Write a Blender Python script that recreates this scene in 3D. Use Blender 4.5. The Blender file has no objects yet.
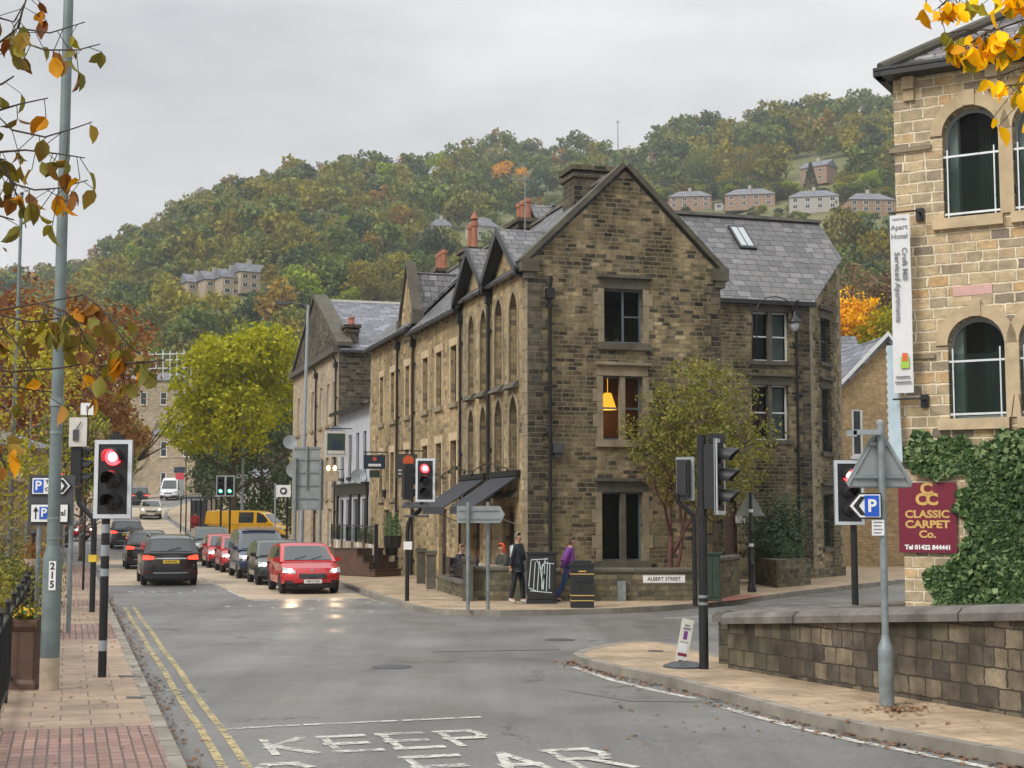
HAZE = True
import bpy, bmesh, math, random
import numpy as np
from mathutils import Vector, Matrix
from mathutils.geometry import tessellate_polygon
R = math.radians
random.seed(7); rng = np.random.default_rng(11)
S = bpy.context.scene
COL = S.collection
# ------------------------------------------------------------------ camera model
F, TH, CZ = 1450.0, math.atan(131/1450.0), 2.3
def ray(px, py):
    x = (px-512)/F; y = (384-py)/F
    return Vector((x, math.cos(TH)-y*math.sin(TH), math.sin(TH)+y*math.cos(TH)))
UA = math.atan((512-69)/1450.0)
U = Vector((-math.sin(UA), math.cos(UA), 0)); N = Vector((math.cos(UA), math.sin(UA), 0))   # along / across the street
HP = [(0,0),(68,0),(88,.45),(103,.85),(130,2.0),(172,4.2),(260,8),(400,14)]
def Ha(a):
    if a <= 0: return 0.0
    for (a0,h0),(a1,h1) in zip(HP, HP[1:]):
        if a <= a1: return h0+(h1-h0)*(a-a0)/(a1-a0)
    return HP[-1][1]
def HX(x, y): return Ha(x*U.x+y*U.y)
def AB(a, b, z=None, dz=0):
    p = U*a+N*b
    p.z = Ha(a)+dz if z is None else z
    return p
def gp(px, py, dz=0.0):                 # a pixel of the photo -> a point of the ground
    d = ray(px, py); t = 5.0; best = None
    h = dz
    for _ in range(30):
        if d.z >= -1e-5: t = 150
        else: t = (h-CZ)/d.z
        t = min(t, 400)
        h = HX(d.x*t, d.y*t)+dz
    return Vector((d.x*t, d.y*t, h))
def py_at(px, py, Y):                   # a pixel and a distance -> a point
    d = ray(px, py); t = Y/d.y
    return Vector((d.x*t, Y, CZ+d.z*t))
class Face:                             # a wall plane: origin, left-to-right direction seen from outside
    def __init__(s, p0, p1):
        s.o = Vector((p0[0], p0[1], 0)); e = Vector((p1[0]-p0[0], p1[1]-p0[1], 0))
        s.L = e.length; s.d = e.normalized(); s.n = Vector((s.d.y, -s.d.x, 0))
    def P(s, u, z, out=0.0): return s.o+s.d*u+s.n*out+Vector((0,0,z))
    def uz(s, px, py):
        r = ray(px, py); c = Vector((0,0,CZ))
        t = (s.o-c).dot(s.n)/r.dot(s.n); p = c+r*t
        return ((p-s.o).dot(s.d), p.z)
    def rect(s, x0, y0, x1, y1):
        a = s.uz(x0, y0); b = s.uz(x1, y1); c = s.uz(x0, y1); d = s.uz(x1, y0)
        return (min(a[0],c[0])+max(a[0],c[0]))/2, (b[0]+d[0])/2, (b[1]+c[1])/2, (a[1]+d[1])/2   # u0,u1,z0,z1
# ------------------------------------------------------------------ materials
MATS = {}
def NT(name):
    m = bpy.data.materials.new(name); m.use_nodes = True
    nt = m.node_tree; bs = nt.nodes['Principled BSDF']
    MATS[name] = m
    return m, nt, bs
def nd(nt, t, **k):
    n = nt.nodes.new(t)
    for a, b in k.items(): setattr(n, a, b)
    return n
def lk(nt, a, b): nt.links.new(a, b)
def math_(nt, op, a, b=None, c=None):
    n = nd(nt, 'ShaderNodeMath', operation=op)
    for i, v in enumerate((a, b, c)):
        if v is None: continue
        if isinstance(v, (int, float)): n.inputs[i].default_value = v
        else: lk(nt, v, n.inputs[i])
    return n.outputs[0]
def noise(nt, vec, scale, detail=3, rough=.55):
    n = nd(nt, 'ShaderNodeTexNoise'); n.inputs['Scale'].default_value = scale
    n.inputs['Detail'].default_value = detail; n.inputs['Roughness'].default_value = rough
    if vec is not None: lk(nt, vec, n.inputs['Vector'])
    return n
def ramp(nt, fac, stops, interp='LINEAR'):
    n = nd(nt, 'ShaderNodeValToRGB'); cr = n.color_ramp; cr.interpolation = interp
    while len(cr.elements) < len(stops): cr.elements.new(.5)
    for e, (p, c) in zip(cr.elements, stops):
        e.position = p; e.color = (c[0], c[1], c[2], 1) if not isinstance(c, (int, float)) else (c, c, c, 1)
    if fac is not None: lk(nt, fac, n.inputs[0])
    return n.outputs[0]
def mixc(nt, fac, a, b, mode='MIX'):
    n = nd(nt, 'ShaderNodeMix', data_type='RGBA', blend_type=mode)
    for i, v in ((0, fac), (6, a), (7, b)):
        if isinstance(v, (int, float)): n.inputs[i].default_value = v
        elif isinstance(v, tuple): n.inputs[i].default_value = (v[0], v[1], v[2], 1)
        else: lk(nt, v, n.inputs[i])
    return n.outputs[2]
def bump(nt, h, strength, dist, bs):
    n = nd(nt, 'ShaderNodeBump'); n.inputs['Strength'].default_value = strength; n.inputs['Distance'].default_value = dist
    lk(nt, h, n.inputs['Height']); lk(nt, n.outputs[0], bs.inputs['Normal'])
def objco(nt): return nd(nt, 'ShaderNodeTexCoord').outputs['Object']
def uvco(nt): return nd(nt, 'ShaderNodeTexCoord').outputs['UV']
def plain(name, c, rough=.5, metal=0, var=.12, scale=6, spec=.5, bumpv=0, coat=0):
    m, nt, bs = NT(name)
    v = objco(nt); n = noise(nt, v, scale, 4, .6)
    f = ramp(nt, n.outputs['Fac'], [(.3, 1-var), (.7, 1+var*.6)])
    lk(nt, mixc(nt, 1.0, (c[0], c[1], c[2]), f, 'MULTIPLY'), bs.inputs['Base Color'])
    rr = math_(nt, 'MULTIPLY_ADD', n.outputs['Fac'], .2, rough-.1)
    lk(nt, rr, bs.inputs['Roughness'])
    bs.inputs['Metallic'].default_value = metal; bs.inputs['Specular IOR Level'].default_value = spec
    if coat: bs.inputs['Coat Weight'].default_value = coat; bs.inputs['Coat Roughness'].default_value = .05
    if bumpv: bump(nt, n.outputs['Fac'], bumpv, .02, bs)
    return m
def emis(name, c, s, base=(.1,.1,.1)):
    m, nt, bs = NT(name)
    bs.inputs['Base Color'].default_value = (*base, 1)
    bs.inputs['Emission Color'].default_value = (*c, 1); bs.inputs['Emission Strength'].default_value = s
    return m
def masonry(name, cols, mortar, w=.42, h=.19, ms=.012, soot=(.5,.62), sootc=.45, bumps=.7, wob=.06, tint=None, moss=None):
    """coursed stone: rows of uneven height, stones of several colours, rock faces, dark weathering"""
    m, nt, bs = NT(name)
    uv = uvco(nt); sx = nd(nt, 'ShaderNodeSeparateXYZ'); lk(nt, uv, sx.inputs[0])
    cv = nd(nt, 'ShaderNodeCombineXYZ'); lk(nt, sx.outputs[1], cv.inputs[1])
    nr = noise(nt, cv.outputs[0], 1.7/h*.19, 1, .5)
    v2 = math_(nt, 'ADD', sx.outputs[1], math_(nt, 'MULTIPLY', nr.outputs['Fac'], wob*6*h))
    # stones of one course differ in length
    rowid = math_(nt, 'FLOOR', math_(nt, 'DIVIDE', v2, h))
    cu = nd(nt, 'ShaderNodeCombineXYZ'); lk(nt, sx.outputs[0], cu.inputs[0]); lk(nt, math_(nt, 'MULTIPLY', rowid, 7.31), cu.inputs[1])
    nu = noise(nt, cu.outputs[0], 1.3, 1, .5)
    u2 = math_(nt, 'ADD', sx.outputs[0], math_(nt, 'MULTIPLY', nu.outputs['Fac'], w*1.3))
    cc = nd(nt, 'ShaderNodeCombineXYZ'); lk(nt, u2, cc.inputs[0]); lk(nt, v2, cc.inputs[1])
    wn = noise(nt, uv, 9, 3, .6)
    wv = nd(nt, 'ShaderNodeVectorMath', operation='MULTIPLY_ADD')
    lk(nt, wn.outputs['Color'], wv.inputs[0]); wv.inputs[1].default_value = (.05, .045, 0); lk(nt, cc.outputs[0], wv.inputs[2])
    br = nd(nt, 'ShaderNodeTexBrick'); lk(nt, wv.outputs[0], br.inputs['Vector'])
    br.inputs['Color1'].default_value = (0,0,0,1); br.inputs['Color2'].default_value = (1,1,1,1); br.inputs['Mortar'].default_value = (.5,.5,.5,1)
    br.inputs['Scale'].default_value = 1; br.inputs['Brick Width'].default_value = w; br.inputs['Row Height'].default_value = h
    br.inputs['Mortar Size'].default_value = ms; br.inputs['Mortar Smooth'].default_value = .35; br.inputs['Bias'].default_value = 0
    br.offset = .43; br.squash = .75; br.squash_frequency = 3
    n = len(cols)
    col = ramp(nt, br.outputs['Color'], [((i+.5)/n, c) for i, c in enumerate(cols)])
    big = noise(nt, uv, .45, 4, .6); mid = noise(nt, uv, 5, 5, .65); fine = noise(nt, uv, 38, 4, .7)
    col = mixc(nt, 1.0, col, ramp(nt, mid.outputs['Fac'], [(.3, .68), (.7, 1.22)]), 'MULTIPLY')
    col = mixc(nt, 1.0, col, ramp(nt, fine.outputs['Fac'], [(.3, .82), (.7, 1.12)]), 'MULTIPLY')
    if soot:
        sf = ramp(nt, big.outputs['Fac'], [(soot[0]-.08, 1.0), (soot[1], sootc)])
        sm = nd(nt, 'ShaderNodeMapping'); lk(nt, uv, sm.inputs[0]); sm.inputs['Scale'].default_value = (1.6, .22, 1)
        st = noise(nt, sm.outputs[0], 1.1, 4, .6)
        col = mixc(nt, 1.0, col, sf, 'MULTIPLY')
        col = mixc(nt, 1.0, col, ramp(nt, st.outputs['Fac'], [(.43, 1.0), (.62, min(1, sootc*1.35))]), 'MULTIPLY')
    if moss:
        mo = noise(nt, uv, .8, 4, .6)
        col = mixc(nt, ramp(nt, mo.outputs['Fac'], [(.48, 0.0), (.66, .45)]), col, moss)
    mc = mixc(nt, 1.0, mortar, ramp(nt, mid.outputs['Fac'], [(.3, .75), (.7, 1.15)]), 'MULTIPLY')
    col = mixc(nt, br.outputs['Fac'], col, mc)
    lk(nt, col, bs.inputs['Base Color']); bs.inputs['Roughness'].default_value = .92; bs.inputs['Specular IOR Level'].default_value = .25
    hh = math_(nt, 'ADD', math_(nt, 'MULTIPLY', br.outputs['Fac'], -1.0), math_(nt, 'ADD', math_(nt, 'MULTIPLY', mid.outputs['Fac'], .9), math_(nt, 'MULTIPLY', br.outputs['Color'], .35)))
    bump(nt, hh, bumps, .035, bs)
    return m
def slates(name, c, w=.42, h=.3, var=.35, lich=.25):
    m, nt, bs = NT(name)
    uv = uvco(nt)
    wn = noise(nt, uv, 14, 2, .6)
    wv = nd(nt, 'ShaderNodeVectorMath', operation='MULTIPLY_ADD')
    lk(nt, wn.outputs['Color'], wv.inputs[0]); wv.inputs[1].default_value = (.03, .018, 0); lk(nt, uv, wv.inputs[2])
    br = nd(nt, 'ShaderNodeTexBrick'); lk(nt, wv.outputs[0], br.inputs['Vector'])
    br.inputs['Color1'].default_value = (0,0,0,1); br.inputs['Color2'].default_value = (1,1,1,1); br.inputs['Mortar'].default_value = (.5,.5,.5,1)
    br.inputs['Scale'].default_value = 1; br.inputs['Brick Width'].default_value = w; br.inputs['Row Height'].default_value = h
    br.inputs['Mortar Size'].default_value = .013; br.inputs['Mortar Smooth'].default_value = .1
    br.squash = .8; br.squash_frequency = 4
    col = ramp(nt, br.outputs['Color'], [(.1, tuple(x*(1-var) for x in c)), (.5, c), (.8, (c[0]*1.25, c[1]*1.15, c[2]*1.15)), (.97, tuple(min(1,x*(1+var*1.7)) for x in c))])
    nn = noise(nt, uv, 3, 5, .65)
    col = mixc(nt, 1.0, col, ramp(nt, nn.outputs['Fac'], [(.3, .75), (.7, 1.15)]), 'MULTIPLY')
    col = mixc(nt, ramp(nt, noise(nt, uv, 1.3, 5, .7).outputs['Fac'], [(.55, 0.0), (.75, lich)]), col, (.16,.17,.09))
    col = mixc(nt, br.outputs['Fac'], col, (.02,.02,.022))
    lk(nt, col, bs.inputs['Base Color']); bs.inputs['Roughness'].default_value = .55; bs.inputs['Specular IOR Level'].default_value = .45
    # each slate laps the one below: height falls towards the top of a course
    sx = nd(nt, 'ShaderNodeSeparateXYZ'); lk(nt, wv.outputs[0], sx.inputs[0])
    fr = math_(nt, 'FRACT', math_(nt, 'DIVIDE', sx.outputs[1], h))
    hh = math_(nt, 'ADD', math_(nt, 'MULTIPLY', fr, -.8), math_(nt, 'MULTIPLY', br.outputs['Color'], .5))
    hh = math_(nt, 'SUBTRACT', hh, math_(nt, 'MULTIPLY', br.outputs['Fac'], .6))
    bump(nt, hh, .8, .025, bs)
    return m
def foliage(name, c1, c2, c3, trans=.25, scale=1.2):
    m, nt, bs = NT(name)
    geo = nd(nt, 'ShaderNodeNewGeometry'); oi = nd(nt, 'ShaderNodeObjectInfo')
    v = objco(nt)
    n1 = noise(nt, v, scale*.35, 3, .6)
    f = math_(nt, 'ADD', math_(nt, 'MULTIPLY', geo.outputs['Random Per Island'], .5), math_(nt, 'MULTIPLY', n1.outputs['Fac'], .55))
    n2 = noise(nt, geo.outputs['Position'], .07, 2, .5); f = math_(nt, 'ADD', f, math_(nt, 'MULTIPLY_ADD', n2.outputs['Fac'], .7, -.32))
    col = ramp(nt, f, [(.22, c1), (.55, c2), (.9, c3)])
    hs = nd(nt, 'ShaderNodeHueSaturation'); lk(nt, col, hs.inputs['Color'])
    lk(nt, math_(nt, 'MULTIPLY_ADD', oi.outputs['Random'], .024, .488), hs.inputs['Hue'])
    lk(nt, math_(nt, 'MULTIPLY_ADD', oi.outputs['Random'], .75, 1.3), hs.inputs['Value'])
    hs.inputs['Saturation'].default_value = 1.1; lk(nt, hs.outputs[0], bs.inputs['Base Color']); bs.inputs['Roughness'].default_value = .6; bs.inputs['Specular IOR Level'].default_value = .3
    tr = nd(nt, 'ShaderNodeBsdfTranslucent'); lk(nt, hs.outputs[0], tr.inputs[0])
    mx = nd(nt, 'ShaderNodeMixShader'); mx.inputs[0].default_value = trans
    lk(nt, bs.outputs[0], mx.inputs[1]); lk(nt, tr.outputs[0], mx.inputs[2])
    lk(nt, mx.outputs[0], nt.nodes['Material Output'].inputs[0])
    return m
# ------------------------------------------------------------------ mesh builder
class MB:
    def __init__(s): s.v = []; s.f = []; s.mi = []; s.cur = 0
    def add(s, vs, fs, mi=None):
        o = len(s.v); s.v += [tuple(p) for p in vs]
        for f in fs: s.f.append([i+o for i in f]); s.mi.append(s.cur if mi is None else mi)
        return s
    def poly(s, pts): return s.add(pts, [list(range(len(pts)))])
    def obox(s, o, ex, ey, ez):           # corner + three edge vectors
        o, ex, ey, ez = Vector(o), Vector(ex), Vector(ey), Vector(ez)
        v = [o, o+ex, o+ex+ey, o+ey, o+ez, o+ex+ez, o+ex+ey+ez, o+ey+ez]
        fs = [[0,3,2,1],[4,5,6,7],[0,1,5,4],[1,2,6,5],[2,3,7,6],[3,0,4,7]]
        if ex.cross(ey).dot(ez) < 0: fs = [f[::-1] for f in fs]
        return s.add(v, fs)
    def box(s, x0, y0, z0, x1, y1, z1): return s.obox((x0,y0,z0), (x1-x0,0,0), (0,y1-y0,0), (0,0,z1-z0))
    def cbox(s, c, sx, sy, sz): return s.box(c[0]-sx/2, c[1]-sy/2, c[2]-sz/2, c[0]+sx/2, c[1]+sy/2, c[2]+sz/2)
    def fbox(s, f, u0, u1, z0, z1, o0, o1):   # box on a wall plane, from o0 to o1 outwards
        return s.obox(f.P(u0, z0, o0), f.d*(u1-u0), f.n*(o1-o0), Vector((0,0,z1-z0)))
    def tube(s, pts, r, seg=8, cap=True):
        pts = [Vector(p) for p in pts]; n = len(pts)
        rs = r if isinstance(r, (list, tuple)) else [r]*n
        vs = []; fs = []; prev = None
        for i, p in enumerate(pts):
            t = (pts[min(i+1, n-1)]-pts[max(i-1, 0)])
            if t.length < 1e-9: t = Vector((0,0,1))
            t.normalize()
            if prev is None:
                a = Vector((1,0,0)) if abs(t.x) < .9 else Vector((0,1,0))
                a = (a-t*a.dot(t)).normalized()
            else:
                a = prev-t*prev.dot(t)
                a = a.normalized() if a.length > 1e-6 else Vector((1,0,0))
            prev = a; b = t.cross(a)
            for k in range(seg):
                w = 2*math.pi*k/seg; vs.append(p+(a*math.cos(w)+b*math.sin(w))*rs[i])
        for i in range(n-1):
            for k in range(seg):
                k2 = (k+1) % seg; fs.append([i*seg+k, i*seg+k2, (i+1)*seg+k2, (i+1)*seg+k])
        if cap: fs.append(list(range(seg))[::-1]); fs.append([(n-1)*seg+k for k in range(seg)])
        return s.add(vs, fs)
    def lathe(s, prof, c=(0,0,0), seg=16, axis=None):   # (r, z) pairs about +z at c
        vs = []; fs = []; m = len(prof)
        for r, z in prof:
            for k in range(seg):
                w = 2*math.pi*k/seg; vs.append(Vector((r*math.cos(w), r*math.sin(w), z)))
        for i in range(m-1):
            for k in range(seg):
                k2 = (k+1) % seg; fs.append([i*seg+k, i*seg+k2, (i+1)*seg+k2, (i+1)*seg+k])
        fs.append(list(range(seg))[::-1]); fs.append([(m-1)*seg+k for k in range(seg)])
        if axis is not None:
            q = Vector((0,0,1)).rotation_difference(Vector(axis)); vs = [q @ v for v in vs]
        c = Vector(c); return s.add([v+c for v in vs], fs)
    def prism(s, loop, ext):               # planar loop extruded by ext
        loop = [Vector(p) for p in loop]; e = Vector(ext); n = len(loop)
        vs = loop+[p+e for p in loop]; tri = tessellate_polygon([loop])
        nrm = Vector((0,0,0))
        for i in range(n): nrm += loop[i].cross(loop[(i+1) % n])
        flip = nrm.dot(e) > 0
        def okt(t):
            nn = (loop[t[1]]-loop[t[0]]).cross(loop[t[2]]-loop[t[0]])
            return t if nn.dot(nrm) > 0 else (t[0], t[2], t[1])
        tri = [okt(t) for t in tri]; fs = []
        for t in tri:
            t = list(t)
            fs.append(t[::-1] if flip else t); u = [i+n for i in t]; fs.append(u if flip else u[::-1])
        for i in range(n):
            j = (i+1) % n
            q = [i, j, j+n, i+n]; fs.append(q if flip else q[::-1])
        return s.add(vs, fs)
    def wall(s, f, outline, holes=(), reveal=.2, out=0.0, thick=0):   # a wall with real openings and reveals
        loops = [[Vector((u, z, 0)) for u, z in outline]]+[[Vector((u, z, 0)) for u, z in h] for h in holes]
        tri = tessellate_polygon(loops); flat = [p for l in loops for p in l]
        vs = [f.P(p.x, p.y, out) for p in flat]; fs = []
        for t in tri:
            a, b, c = (flat[i] for i in t)
            ar = (b.x-a.x)*(c.y-a.y)-(b.y-a.y)*(c.x-a.x)
            if abs(ar) < 1e-9: continue
            fs.append(list(t) if ar > 0 else [t[0], t[2], t[1]])
        s.add(vs, fs)
        for h in holes:
            n = len(h)
            for i in range(n):
                a, b = h[i], h[(i+1) % n]
                s.poly([f.P(a[0], a[1], out), f.P(b[0], b[1], out), f.P(b[0], b[1], out-reveal), f.P(a[0], a[1], out-reveal)])
        return s
    def roofslab(s, quad, t=.07):          # a sloping slab with thickness, top face as given
        q = [Vector(p) for p in quad]
        n = (q[1]-q[0]).cross(q[2]-q[0]).normalized()
        if n.z < 0: q = q[::-1]; n = -n
        return s.prism(q, -n*t)
    def build(s, name, mats, parent=None, smooth=False, world=True, kind=None):
        me = bpy.data.meshes.new(name)
        off = Vector(WL.get(parent.name, (0,0,0))) if (parent and world) else Vector((0,0,0))
        V = np.array(s.v, dtype=np.float64).reshape(-1, 3)-np.array(off)
        me.from_pydata(V.tolist(), [], s.f)
        if not isinstance(mats, (list, tuple)): mats = [mats]
        for m in mats: me.materials.append(MATS[m])
        if len(mats) > 1: me.polygons.foreach_set('material_index', s.mi)
        me.update(); autouv(me, np.array(off))
        if smooth:
            me.polygons.foreach_set('use_smooth', [True]*len(me.polygons))
            if smooth is not True: me.set_sharp_from_angle(angle=R(smooth))
        o = bpy.data.objects.new(name, me); COL.objects.link(o)
        if parent: o.parent = parent
        WL[o.name] = tuple(off)
        if kind: o['kind'] = kind
        return o
WL = {}
def autouv(me, off):
    nl = len(me.loops)
    if nl == 0: return
    co = np.empty(len(me.vertices)*3); me.vertices.foreach_get('co', co); co = co.reshape(-1, 3)+off
    li = np.empty(nl, dtype=np.int32); me.loops.foreach_get('vertex_index', li)
    pn = np.empty(len(me.polygons)*3); me.polygons.foreach_get('normal', pn); pn = pn.reshape(-1, 3)
    lt = np.empty(len(me.polygons), dtype=np.int32); me.polygons.foreach_get('loop_total', lt)
    n = np.repeat(pn, lt, axis=0); p = co[li]
    t = np.stack([-n[:,1], n[:,0], np.zeros(len(n))], 1); ln = np.linalg.norm(t, axis=1)
    flat = ln < .15
    t[flat] = (N.x, N.y, 0); ln[flat] = 1
    t /= ln[:, None]; b = np.cross(n, t)
    uv = np.stack([(p*t).sum(1), (p*b).sum(1)], 1)
    l = me.uv_layers.new(name='UVMap'); l.data.foreach_set('uv', uv.ravel())
def tag(o, label, cat, group=None, kind=None):
    o['label'] = label; o['category'] = cat
    if group: o['group'] = group
    if kind: o['kind'] = kind
    return o
def thing(name, label, cat, loc=(0,0,0), rz=0, group=None):
    o = bpy.data.objects.new(name, None); COL.objects.link(o); o.empty_display_size = .2
    o.location = loc; o.rotation_euler = (0,0,rz); WL[o.name] = tuple(loc)
    return tag(o, label, cat, group)
def struct(o): o['kind'] = 'structure'; return o
def copy_tree(o, parent=None):
    c = o.copy(); COL.objects.link(c)
    if parent: c.parent = parent
    for ch in list(o.children): copy_tree(ch, c)
    return c
def textmesh(txt, size, spacing=1.0, bold=0.0, extrude=0.002, align='CENTER', shear=0):
    cu = bpy.data.curves.new('lettering', 'FONT'); cu.body = txt; cu.size = size; cu.align_x = align; cu.align_y = 'CENTER'
    cu.space_character = spacing; cu.offset = bold; cu.extrude = extrude; cu.resolution_u = 3; cu.shear = shear
    o = bpy.data.objects.new('lettering', cu); COL.objects.link(o)
    dg = bpy.context.evaluated_depsgraph_get(); me = bpy.data.meshes.new_from_object(o.evaluated_get(dg))
    bpy.data.objects.remove(o); bpy.data.curves.remove(cu)
    return me
def lettering(parent, txt, size, mat, right, up, at, name='lettering', spacing=1.0, bold=0.0, sx=1.0, **k):
    """writing laid on a surface: right/up unit vectors, at = world (or local) centre"""
    me = textmesh(txt, size, spacing, bold, **k); me.name = name
    r, u = Vector(right), Vector(up); n = r.cross(u)
    M = Matrix((( r.x, u.x, n.x), (r.y, u.y, n.y), (r.z, u.z, n.z))).to_4x4()
    off = Vector(WL.get(parent.name, (0,0,0)))
    me.transform(Matrix.Translation(Vector(at)-off) @ M @ Matrix.Diagonal((sx,1,1,1)))
    me.materials.clear(); me.materials.append(MATS[mat])
    o = bpy.data.objects.new(name, me); COL.objects.link(o); o.parent = parent; WL[o.name] = tuple(off)
    return o
def arch(u0, u1, z0, zs, n=10, kind='round'):   # opening loop: jambs up to zs, then a round or pointed head
    r = (u1-u0)/2; c = (u0+u1)/2; L = [(u0, z0), (u1, z0)]
    if kind == 'round':
        for i in range(n+1):
            w = math.pi*i/n; L.append((c+r*math.cos(w), zs+r*math.sin(w)))
    else:
        Rr = 2*r*.95; cx = u1-Rr; a1 = math.acos((c-cx)/Rr)
        for i in range(n//2+1):
            w = a1*i/(n//2); L.append((cx+Rr*math.cos(w), zs+Rr*math.sin(w)))
        cx = u0+Rr
        for i in range(n//2-1, -1, -1):
            w = math.pi-a1*i/(n//2); L.append((cx+Rr*math.cos(w), zs+Rr*math.sin(w)))
    return L
def rectl(u0, u1, z0, z1): return [(u0,z0),(u1,z0),(u1,z1),(u0,z1)]
# ------------------------------------------------------------------ material list
masonry('stone_gable', [(.38,.285,.16),(.15,.125,.08),(.48,.37,.215),(.055,.05,.04),(.54,.43,.265),(.26,.205,.12),(.42,.32,.18),(.10,.085,.06)], (.25,.215,.145), w=.30, h=.125, ms=.011, soot=(.48,.60), sootc=.34, moss=(.19,.17,.075), wob=.09)
masonry('stone_street', [(.50,.37,.20),(.39,.285,.155),(.56,.43,.245),(.21,.165,.105),(.52,.39,.22),(.42,.315,.17)], (.38,.295,.18), w=.36, h=.16, soot=(.54,.7), sootc=.5)
masonry('stone_dark', [(.12,.105,.08),(.06,.055,.045),(.22,.18,.12),(.04,.036,.032),(.17,.145,.095)], (.17,.145,.105), w=.36, h=.16, soot=(.5,.65), sootc=.5)
masonry('stone_pale', [(.50,.40,.28),(.40,.32,.23),(.56,.46,.33),(.46,.37,.26)], (.42,.35,.25), w=.5, h=.22, soot=(.55,.72), sootc=.7, bumps=.4)
masonry('stone_mill', [(.54,.42,.25),(.44,.355,.24),(.60,.46,.27),(.36,.29,.20),(.64,.49,.30),(.58,.38,.19),(.50,.39,.26),(.24,.20,.155),(.62,.48,.30)], (.76,.65,.47), w=.36, h=.185, ms=.02, soot=(.62,.85), sootc=.7, wob=.12, bumps=1.0)
masonry('stone_cottage', [(.50,.34,.17),(.42,.29,.15),(.56,.40,.22),(.46,.32,.17)], (.36,.28,.18), w=.35, h=.12, soot=(.6,.8), sootc=.7)
masonry('stone_bridge', [(.19,.155,.11),(.12,.10,.078),(.28,.225,.155),(.15,.125,.092),(.34,.275,.19),(.22,.18,.13),(.10,.085,.07)], (.06,.052,.04), w=.29, h=.225, ms=.012, soot=(.5,.62), sootc=.42, wob=.05, moss=(.15,.15,.085))
masonry('stone_garden', [(.21,.18,.115),(.14,.125,.085),(.30,.25,.16),(.24,.20,.125),(.10,.09,.07)], (.11,.10,.07), w=.34, h=.14, soot=(.5,.66), sootc=.55, moss=(.12,.13,.06))
masonry('brick_house', [(.36,.23,.16),(.33,.21,.15),(.41,.27,.19)], (.36,.28,.22), w=.6, h=.25, soot=None, bumps=.2)
slates('slate', (.125,.125,.13), w=.34, h=.27, lich=.3)
slates('slate_big', (.135,.134,.138), w=.5, h=.33, var=.24, lich=.45)
slates('slate_far', (.165,.175,.20), w=.6, h=.35, var=.3, lich=.15)
slates('slate_mill', (.17,.16,.16), w=.36, h=.21, var=.45, lich=.35)
plain('dressed', (.27,.22,.145), .85, var=.35, scale=2.2, bumpv=.25)
plain('dressed_dark', (.10,.09,.068), .88, var=.4, scale=2.5, bumpv=.3)
plain('dressed_pale', (.52,.40,.25), .82, var=.22, scale=3, bumpv=.2)
plain('coping', (.16,.145,.13), .85, var=.5, scale=2.2, bumpv=.5)
plain('kerb', (.25,.225,.185), .85, var=.4, scale=1.7, bumpv=.3)
plain('concrete', (.36,.35,.33), .85, var=.2, scale=3)
plain('black_paint', (.014,.014,.016), .38, var=.3, scale=8)
plain('gutter_black', (.015,.015,.017), .45, var=.3)
plain('grey_paint', (.30,.33,.35), .5, var=.12, scale=4)
plain('dark_grey', (.06,.063,.068), .5)
plain('galv', (.25,.29,.30), .42, metal=.35, var=.3, scale=5)
plain('pole_green', (.17,.215,.215), .45, metal=.2, var=.25, scale=3)
plain('sign_back', (.30,.33,.33), .45, metal=.25, var=.18, scale=3)
plain('white_paint', (.78,.78,.76), .5, var=.06)
plain('offwhite', (.62,.60,.55), .6, var=.15)
plain('border_white', (.62,.66,.70), .35, var=.1)
plain('frame_blue', (.10,.13,.15), .5)
plain('frame_white', (.72,.73,.72), .45, var=.06)
plain('wood_brown', (.11,.06,.038), .6, var=.3, scale=4)
plain('wood_dark', (.05,.033,.026), .6, var=.3, scale=4)
plain('wood_pale', (.42,.34,.25), .7, var=.25, scale=5)
plain('awning', (.035,.037,.045), .8, var=.25, scale=3)
plain('awning_pole', (.2,.2,.2), .5)
plain('pot_clay', (.33,.13,.075), .75, var=.25, scale=4)
plain('pot_cream', (.5,.42,.3), .75, var=.2)
plain('bark', (.075,.055,.04), .9, var=.4, scale=6, bumpv=.6)
plain('bark_red', (.12,.05,.04), .85, var=.4, scale=6, bumpv=.4)
plain('bark_grey', (.17,.16,.145), .9, var=.4, scale=6, bumpv=.5)
plain('lead', (.30,.31,.33), .5, var=.2)
plain('navy', (.022,.035,.065), .5)
plain('maroon', (.17,.008,.03), .42, var=.08)
plain('gold', (.62,.40,.12), .45, var=.1)
plain('blue_sign', (.012,.10,.55), .4, var=.05)
plain('sign_white', (.8,.8,.8), .4, var=.04)
plain('yellow_ref', (.75,.5,.05), .4)
plain('plate_white', (.75,.75,.75), .35, var=.03)
plain('plate_yellow', (.8,.55,.05), .35, var=.03)
plain('orange', (.65,.12,.03), .6)
plain('pink_red', (.6,.05,.09), .5)
plain('tyre', (.012,.012,.013), .75)
plain('rim', (.42,.43,.45), .3, metal=.8)
plain('rim_dark', (.10,.10,.11), .35, metal=.7)
plain('plastic_black', (.018,.018,.02), .5)
plain('chrome', (.6,.6,.62), .2, metal=.9)
plain('skin', (.42,.24,.165), .55, var=.1)
plain('hair_grey', (.17,.15,.13), .8, var=.4, scale=60)
plain('hair_brown', (.06,.03,.02), .8, var=.4, scale=60)
plain('hair_orange', (.75,.09,.015), .7, var=.3, scale=60)
plain('hair_dark', (.02,.016,.014), .8, var=.4, scale=60)
plain('cloth_navy', (.025,.03,.045), .8)
plain('cloth_white', (.6,.62,.65), .8)
plain('cloth_black', (.012,.013,.016), .8)
plain('cloth_purple', (.16,.035,.24), .75)
plain('cloth_jeans', (.03,.065,.17), .85)
plain('cloth_green', (.06,.065,.05), .85)
plain('cloth_red', (.42,.03,.035), .8)
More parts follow.
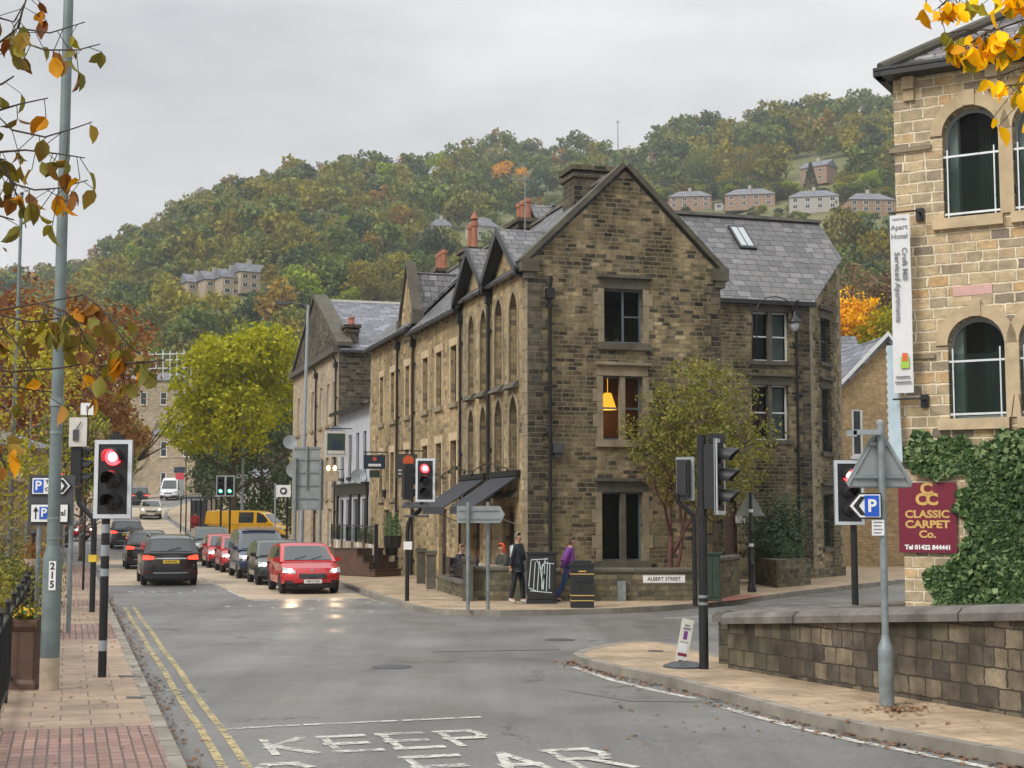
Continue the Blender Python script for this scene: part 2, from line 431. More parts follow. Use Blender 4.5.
plain('shoe_pale', (.5,.48,.45), .7)
plain('shoe_dark', (.03,.025,.022), .7)
plain('curtain', (.05,.085,.072), .9, var=.2, scale=9)
plain('curtain_white', (.55,.6,.6), .9, var=.1)
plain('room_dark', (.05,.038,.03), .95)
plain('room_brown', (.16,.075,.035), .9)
plain('render_white', (.46,.48,.52), .85, var=.12, scale=2)
plain('render_house', (.42,.39,.35), .85, var=.1)
plain('utility_green', (.035,.06,.045), .5)
plain('utility_black', (.018,.019,.02), .5, var=.3)
plain('graffiti', (.6,.72,.74), .5, var=.1)
plain('terracotta_tile', (.28,.13,.09), .8)
plain('rail_steel', (.75,.77,.77), .3, metal=.5)
plain('soil', (.05,.04,.03), .95)
plain('dead_leaf', (.20,.095,.04), .8, var=.5, scale=30)
plain('banner_white', (.66,.67,.68), .6, var=.06)
plain('banner_pale', (.45,.56,.62), .6, var=.12)
plain('lime', (.35,.55,.06), .6)
plain('text_grey', (.18,.18,.2), .6)
plain('text_black', (.015,.015,.015), .6)
plain('pink_stone', (.62,.38,.34), .8)
plain('field', (.20,.19,.075), .95, var=.35, scale=.05)
plain('hair_tan', (.2,.1,.04), .8)
for nme, c in (('car_red', (.50,.012,.018)), ('car_red_dark', (.42,.015,.02)), ('car_brown', (.020,.016,.017)), ('car_black', (.012,.012,.014)), ('car_green', (.016,.026,.024)),
               ('car_blue', (.022,.035,.075)), ('van_yellow', (.90,.47,.0)), ('car_champagne', (.42,.36,.25)), ('van_white', (.72,.73,.74)), ('car_darkblue', (.018,.022,.03))):
    plain(nme, c, .3, var=.04, coat=.8)
emis('red_lamp', (1,.03,.04), 6, (.5,.01,.01)); emis('red_core', (1,.62,.60), 3.0); emis('green_lamp', (.03,1,.5), 2.2); emis('green_core', (.45,1,.8), 5)
emis('headlamp', (1,.93,.78), 16.0, (.7,.7,.7)); emis('brake_lamp', (1,.06,.03), 1.9, (.5,.01,.01)); emis('lamp_shade', (1,.40,.03), 2.6); emis('lantern_glow', (1,.8,.4), 2.2); emis('amber_glow', (1,.3,.02), .8)
plain('lens_off', (.02,.012,.012), .25); plain('tail_dark', (.25,.01,.012), .3)
def glass(name, tint, refl=.35, rough=.03, alpha=0):
    m, nt, bs = NT(name)
    bs.inputs['Base Color'].default_value = (*tint, 1); bs.inputs['Roughness'].default_value = rough
    bs.inputs['Specular IOR Level'].default_value = refl
    n = noise(nt, objco(nt), 1.5, 2); bump(nt, n.outputs['Fac'], .06, .05, bs)
    if alpha:
        tr = nd(nt, 'ShaderNodeBsdfTransparent'); tr.inputs[0].default_value = (.75,.8,.78,1)
        mx = nd(nt, 'ShaderNodeMixShader'); mx.inputs[0].default_value = alpha
        lk(nt, bs.outputs[0], mx.inputs[1]); lk(nt, tr.outputs[0], mx.inputs[2]); lk(nt, mx.outputs[0], nt.nodes['Material Output'].inputs[0])
    return m
glass('glass', (.02,.024,.026), .6); glass('glass_clear', (.01,.012,.012), .5, alpha=.78); glass('car_glass', (.03,.04,.042), 1.0, .02); glass('glass_pale', (.42,.46,.48), .6); glass('balcony_glass', (.08,.11,.10), .5, alpha=.9)
# asphalt: coarse aggregate, patches, tyre-polished bands, cracks, slight damp sheen
m, nt, bs = NT('asphalt')
uv = objco(nt); c = ramp(nt, noise(nt, uv, 60, 5, .75).outputs['Fac'], [(.3, (.085,.083,.080)), (.5, (.145,.141,.135)), (.72, (.26,.25,.235))])
c = mixc(nt, 1.0, c, ramp(nt, noise(nt, uv, 14, 5, .75).outputs['Fac'], [(.35, .80), (.5, 1.0), (.65, 1.2)]), 'MULTIPLY')
c = mixc(nt, 1.0, c, ramp(nt, noise(nt, uv, .35, 5, .6).outputs['Fac'], [(.32, .78), (.5, 1.0), (.68, 1.22)]), 'MULTIPLY')
mp = nd(nt, 'ShaderNodeMapping'); lk(nt, uv, mp.inputs[0]); mp.inputs['Rotation'].default_value = (0,0,-UA); mp.inputs['Scale'].default_value = (1.1,.07,1)
c = mixc(nt, 1.0, c, ramp(nt, noise(nt, mp.outputs[0], 1.1, 4, .6).outputs['Fac'], [(.35, .84), (.65, 1.12)]), 'MULTIPLY')
vo = nd(nt, 'ShaderNodeTexVoronoi', feature='DISTANCE_TO_EDGE'); vo.inputs['Scale'].default_value = .33
wv = nd(nt, 'ShaderNodeVectorMath', operation='MULTIPLY_ADD'); lk(nt, noise(nt, uv, 1.2, 5, .7).outputs['Color'], wv.inputs[0]); wv.inputs[1].default_value = (1.6,1.6,0); lk(nt, uv, wv.inputs[2]); lk(nt, wv.outputs[0], vo.inputs['Vector'])
cr = ramp(nt, vo.outputs['Distance'], [(.0, .35), (.006, .6), (.012, 1.0)])
crm = ramp(nt, noise(nt, uv, .3, 2).outputs['Fac'], [(.5, 0.0), (.56, 1.0)])
c = mixc(nt, 1.0, c, mixc(nt, crm, (1,1,1), cr), 'MULTIPLY')
lk(nt, c, bs.inputs['Base Color'])
lk(nt, ramp(nt, noise(nt, uv, .5, 4).outputs['Fac'], [(.38, .34), (.60, .66)]), bs.inputs['Roughness'])
bump(nt, noise(nt, uv, 90, 3, .7).outputs['Fac'], .35, .006, bs)
m, nt, bs = NT('asphalt_patch')
uv = objco(nt); c = ramp(nt, noise(nt, uv, 55, 5, .75).outputs['Fac'], [(.3, (.075,.074,.072)), (.7, (.18,.175,.165))]); lk(nt, c, bs.inputs['Base Color']); bs.inputs['Roughness'].default_value = .6
m, nt, bs = NT('buff_surface')
uv = objco(nt); c = ramp(nt, noise(nt, uv, 50, 5, .75).outputs['Fac'], [(.3, (.30,.235,.16)), (.7, (.50,.405,.29))])
c = mixc(nt, 1.0, c, ramp(nt, noise(nt, uv, .4, 5, .6).outputs['Fac'], [(.32, .72), (.68, 1.15)]), 'MULTIPLY'); lk(nt, c, bs.inputs['Base Color']); bs.inputs['Roughness'].default_value = .7
def paint(name, col, wear=.42):
    m, nt, bs = NT(name)
    uv = objco(nt); n = noise(nt, uv, 9, 6, .75); n2 = noise(nt, uv, 1.2, 2)
    f = math_(nt, 'ADD', n.outputs['Fac'], math_(nt, 'MULTIPLY', n2.outputs['Fac'], .3))
    a = ramp(nt, f, [(wear+.13, 1.0), (wear+.33, 0.0)])
    lk(nt, mixc(nt, 1.0, col, ramp(nt, n.outputs['Fac'], [(.3,.7),(.7,1.05)]), 'MULTIPLY'), bs.inputs['Base Color']); bs.inputs['Roughness'].default_value = .6
    inv = math_(nt, 'SUBTRACT', 1.0, a)
    tr = nd(nt, 'ShaderNodeBsdfTransparent'); mx = nd(nt, 'ShaderNodeMixShader')
    lk(nt, inv, mx.inputs[0]); lk(nt, bs.outputs[0], mx.inputs[1]); lk(nt, tr.outputs[0], mx.inputs[2]); lk(nt, mx.outputs[0], nt.nodes['Material Output'].inputs[0])
paint('paint_white', (.66,.64,.58), .45); paint('paint_yellow', (.56,.45,.22), .44); paint('paint_faint', (.5,.48,.43), .28)
def paving(name, cols, joint, w, h, ms, rot=0, off=.5, bumpd=.01):
    m, nt, bs = NT(name)
    uv = objco(nt); mp = nd(nt, 'ShaderNodeMapping'); lk(nt, uv, mp.inputs[0]); mp.inputs['Rotation'].default_value = (0,0,rot)
    wv = nd(nt, 'ShaderNodeVectorMath', operation='MULTIPLY_ADD'); lk(nt, noise(nt, uv, 3, 3).outputs['Color'], wv.inputs[0]); wv.inputs[1].default_value = (.02,.02,0); lk(nt, mp.outputs[0], wv.inputs[2])
    br = nd(nt, 'ShaderNodeTexBrick'); lk(nt, wv.outputs[0], br.inputs['Vector']); br.offset = off
    br.inputs['Color1'].default_value = (0,0,0,1); br.inputs['Color2'].default_value = (1,1,1,1); br.inputs['Mortar'].default_value = (.5,.5,.5,1)
    br.inputs['Scale'].default_value = 1; br.inputs['Brick Width'].default_value = w; br.inputs['Row Height'].default_value = h; br.inputs['Mortar Size'].default_value = ms; br.inputs['Mortar Smooth'].default_value = .3
    n = len(cols); col = ramp(nt, br.outputs['Color'], [((i+.5)/n, c) for i, c in enumerate(cols)])
    n1 = noise(nt, uv, 1.1, 5, .65); n2 = noise(nt, uv, 40, 3, .7); n3 = noise(nt, uv, 6, 4, .7)
    col = mixc(nt, 1.0, col, ramp(nt, n1.outputs['Fac'], [(.3, .58), (.7, 1.2)]), 'MULTIPLY')
    col = mixc(nt, 1.0, col, ramp(nt, n3.outputs['Fac'], [(.3, .86), (.7, 1.1)]), 'MULTIPLY')
    col = mixc(nt, 1.0, col, ramp(nt, n2.outputs['Fac'], [(.3, .85), (.7, 1.1)]), 'MULTIPLY')
    col = mixc(nt, br.outputs['Fac'], col, joint)
    lk(nt, col, bs.inputs['Base Color']); lk(nt, ramp(nt, n1.outputs['Fac'], [(.35,.5),(.65,.8)]), bs.inputs['Roughness'])
    hh = math_(nt, 'ADD', math_(nt, 'MULTIPLY', br.outputs['Fac'], -1.0), math_(nt, 'MULTIPLY', br.outputs['Color'], .4)); bump(nt, hh, .6, bumpd, bs)
paving('flags', [(.33,.235,.165),(.39,.28,.195),(.29,.215,.155),(.36,.26,.175)], (.13,.10,.075), .62, .42, .009, -UA)
paving('flags_corner', [(.42,.31,.20),(.47,.345,.225),(.39,.29,.19)], (.24,.18,.12), .45, .3, .008, -UA)
paving('red_blocks', [(.29,.165,.13),(.33,.195,.15),(.25,.15,.12),(.35,.215,.17)], (.10,.07,.06), .11, .21, .011, -UA, off=0)
paving('red_tactile', [(.42,.16,.11),(.46,.18,.13)], (.22,.10,.08), .4, .4, .01, -UA)
m, nt, bs = NT('grass')
uv = objco(nt); c = ramp(nt, noise(nt, uv, .03, 6, .6).outputs['Fac'], [(.3, (.06,.075,.025)), (.5, (.11,.12,.035)), (.7, (.20,.175,.07))]); lk(nt, c, bs.inputs['Base Color']); bs.inputs['Roughness'].default_value = .95
foliage('leaf_green', (.042,.062,.014), (.082,.108,.026), (.14,.155,.042))
foliage('leaf_dark', (.022,.036,.016), (.042,.062,.024), (.07,.09,.035))
foliage('leaf_olive', (.07,.075,.016), (.13,.125,.028), (.20,.18,.042))
foliage('leaf_rust', (.095,.065,.02), (.17,.11,.03), (.25,.155,.042))
foliage('leaf_orange', (.26,.10,.012), (.40,.19,.02), (.52,.28,.04))
foliage('leaf_brown', (.07,.042,.025), (.125,.08,.045), (.18,.12,.07), .15)
foliage('leaf_lime', (.075,.082,.010), (.16,.155,.018), (.27,.24,.027), .35)
foliage('leaf_limegreen', (.09,.13,.015), (.17,.21,.025), (.27,.30,.04), .3)
foliage('leaf_red', (.095,.038,.018), (.18,.078,.026), (.28,.15,.038), .25)
foliage('leaf_yellowolive', (.09,.08,.014), (.16,.14,.025), (.26,.21,.035), .3)
foliage('leaf_ivy', (.010,.020,.007), (.030,.052,.016), (.20,.23,.12), .08)
foliage('leaf_shrub', (.025,.05,.028), (.05,.09,.045), (.10,.15,.08), .15)
foliage('leaf_spray_gold', (.36,.16,.02), (.62,.34,.02), (.72,.46,.04), .35, 3)
foliage('leaf_spray_mixed', (.13,.03,.015), (.14,.12,.025), (.13,.15,.035), .25, 5)
plain('flower', (.7,.45,.03), .7)
foliage('leaf_airy', (.07,.075,.018), (.135,.14,.034), (.22,.20,.055), .3)
# ------------------------------------------------------------------ vegetation
def quads_mesh(P, size, aspect, seed, normal_bias=None, jitter=.5):
    """leaf-sized faces at points P"""
    g = np.random.default_rng(seed); n = len(P)
    a = g.normal(size=(n,3)); a /= np.linalg.norm(a, axis=1)[:, None]
    if normal_bias is not None: a = a+normal_bias; a /= np.linalg.norm(a, axis=1)[:, None]
    r = g.normal(size=(n,3)); t = np.cross(a, r); t /= np.linalg.norm(t, axis=1)[:, None]+1e-9; b = np.cross(a, t)
    s = size*(1+jitter*(g.random(n)-.5)*2)[:, None]
    h = .25*s*a
    v = np.stack([P-t*s*.5, P-b*s*.5*aspect+h*.3, P+t*s*.5, P+b*s*.5*aspect+h*.3], 1).reshape(-1, 3)
    return v
def leaf_object(name, P, size, mat, parent=None, aspect=.6, seed=1, bias=None, off=(0,0,0)):
    v = quads_mesh(np.asarray(P)-np.array(off), size, aspect, seed, bias)
    me = mesh_quads(name, v); me.materials.append(MATS[mat])
    o = bpy.data.objects.new(name, me); COL.objects.link(o)
    if parent: o.parent = parent
    WL[o.name] = tuple(off)
    return o
def mesh_quads(name, v):
    n = len(v)//4; me = bpy.data.meshes.new(name)
    me.vertices.add(n*4); me.vertices.foreach_set('co', v.ravel().astype(np.float32))
    me.loops.add(n*4); me.loops.foreach_set('vertex_index', np.arange(n*4, dtype=np.int32))
    me.polygons.add(n); me.polygons.foreach_set('loop_start', np.arange(0, n*4, 4, dtype=np.int32))
    me.polygons.foreach_set('loop_total', np.full(n, 4, dtype=np.int32)); me.update(calc_edges=True)
    return me
def lobes_points(lobes, n, g, shell=.72):
    """points in a thick skin of several ellipsoids, denser on their tops; clumped"""
    w = np.array([l[1][0]*l[1][2] for l in lobes]); w = w/w.sum(); out = []
    for (c, r), k in zip(lobes, (w*n).astype(int)):
        d = g.normal(size=(k*2,3)); d /= np.linalg.norm(d, axis=1)[:, None]
        keep = (d[:,2] > -.55) | (g.random(len(d)) < .35); d = d[keep][:k]
        # clumps
        nc = max(6, len(d)//26); cd = g.normal(size=(nc,3)); cd /= np.linalg.norm(cd, axis=1)[:, None]
        idx = g.integers(0, nc, len(d)); m = g.random(len(d)) < .62
        d[m] = cd[idx[m]]+g.normal(size=(m.sum(),3))*.16; 
        rad = shell+(1.06-shell)*g.random(len(d))**.6
        out.append(np.array(c)+d*rad[:, None]*np.array(r))
    return np.concatenate(out)
def make_lobes(g, w, h, z0, k=8, spread=.55):
    L = [((0,0,z0+h*.52), (w*.33, w*.33, h*.42))]
    for i in range(k):
        a = 2*math.pi*(i+g.random()*.7)/k; t = .15+.75*g.random()
        rr = w*.5*spread*(1.15-.75*abs(t-.42))
        s = w*(.15+.1*g.random())
        L.append(((rr*math.cos(a), rr*math.sin(a), z0+h*t), (s, s, s*(.75+.3*g.random()))))
    return L
def limbs(mb, base, height, r, g, spread, nl=6, lean=(0,0), sub=2, start=.3, upr=.8):
    top = Vector(base)+Vector((lean[0], lean[1], height)); b = Vector(base)
    pts = [b+Vector((0,0,-.1)), b+Vector((0,0,height*.05)), b+(top-b)*.35+Vector((g.normal()*.04*height*.3, g.normal()*.04*height*.3, 0)), b+(top-b)*.7, top]
    mb.tube(pts, [r*1.35, r, r*.75, r*.45, r*.12], 8)
    tips = []
    for i in range(nl):
        t = start+(.85-start)*i/max(1, nl-1); p = b+(top-b)*t; a = 2.4*i+g.random()
        L = spread*(.75+.4*g.random())*(1.1-.6*t)
        e = p+Vector((math.cos(a)*L, math.sin(a)*L, L*upr*(.6+.5*g.random())))
        mid = (p+e)/2+Vector((math.cos(a)*L*.08, math.sin(a)*L*.08, -L*.07))
        rr = r*(.5-.3*t); mb.tube([p, mid, e], [rr, rr*.6, rr*.15], 6); tips.append(e)
        for j in range(sub):
            q = mid+(e-mid)*(.2+.5*g.random()); a2 = a+g.normal()*.9
            e2 = q+Vector((math.cos(a2)*L*.5, math.sin(a2)*L*.5, L*.45*(.4+g.random())))
            mb.tube([q, (q+e2)/2+Vector((0,0,-.03*L)), e2], [rr*.5, rr*.3, rr*.08], 5); tips.append(e2)
    return tips
def tree(label, cat, loc, w, h, crown_base, mat, bark='bark', n=9000, size=.22, seed=1, group=None, name='broadleaf_tree', k=11, squash=1.0, r=None, spread=.6):
    t = thing(name, label, cat, loc, 0, group); g = np.random.default_rng(seed)
    mb = MB(); limbs(mb, (0,0,0), h*.86, r or w*.028, g, w*.42, 8, sub=3, start=max(.15, crown_base/h*.8))
    mb.build('trunk', bark, t, smooth=True, world=False)
    L = make_lobes(g, w, h-crown_base, crown_base, k, spread)
    P = lobes_points(L, n, g)
    leaf_object('crown', P, size, mat, t, seed=seed)
    return t
# ------------------------------------------------------------------ hills
RIDGE = [(-900,300),(-300,288),(0,282),(70,277),(100,258),(150,232),(200,208),(260,183),(300,176),(340,172),(400,172),(430,164),(455,154),(480,146),(520,144),(545,150),(600,143),(640,139),(700,134),(740,127),(760,117),(850,112),(900,112),(1100,112),(1500,140),(2400,200)]
def interp(T, x):
    if x <= T[0][0]: return T[0][1]
    for (a, b), (c, d) in zip(T, T[1:]):
        if x <= c: return b+(d-b)*(x-a)/(c-a)
    return T[-1][1]
DR = [(-900,900),(60,820),(120,640),(260,600),(420,640),(500,760),(600,720),(2400,720)]
D0 = 218.0
def hillz(x, y):
    if y < 20: return 2.0
    px = 512+x/y*F; D = math.hypot(x, y)
    if D < D0: return None
    Dr = interp(DR, px); zr = (515-interp(RIDGE, px))*Dr/F+2.3; base = 3.5
    t = (D-D0)/(Dr-D0)
    s = math.sin(x*.021)*math.cos(y*.017)+.5*math.sin(x*.055+y*.043)
    if t <= 1: return base+(zr-base)*t+2.2*s*min(1, t*3)*(1-t)
    return zr-(t-1)*12+1.0*s*0
def hill_hit(px, py):
    d = ray(px, py); t = D0+3
    while t < 1500:
        x, y, z = d.x*t, d.y*t, CZ+d.z*t; hz = hillz(x, y)
        if hz is not None and z <= hz: return Vector((x, y, hz))
        t += 4
    return None
vs = []; fs = []
cols = list(range(-1400, 2500, 26)); Ds = [D0, 232, 255, 290, 330, 375, 420, 470, 520, 570, 620, 660, 700, 740, 800, 900, 1100]
for c_ in cols:
    dx = (c_-512)/F; ln = math.hypot(dx, 1)
    for D in Ds:
        x, y = dx/ln*D, D/ln; vs.append((x, y, hillz(x, y) if D > D0 else -1.0))
m_ = len(Ds)
for i in range(len(cols)-1):
    for j in range(m_-1): a = i*m_+j; fs.append([a, a+m_, a+m_+1, a+1])
mb = MB(); mb.add(vs, fs); o = mb.build('hillside', 'grass', smooth=True); struct(o)
# species meshes for the wood
SPEC = {'green': 'leaf_green', 'dark': 'leaf_dark', 'olive': 'leaf_olive', 'rust': 'leaf_rust', 'orange': 'leaf_orange', 'brown': 'leaf_brown', 'yellow': 'leaf_yellowolive', 'lime': 'leaf_limegreen'}
PROTO = {}
for si, (sp, mt) in enumerate(SPEC.items()):
    for k in range(2):
        g = np.random.default_rng(100+si*10+k)
        bare = sp == 'brown'
        L = make_lobes(g, 10, 9.5, 2.2, 9, .62)
        P = lobes_points(L, 1500 if not bare else 800, g)
        v = quads_mesh(P, .85 if not bare else .6, .75, 5+k)
        mbt = MB(); limbs(mbt, (0,0,0), 10.5, .22, g, 3.6, 6, sub=2)
        tv = np.array(mbt.v); nv = len(v)
        me = bpy.data.meshes.new('woodland_tree'); fcs = [list(range(i, i+4)) for i in range(0, nv, 4)]+[[q+nv for q in f] for f in mbt.f]
        me.from_pydata(np.concatenate([v, tv]).tolist(), [], fcs)
        me.materials.append(MATS[mt]); me.materials.append(MATS['bark_grey'])
        me.polygons.foreach_set('material_index', [0]*(nv//4)+[1]*len(mbt.f)); me.update()
        PROTO[(sp, k)] = (me, quads_mesh(P[::3], 1.25, .8, 9+k))
def species(px, py, g, rel):           # what grows where in the photograph
    r = g.random()
    if px < 430 and rel < .10: return 'brown' if r < .6 else ('rust' if r < .75 else 'olive')
    if px < 330:
        return 'olive' if r < .36 else 'green' if r < .60 else 'rust' if r < .625 else 'yellow' if r < .84 else 'lime' if r < .90 else 'dark'
    if px < 480: return 'green' if r < .30 else 'olive' if r < .54 else 'dark' if r < .66 else 'rust' if r < .74 else 'brown' if r < .80 else 'yellow' if r < .93 else 'lime'
    if px < 620: return 'green' if r < .42 else 'dark' if r < .60 else 'olive' if r < .80 else 'orange' if r < .82 else 'yellow' if r < .92 else 'rust'
    return 'green' if r < .28 else 'olive' if r < .52 else 'dark' if r < .66 else 'yellow' if r < .78 else 'rust' if r < .81 else 'yellow' if r < .94 else 'brown'
g = np.random.default_rng(5)
clear = [(655,726,187,213),(715,788,187,213),(783,846,186,213),(838,900,190,222),(792,842,156,192),(188,258,282,296),(430,456,228,238),(464,506,226,240),(604,645,128,142)]
pts = []; tries = 0
while tries < 90000 and len(pts) < 2100:
    tries += 1
    px = -90+g.random()*1010; ry = interp(RIDGE, px)-3; lo = 450 if px < 300 else 360 if px < 330 else 330-(px-330)*.30 if px < 700 else (225 if px < 840 else 345)
    py = ry+(lo-ry)*g.random()
    rel = (py-ry)/90.0
    if 540 < px < 655 and rel < .12 or 715 < px < 830 and rel < .06: continue
    sp_ = 6.6+7.6*min(1, max(0, rel))
    if any((px-q[0])**2+((py-q[1])*1.35)**2 < (sp_)**2 for q in pts): continue
    h = hill_hit(px, py)
    if h is None: continue
    hw = 5.2*F/h.length; hh = 11.5*F/h.length
    if any(px+hw*.8 > a and px-hw*.8 < b and py > c+6 and py-hh < d-2 for a, b, c, d in clear): continue
    pts.append((px, py, h, rel))
pts.sort(key=lambda q: q[2].length)
LAB = {'green': ('mid green broadleaf tree in the hillside wood', 'green trees of the hillside wood'), 'dark': ('dark green broadleaf tree in the hillside wood', 'dark green trees of the hillside wood'),
       'olive': ('olive green autumn tree in the hillside wood', 'olive trees of the hillside wood'), 'rust': ('rust brown autumn tree in the hillside wood', 'rust brown trees of the hillside wood'),
       'orange': ('orange autumn tree in the hillside wood', 'orange trees of the hillside wood'), 'brown': ('nearly bare grey brown tree in the hillside wood', 'nearly bare trees of the hillside wood'),
       'yellow': ('yellow olive autumn tree in the hillside wood', 'yellow olive trees of the hillside wood'), 'lime': ('bright yellow green tree in the hillside wood', 'bright green trees of the hillside wood')}
far = {}
NIND = 280
for i, (px, py, h, rel) in enumerate(pts):
    sp = species(px, py, g, rel); k = int(g.random()*2); s = (.55+.70*g.random()**1.4)*(1.0 if h.length < 520 else .88); rz = g.random()*6.28
    if sp == 'brown': s *= .85
    if rel < .10: s *= .72
    if 640 < px < 860 and py < 185 and py > 120: s *= 1.15
    if i < NIND:
        o = bpy.data.objects.new('woodland_tree', PROTO[(sp, k)][0]); COL.objects.link(o)
        o.location = h-Vector((0,0,.6)); o.scale = (s, s, s*(.9+.3*g.random())); o.rotation_euler = (0,0,rz)
        tag(o, LAB[sp][0], 'tree', LAB[sp][1])
    else:
        v = PROTO[(sp, k)][1]*s; c, q = math.cos(rz), math.sin(rz)
        v = np.stack([v[:,0]*c-v[:,1]*q, v[:,0]*q+v[:,1]*c, v[:,2]], 1)+np.array(h)
        far.setdefault(sp, []).append(v)
V = []; mi = []; names = list(far)
for j, sp in enumerate(names):
    a = np.concatenate(far[sp]); V.append(a); mi += [j]*(len(a)//4)
me = mesh_quads('far_woodland', np.concatenate(V))
for sp in names: me.materials.append(MATS[SPEC[sp]])
me.polygons.foreach_set('material_index', mi)
o = bpy.data.objects.new('far_woodland', me); COL.objects.link(o); tag(o, 'mixed green and russet wood covering the upper hillside to the skyline', 'woodland', kind='stuff')
def hill_tree(px, py, sp, w, h, label, cat='tree', seed=3, n=2600, size=.55, name='autumn_tree', mat=None):
    b = hill_hit(px, py)
    return tree(label, cat, b-Vector((0,0,.5)), w, h, h*.18, mat or SPEC[sp], 'bark_grey', n, size, seed, name=name)
hill_tree(503, 192, 'orange', 10, 13, 'orange autumn tree standing out of the green wood near the skyline field', seed=31)
hill_tree(757, 186, 'yellow', 15, 15, 'large round yellow olive tree above the row of hillside houses', seed=32, n=4000)
hill_tree(400, 243, 'olive', 14, 12, 'large round olive green tree in the middle of the wooded slope', seed=33, n=4000)
hill_tree(700, 190, 'green', 17, 14, 'broad grey green tree directly above the semi detached houses', seed=34, n=4000)
hill_tree(868, 200, 'lime', 8, 9, 'yellow green tree in front of the rightmost hillside house', seed=35)
# a conifer beside the upper house
b = hill_hit(811, 192); t = thing('conifer', 'dark pointed conifer beside the upper hillside house', 'tree', b)
mb = MB(); mb.tube([(0,0,-.5),(0,0,9)], [.25,.05], 6); mb.build('trunk', 'bark', t, world=False)
g2 = np.random.default_rng(4); zz = g2.random(1500)**.8; ang = g2.random(1500)*6.28; rr = (1-zz)*2.6*(.75+.3*g2.random(1500))+.15
leaf_object('crown', np.stack([rr*np.cos(ang), rr*np.sin(ang), .8+zz*9.2], 1), .6, 'leaf_dark', t, seed=8)
for i in range(240):                                      # small garden trees round the hillside houses
    px = 640+256*g.random(); up_ = 792 < px < 843; py = (194+10*g.random()) if i % 3 else (209+13*g.random()) if i % 2 else ((206+8*g.random()) if up_ else 180+12*g.random()); h = hill_hit(px, py)
    if h is None: continue
    sp = ['green','olive','dark','lime','yellow'][g.integers(0, 5)]; s = (.15 if (up_ or py > 206) else .34)+(.22 if not (up_ or py > 206) else .1)*g.random(); o = bpy.data.objects.new('garden_tree', PROTO[(sp, 0)][0]); COL.objects.link(o); o.location = h-Vector((0,0,.3)); o.scale = (s*1.4, s*1.4, s); o.rotation_euler = (0,0,g.random()*6)
    tag(o, {'green':'small mid green garden tree among the hillside houses','olive':'small olive garden tree among the hillside houses','dark':'small dark green garden tree among the hillside houses','lime':'small bright green garden tree among the hillside houses','yellow':'small yellowish garden tree among the hillside houses'}[sp], 'tree', {'green':'green','olive':'olive','dark':'dark','lime':'bright','yellow':'yellowish'}[sp]+' garden trees of the hillside houses')
# distant field
for px, h_ in ((618,20),(748,13),(783,10),(815,13)):
    p = hill_hit(px, interp(RIDGE, px)+7)
    mb = MB(); mb.tube([(0,0,-1),(0,0,h_*.55+3)], [.22,.16], 6); mb.obox((-1.2,-.1,h_*.55+1.9),(2.4,0,0),(0,.2,0),(0,0,.2))
    mb.v = [(x+p.x, y+p.y, z+p.z) for x, y, z in mb.v]
    o = mb.build('utility_pole', 'wood_dark'); tag(o, {618:'leftmost wooden utility pole on the skyline, above the bare field', 748:'short utility pole on the skyline, left of the grassy knoll', 783:'utility pole on the skyline over the grassy knoll', 815:'rightmost utility pole on the skyline of the knoll'}[px], 'utility pole', 'utility poles on the skyline')
# ------------------------------------------------------------------ hillside houses
def hill_house(px, py, w, d, h, label, wallm, roofm='slate_far', hip=True, turn=0.0, nwin=4, floors=2, chim=True, name='hillside_house', group=None, roofh=2.7):
    p = hill_hit(px, py); az = math.atan2(p.x, p.y)
    t = thing(name, label, 'house', p, -az+turn, group)
    mb = MB(); mb.box(-w/2, -d/2, -1.2, w/2, d/2, h); mb.build('wall', wallm, t, world=False)
    mb = MB(); e = .4; x0, x1, y0, y1 = -w/2-e, w/2+e, -d/2-e, d/2+e
    if hip:
        k = d/2; r0, r1 = Vector((x0+k, 0, h+roofh)), Vector((x1-k, 0, h+roofh))
        A, B, C_, D_ = (Vector(q) for q in ((x0,y0,h),(x1,y0,h),(x1,y1,h),(x0,y1,h)))
        mb.add([A,B,C_,D_,r0,r1], [[0,1,5,4],[1,2,5],[2,3,4,5],[3,0,4],[3,2,1,0]])
    else:
        mb.prism([(x0,y0,h),(x0,0,h+roofh),(x0,y1,h)], (x1-x0,0,0))
    rf = mb.build('roof', roofm, t, world=False)
    if chim:
        mb = MB(); mb.box(-.5,-.4,h+roofh-.9,.5,.4,h+roofh+1.1); mb.build('chimney', 'render_house', rf, world=False)
    for i in range(nwin):
        for fl in range(floors):
            x = -w/2+w*(i+.5)/nwin; z = .45+fl*(h*.5); m1 = MB(); m1.box(x-.75,-d/2-.06,z,x+.75,-d/2+.02,z+1.15); wn = m1.build('window', 'frame_white', t, world=False)
            m1 = MB(); m1.box(x-.62,-d/2-.08,z+.1,x-.05,-d/2-.06,z+1.1); m1.box(x+.05,-d/2-.08,z+.1,x+.62,-d/2-.06,z+1.1); m1.build('pane', 'glass', wn, world=False)
    return t
hill_house(690, 211, 14.5, 8, 3.9, 'leftmost brick semi detached house with hipped slate roof on the hillside', 'brick_house')
hill_house(750, 211, 16, 8, 3.9, 'brick semi detached house with four windows and central white chimney, right of the leftmost', 'brick_house')
hill_house(814, 212, 15, 8, 4.0, 'pale rendered semi detached house with hipped roof, below the upper house', 'render_house')
hill_house(868, 217, 14, 8, 3.9, 'rightmost pale brick house of the hillside row, half behind a tree', 'brick_house', turn=.3)
hill_house(819, 184, 10, 7.5, 5, 'single brick house standing above the others on the wooded hillside', 'brick_house', hip=False, turn=-.5, nwin=2)
hill_house(719, 212, 3, 4, 2.4, 'small white garage between the two left brick houses', 'render_house', nwin=1, floors=1, chim=False, name='garage', roofh=.6)
hill_house(441, 238, 7, 5, 3.2, 'small white rendered cottage among the trees above the chimneys', 'render_house', nwin=1, floors=1)
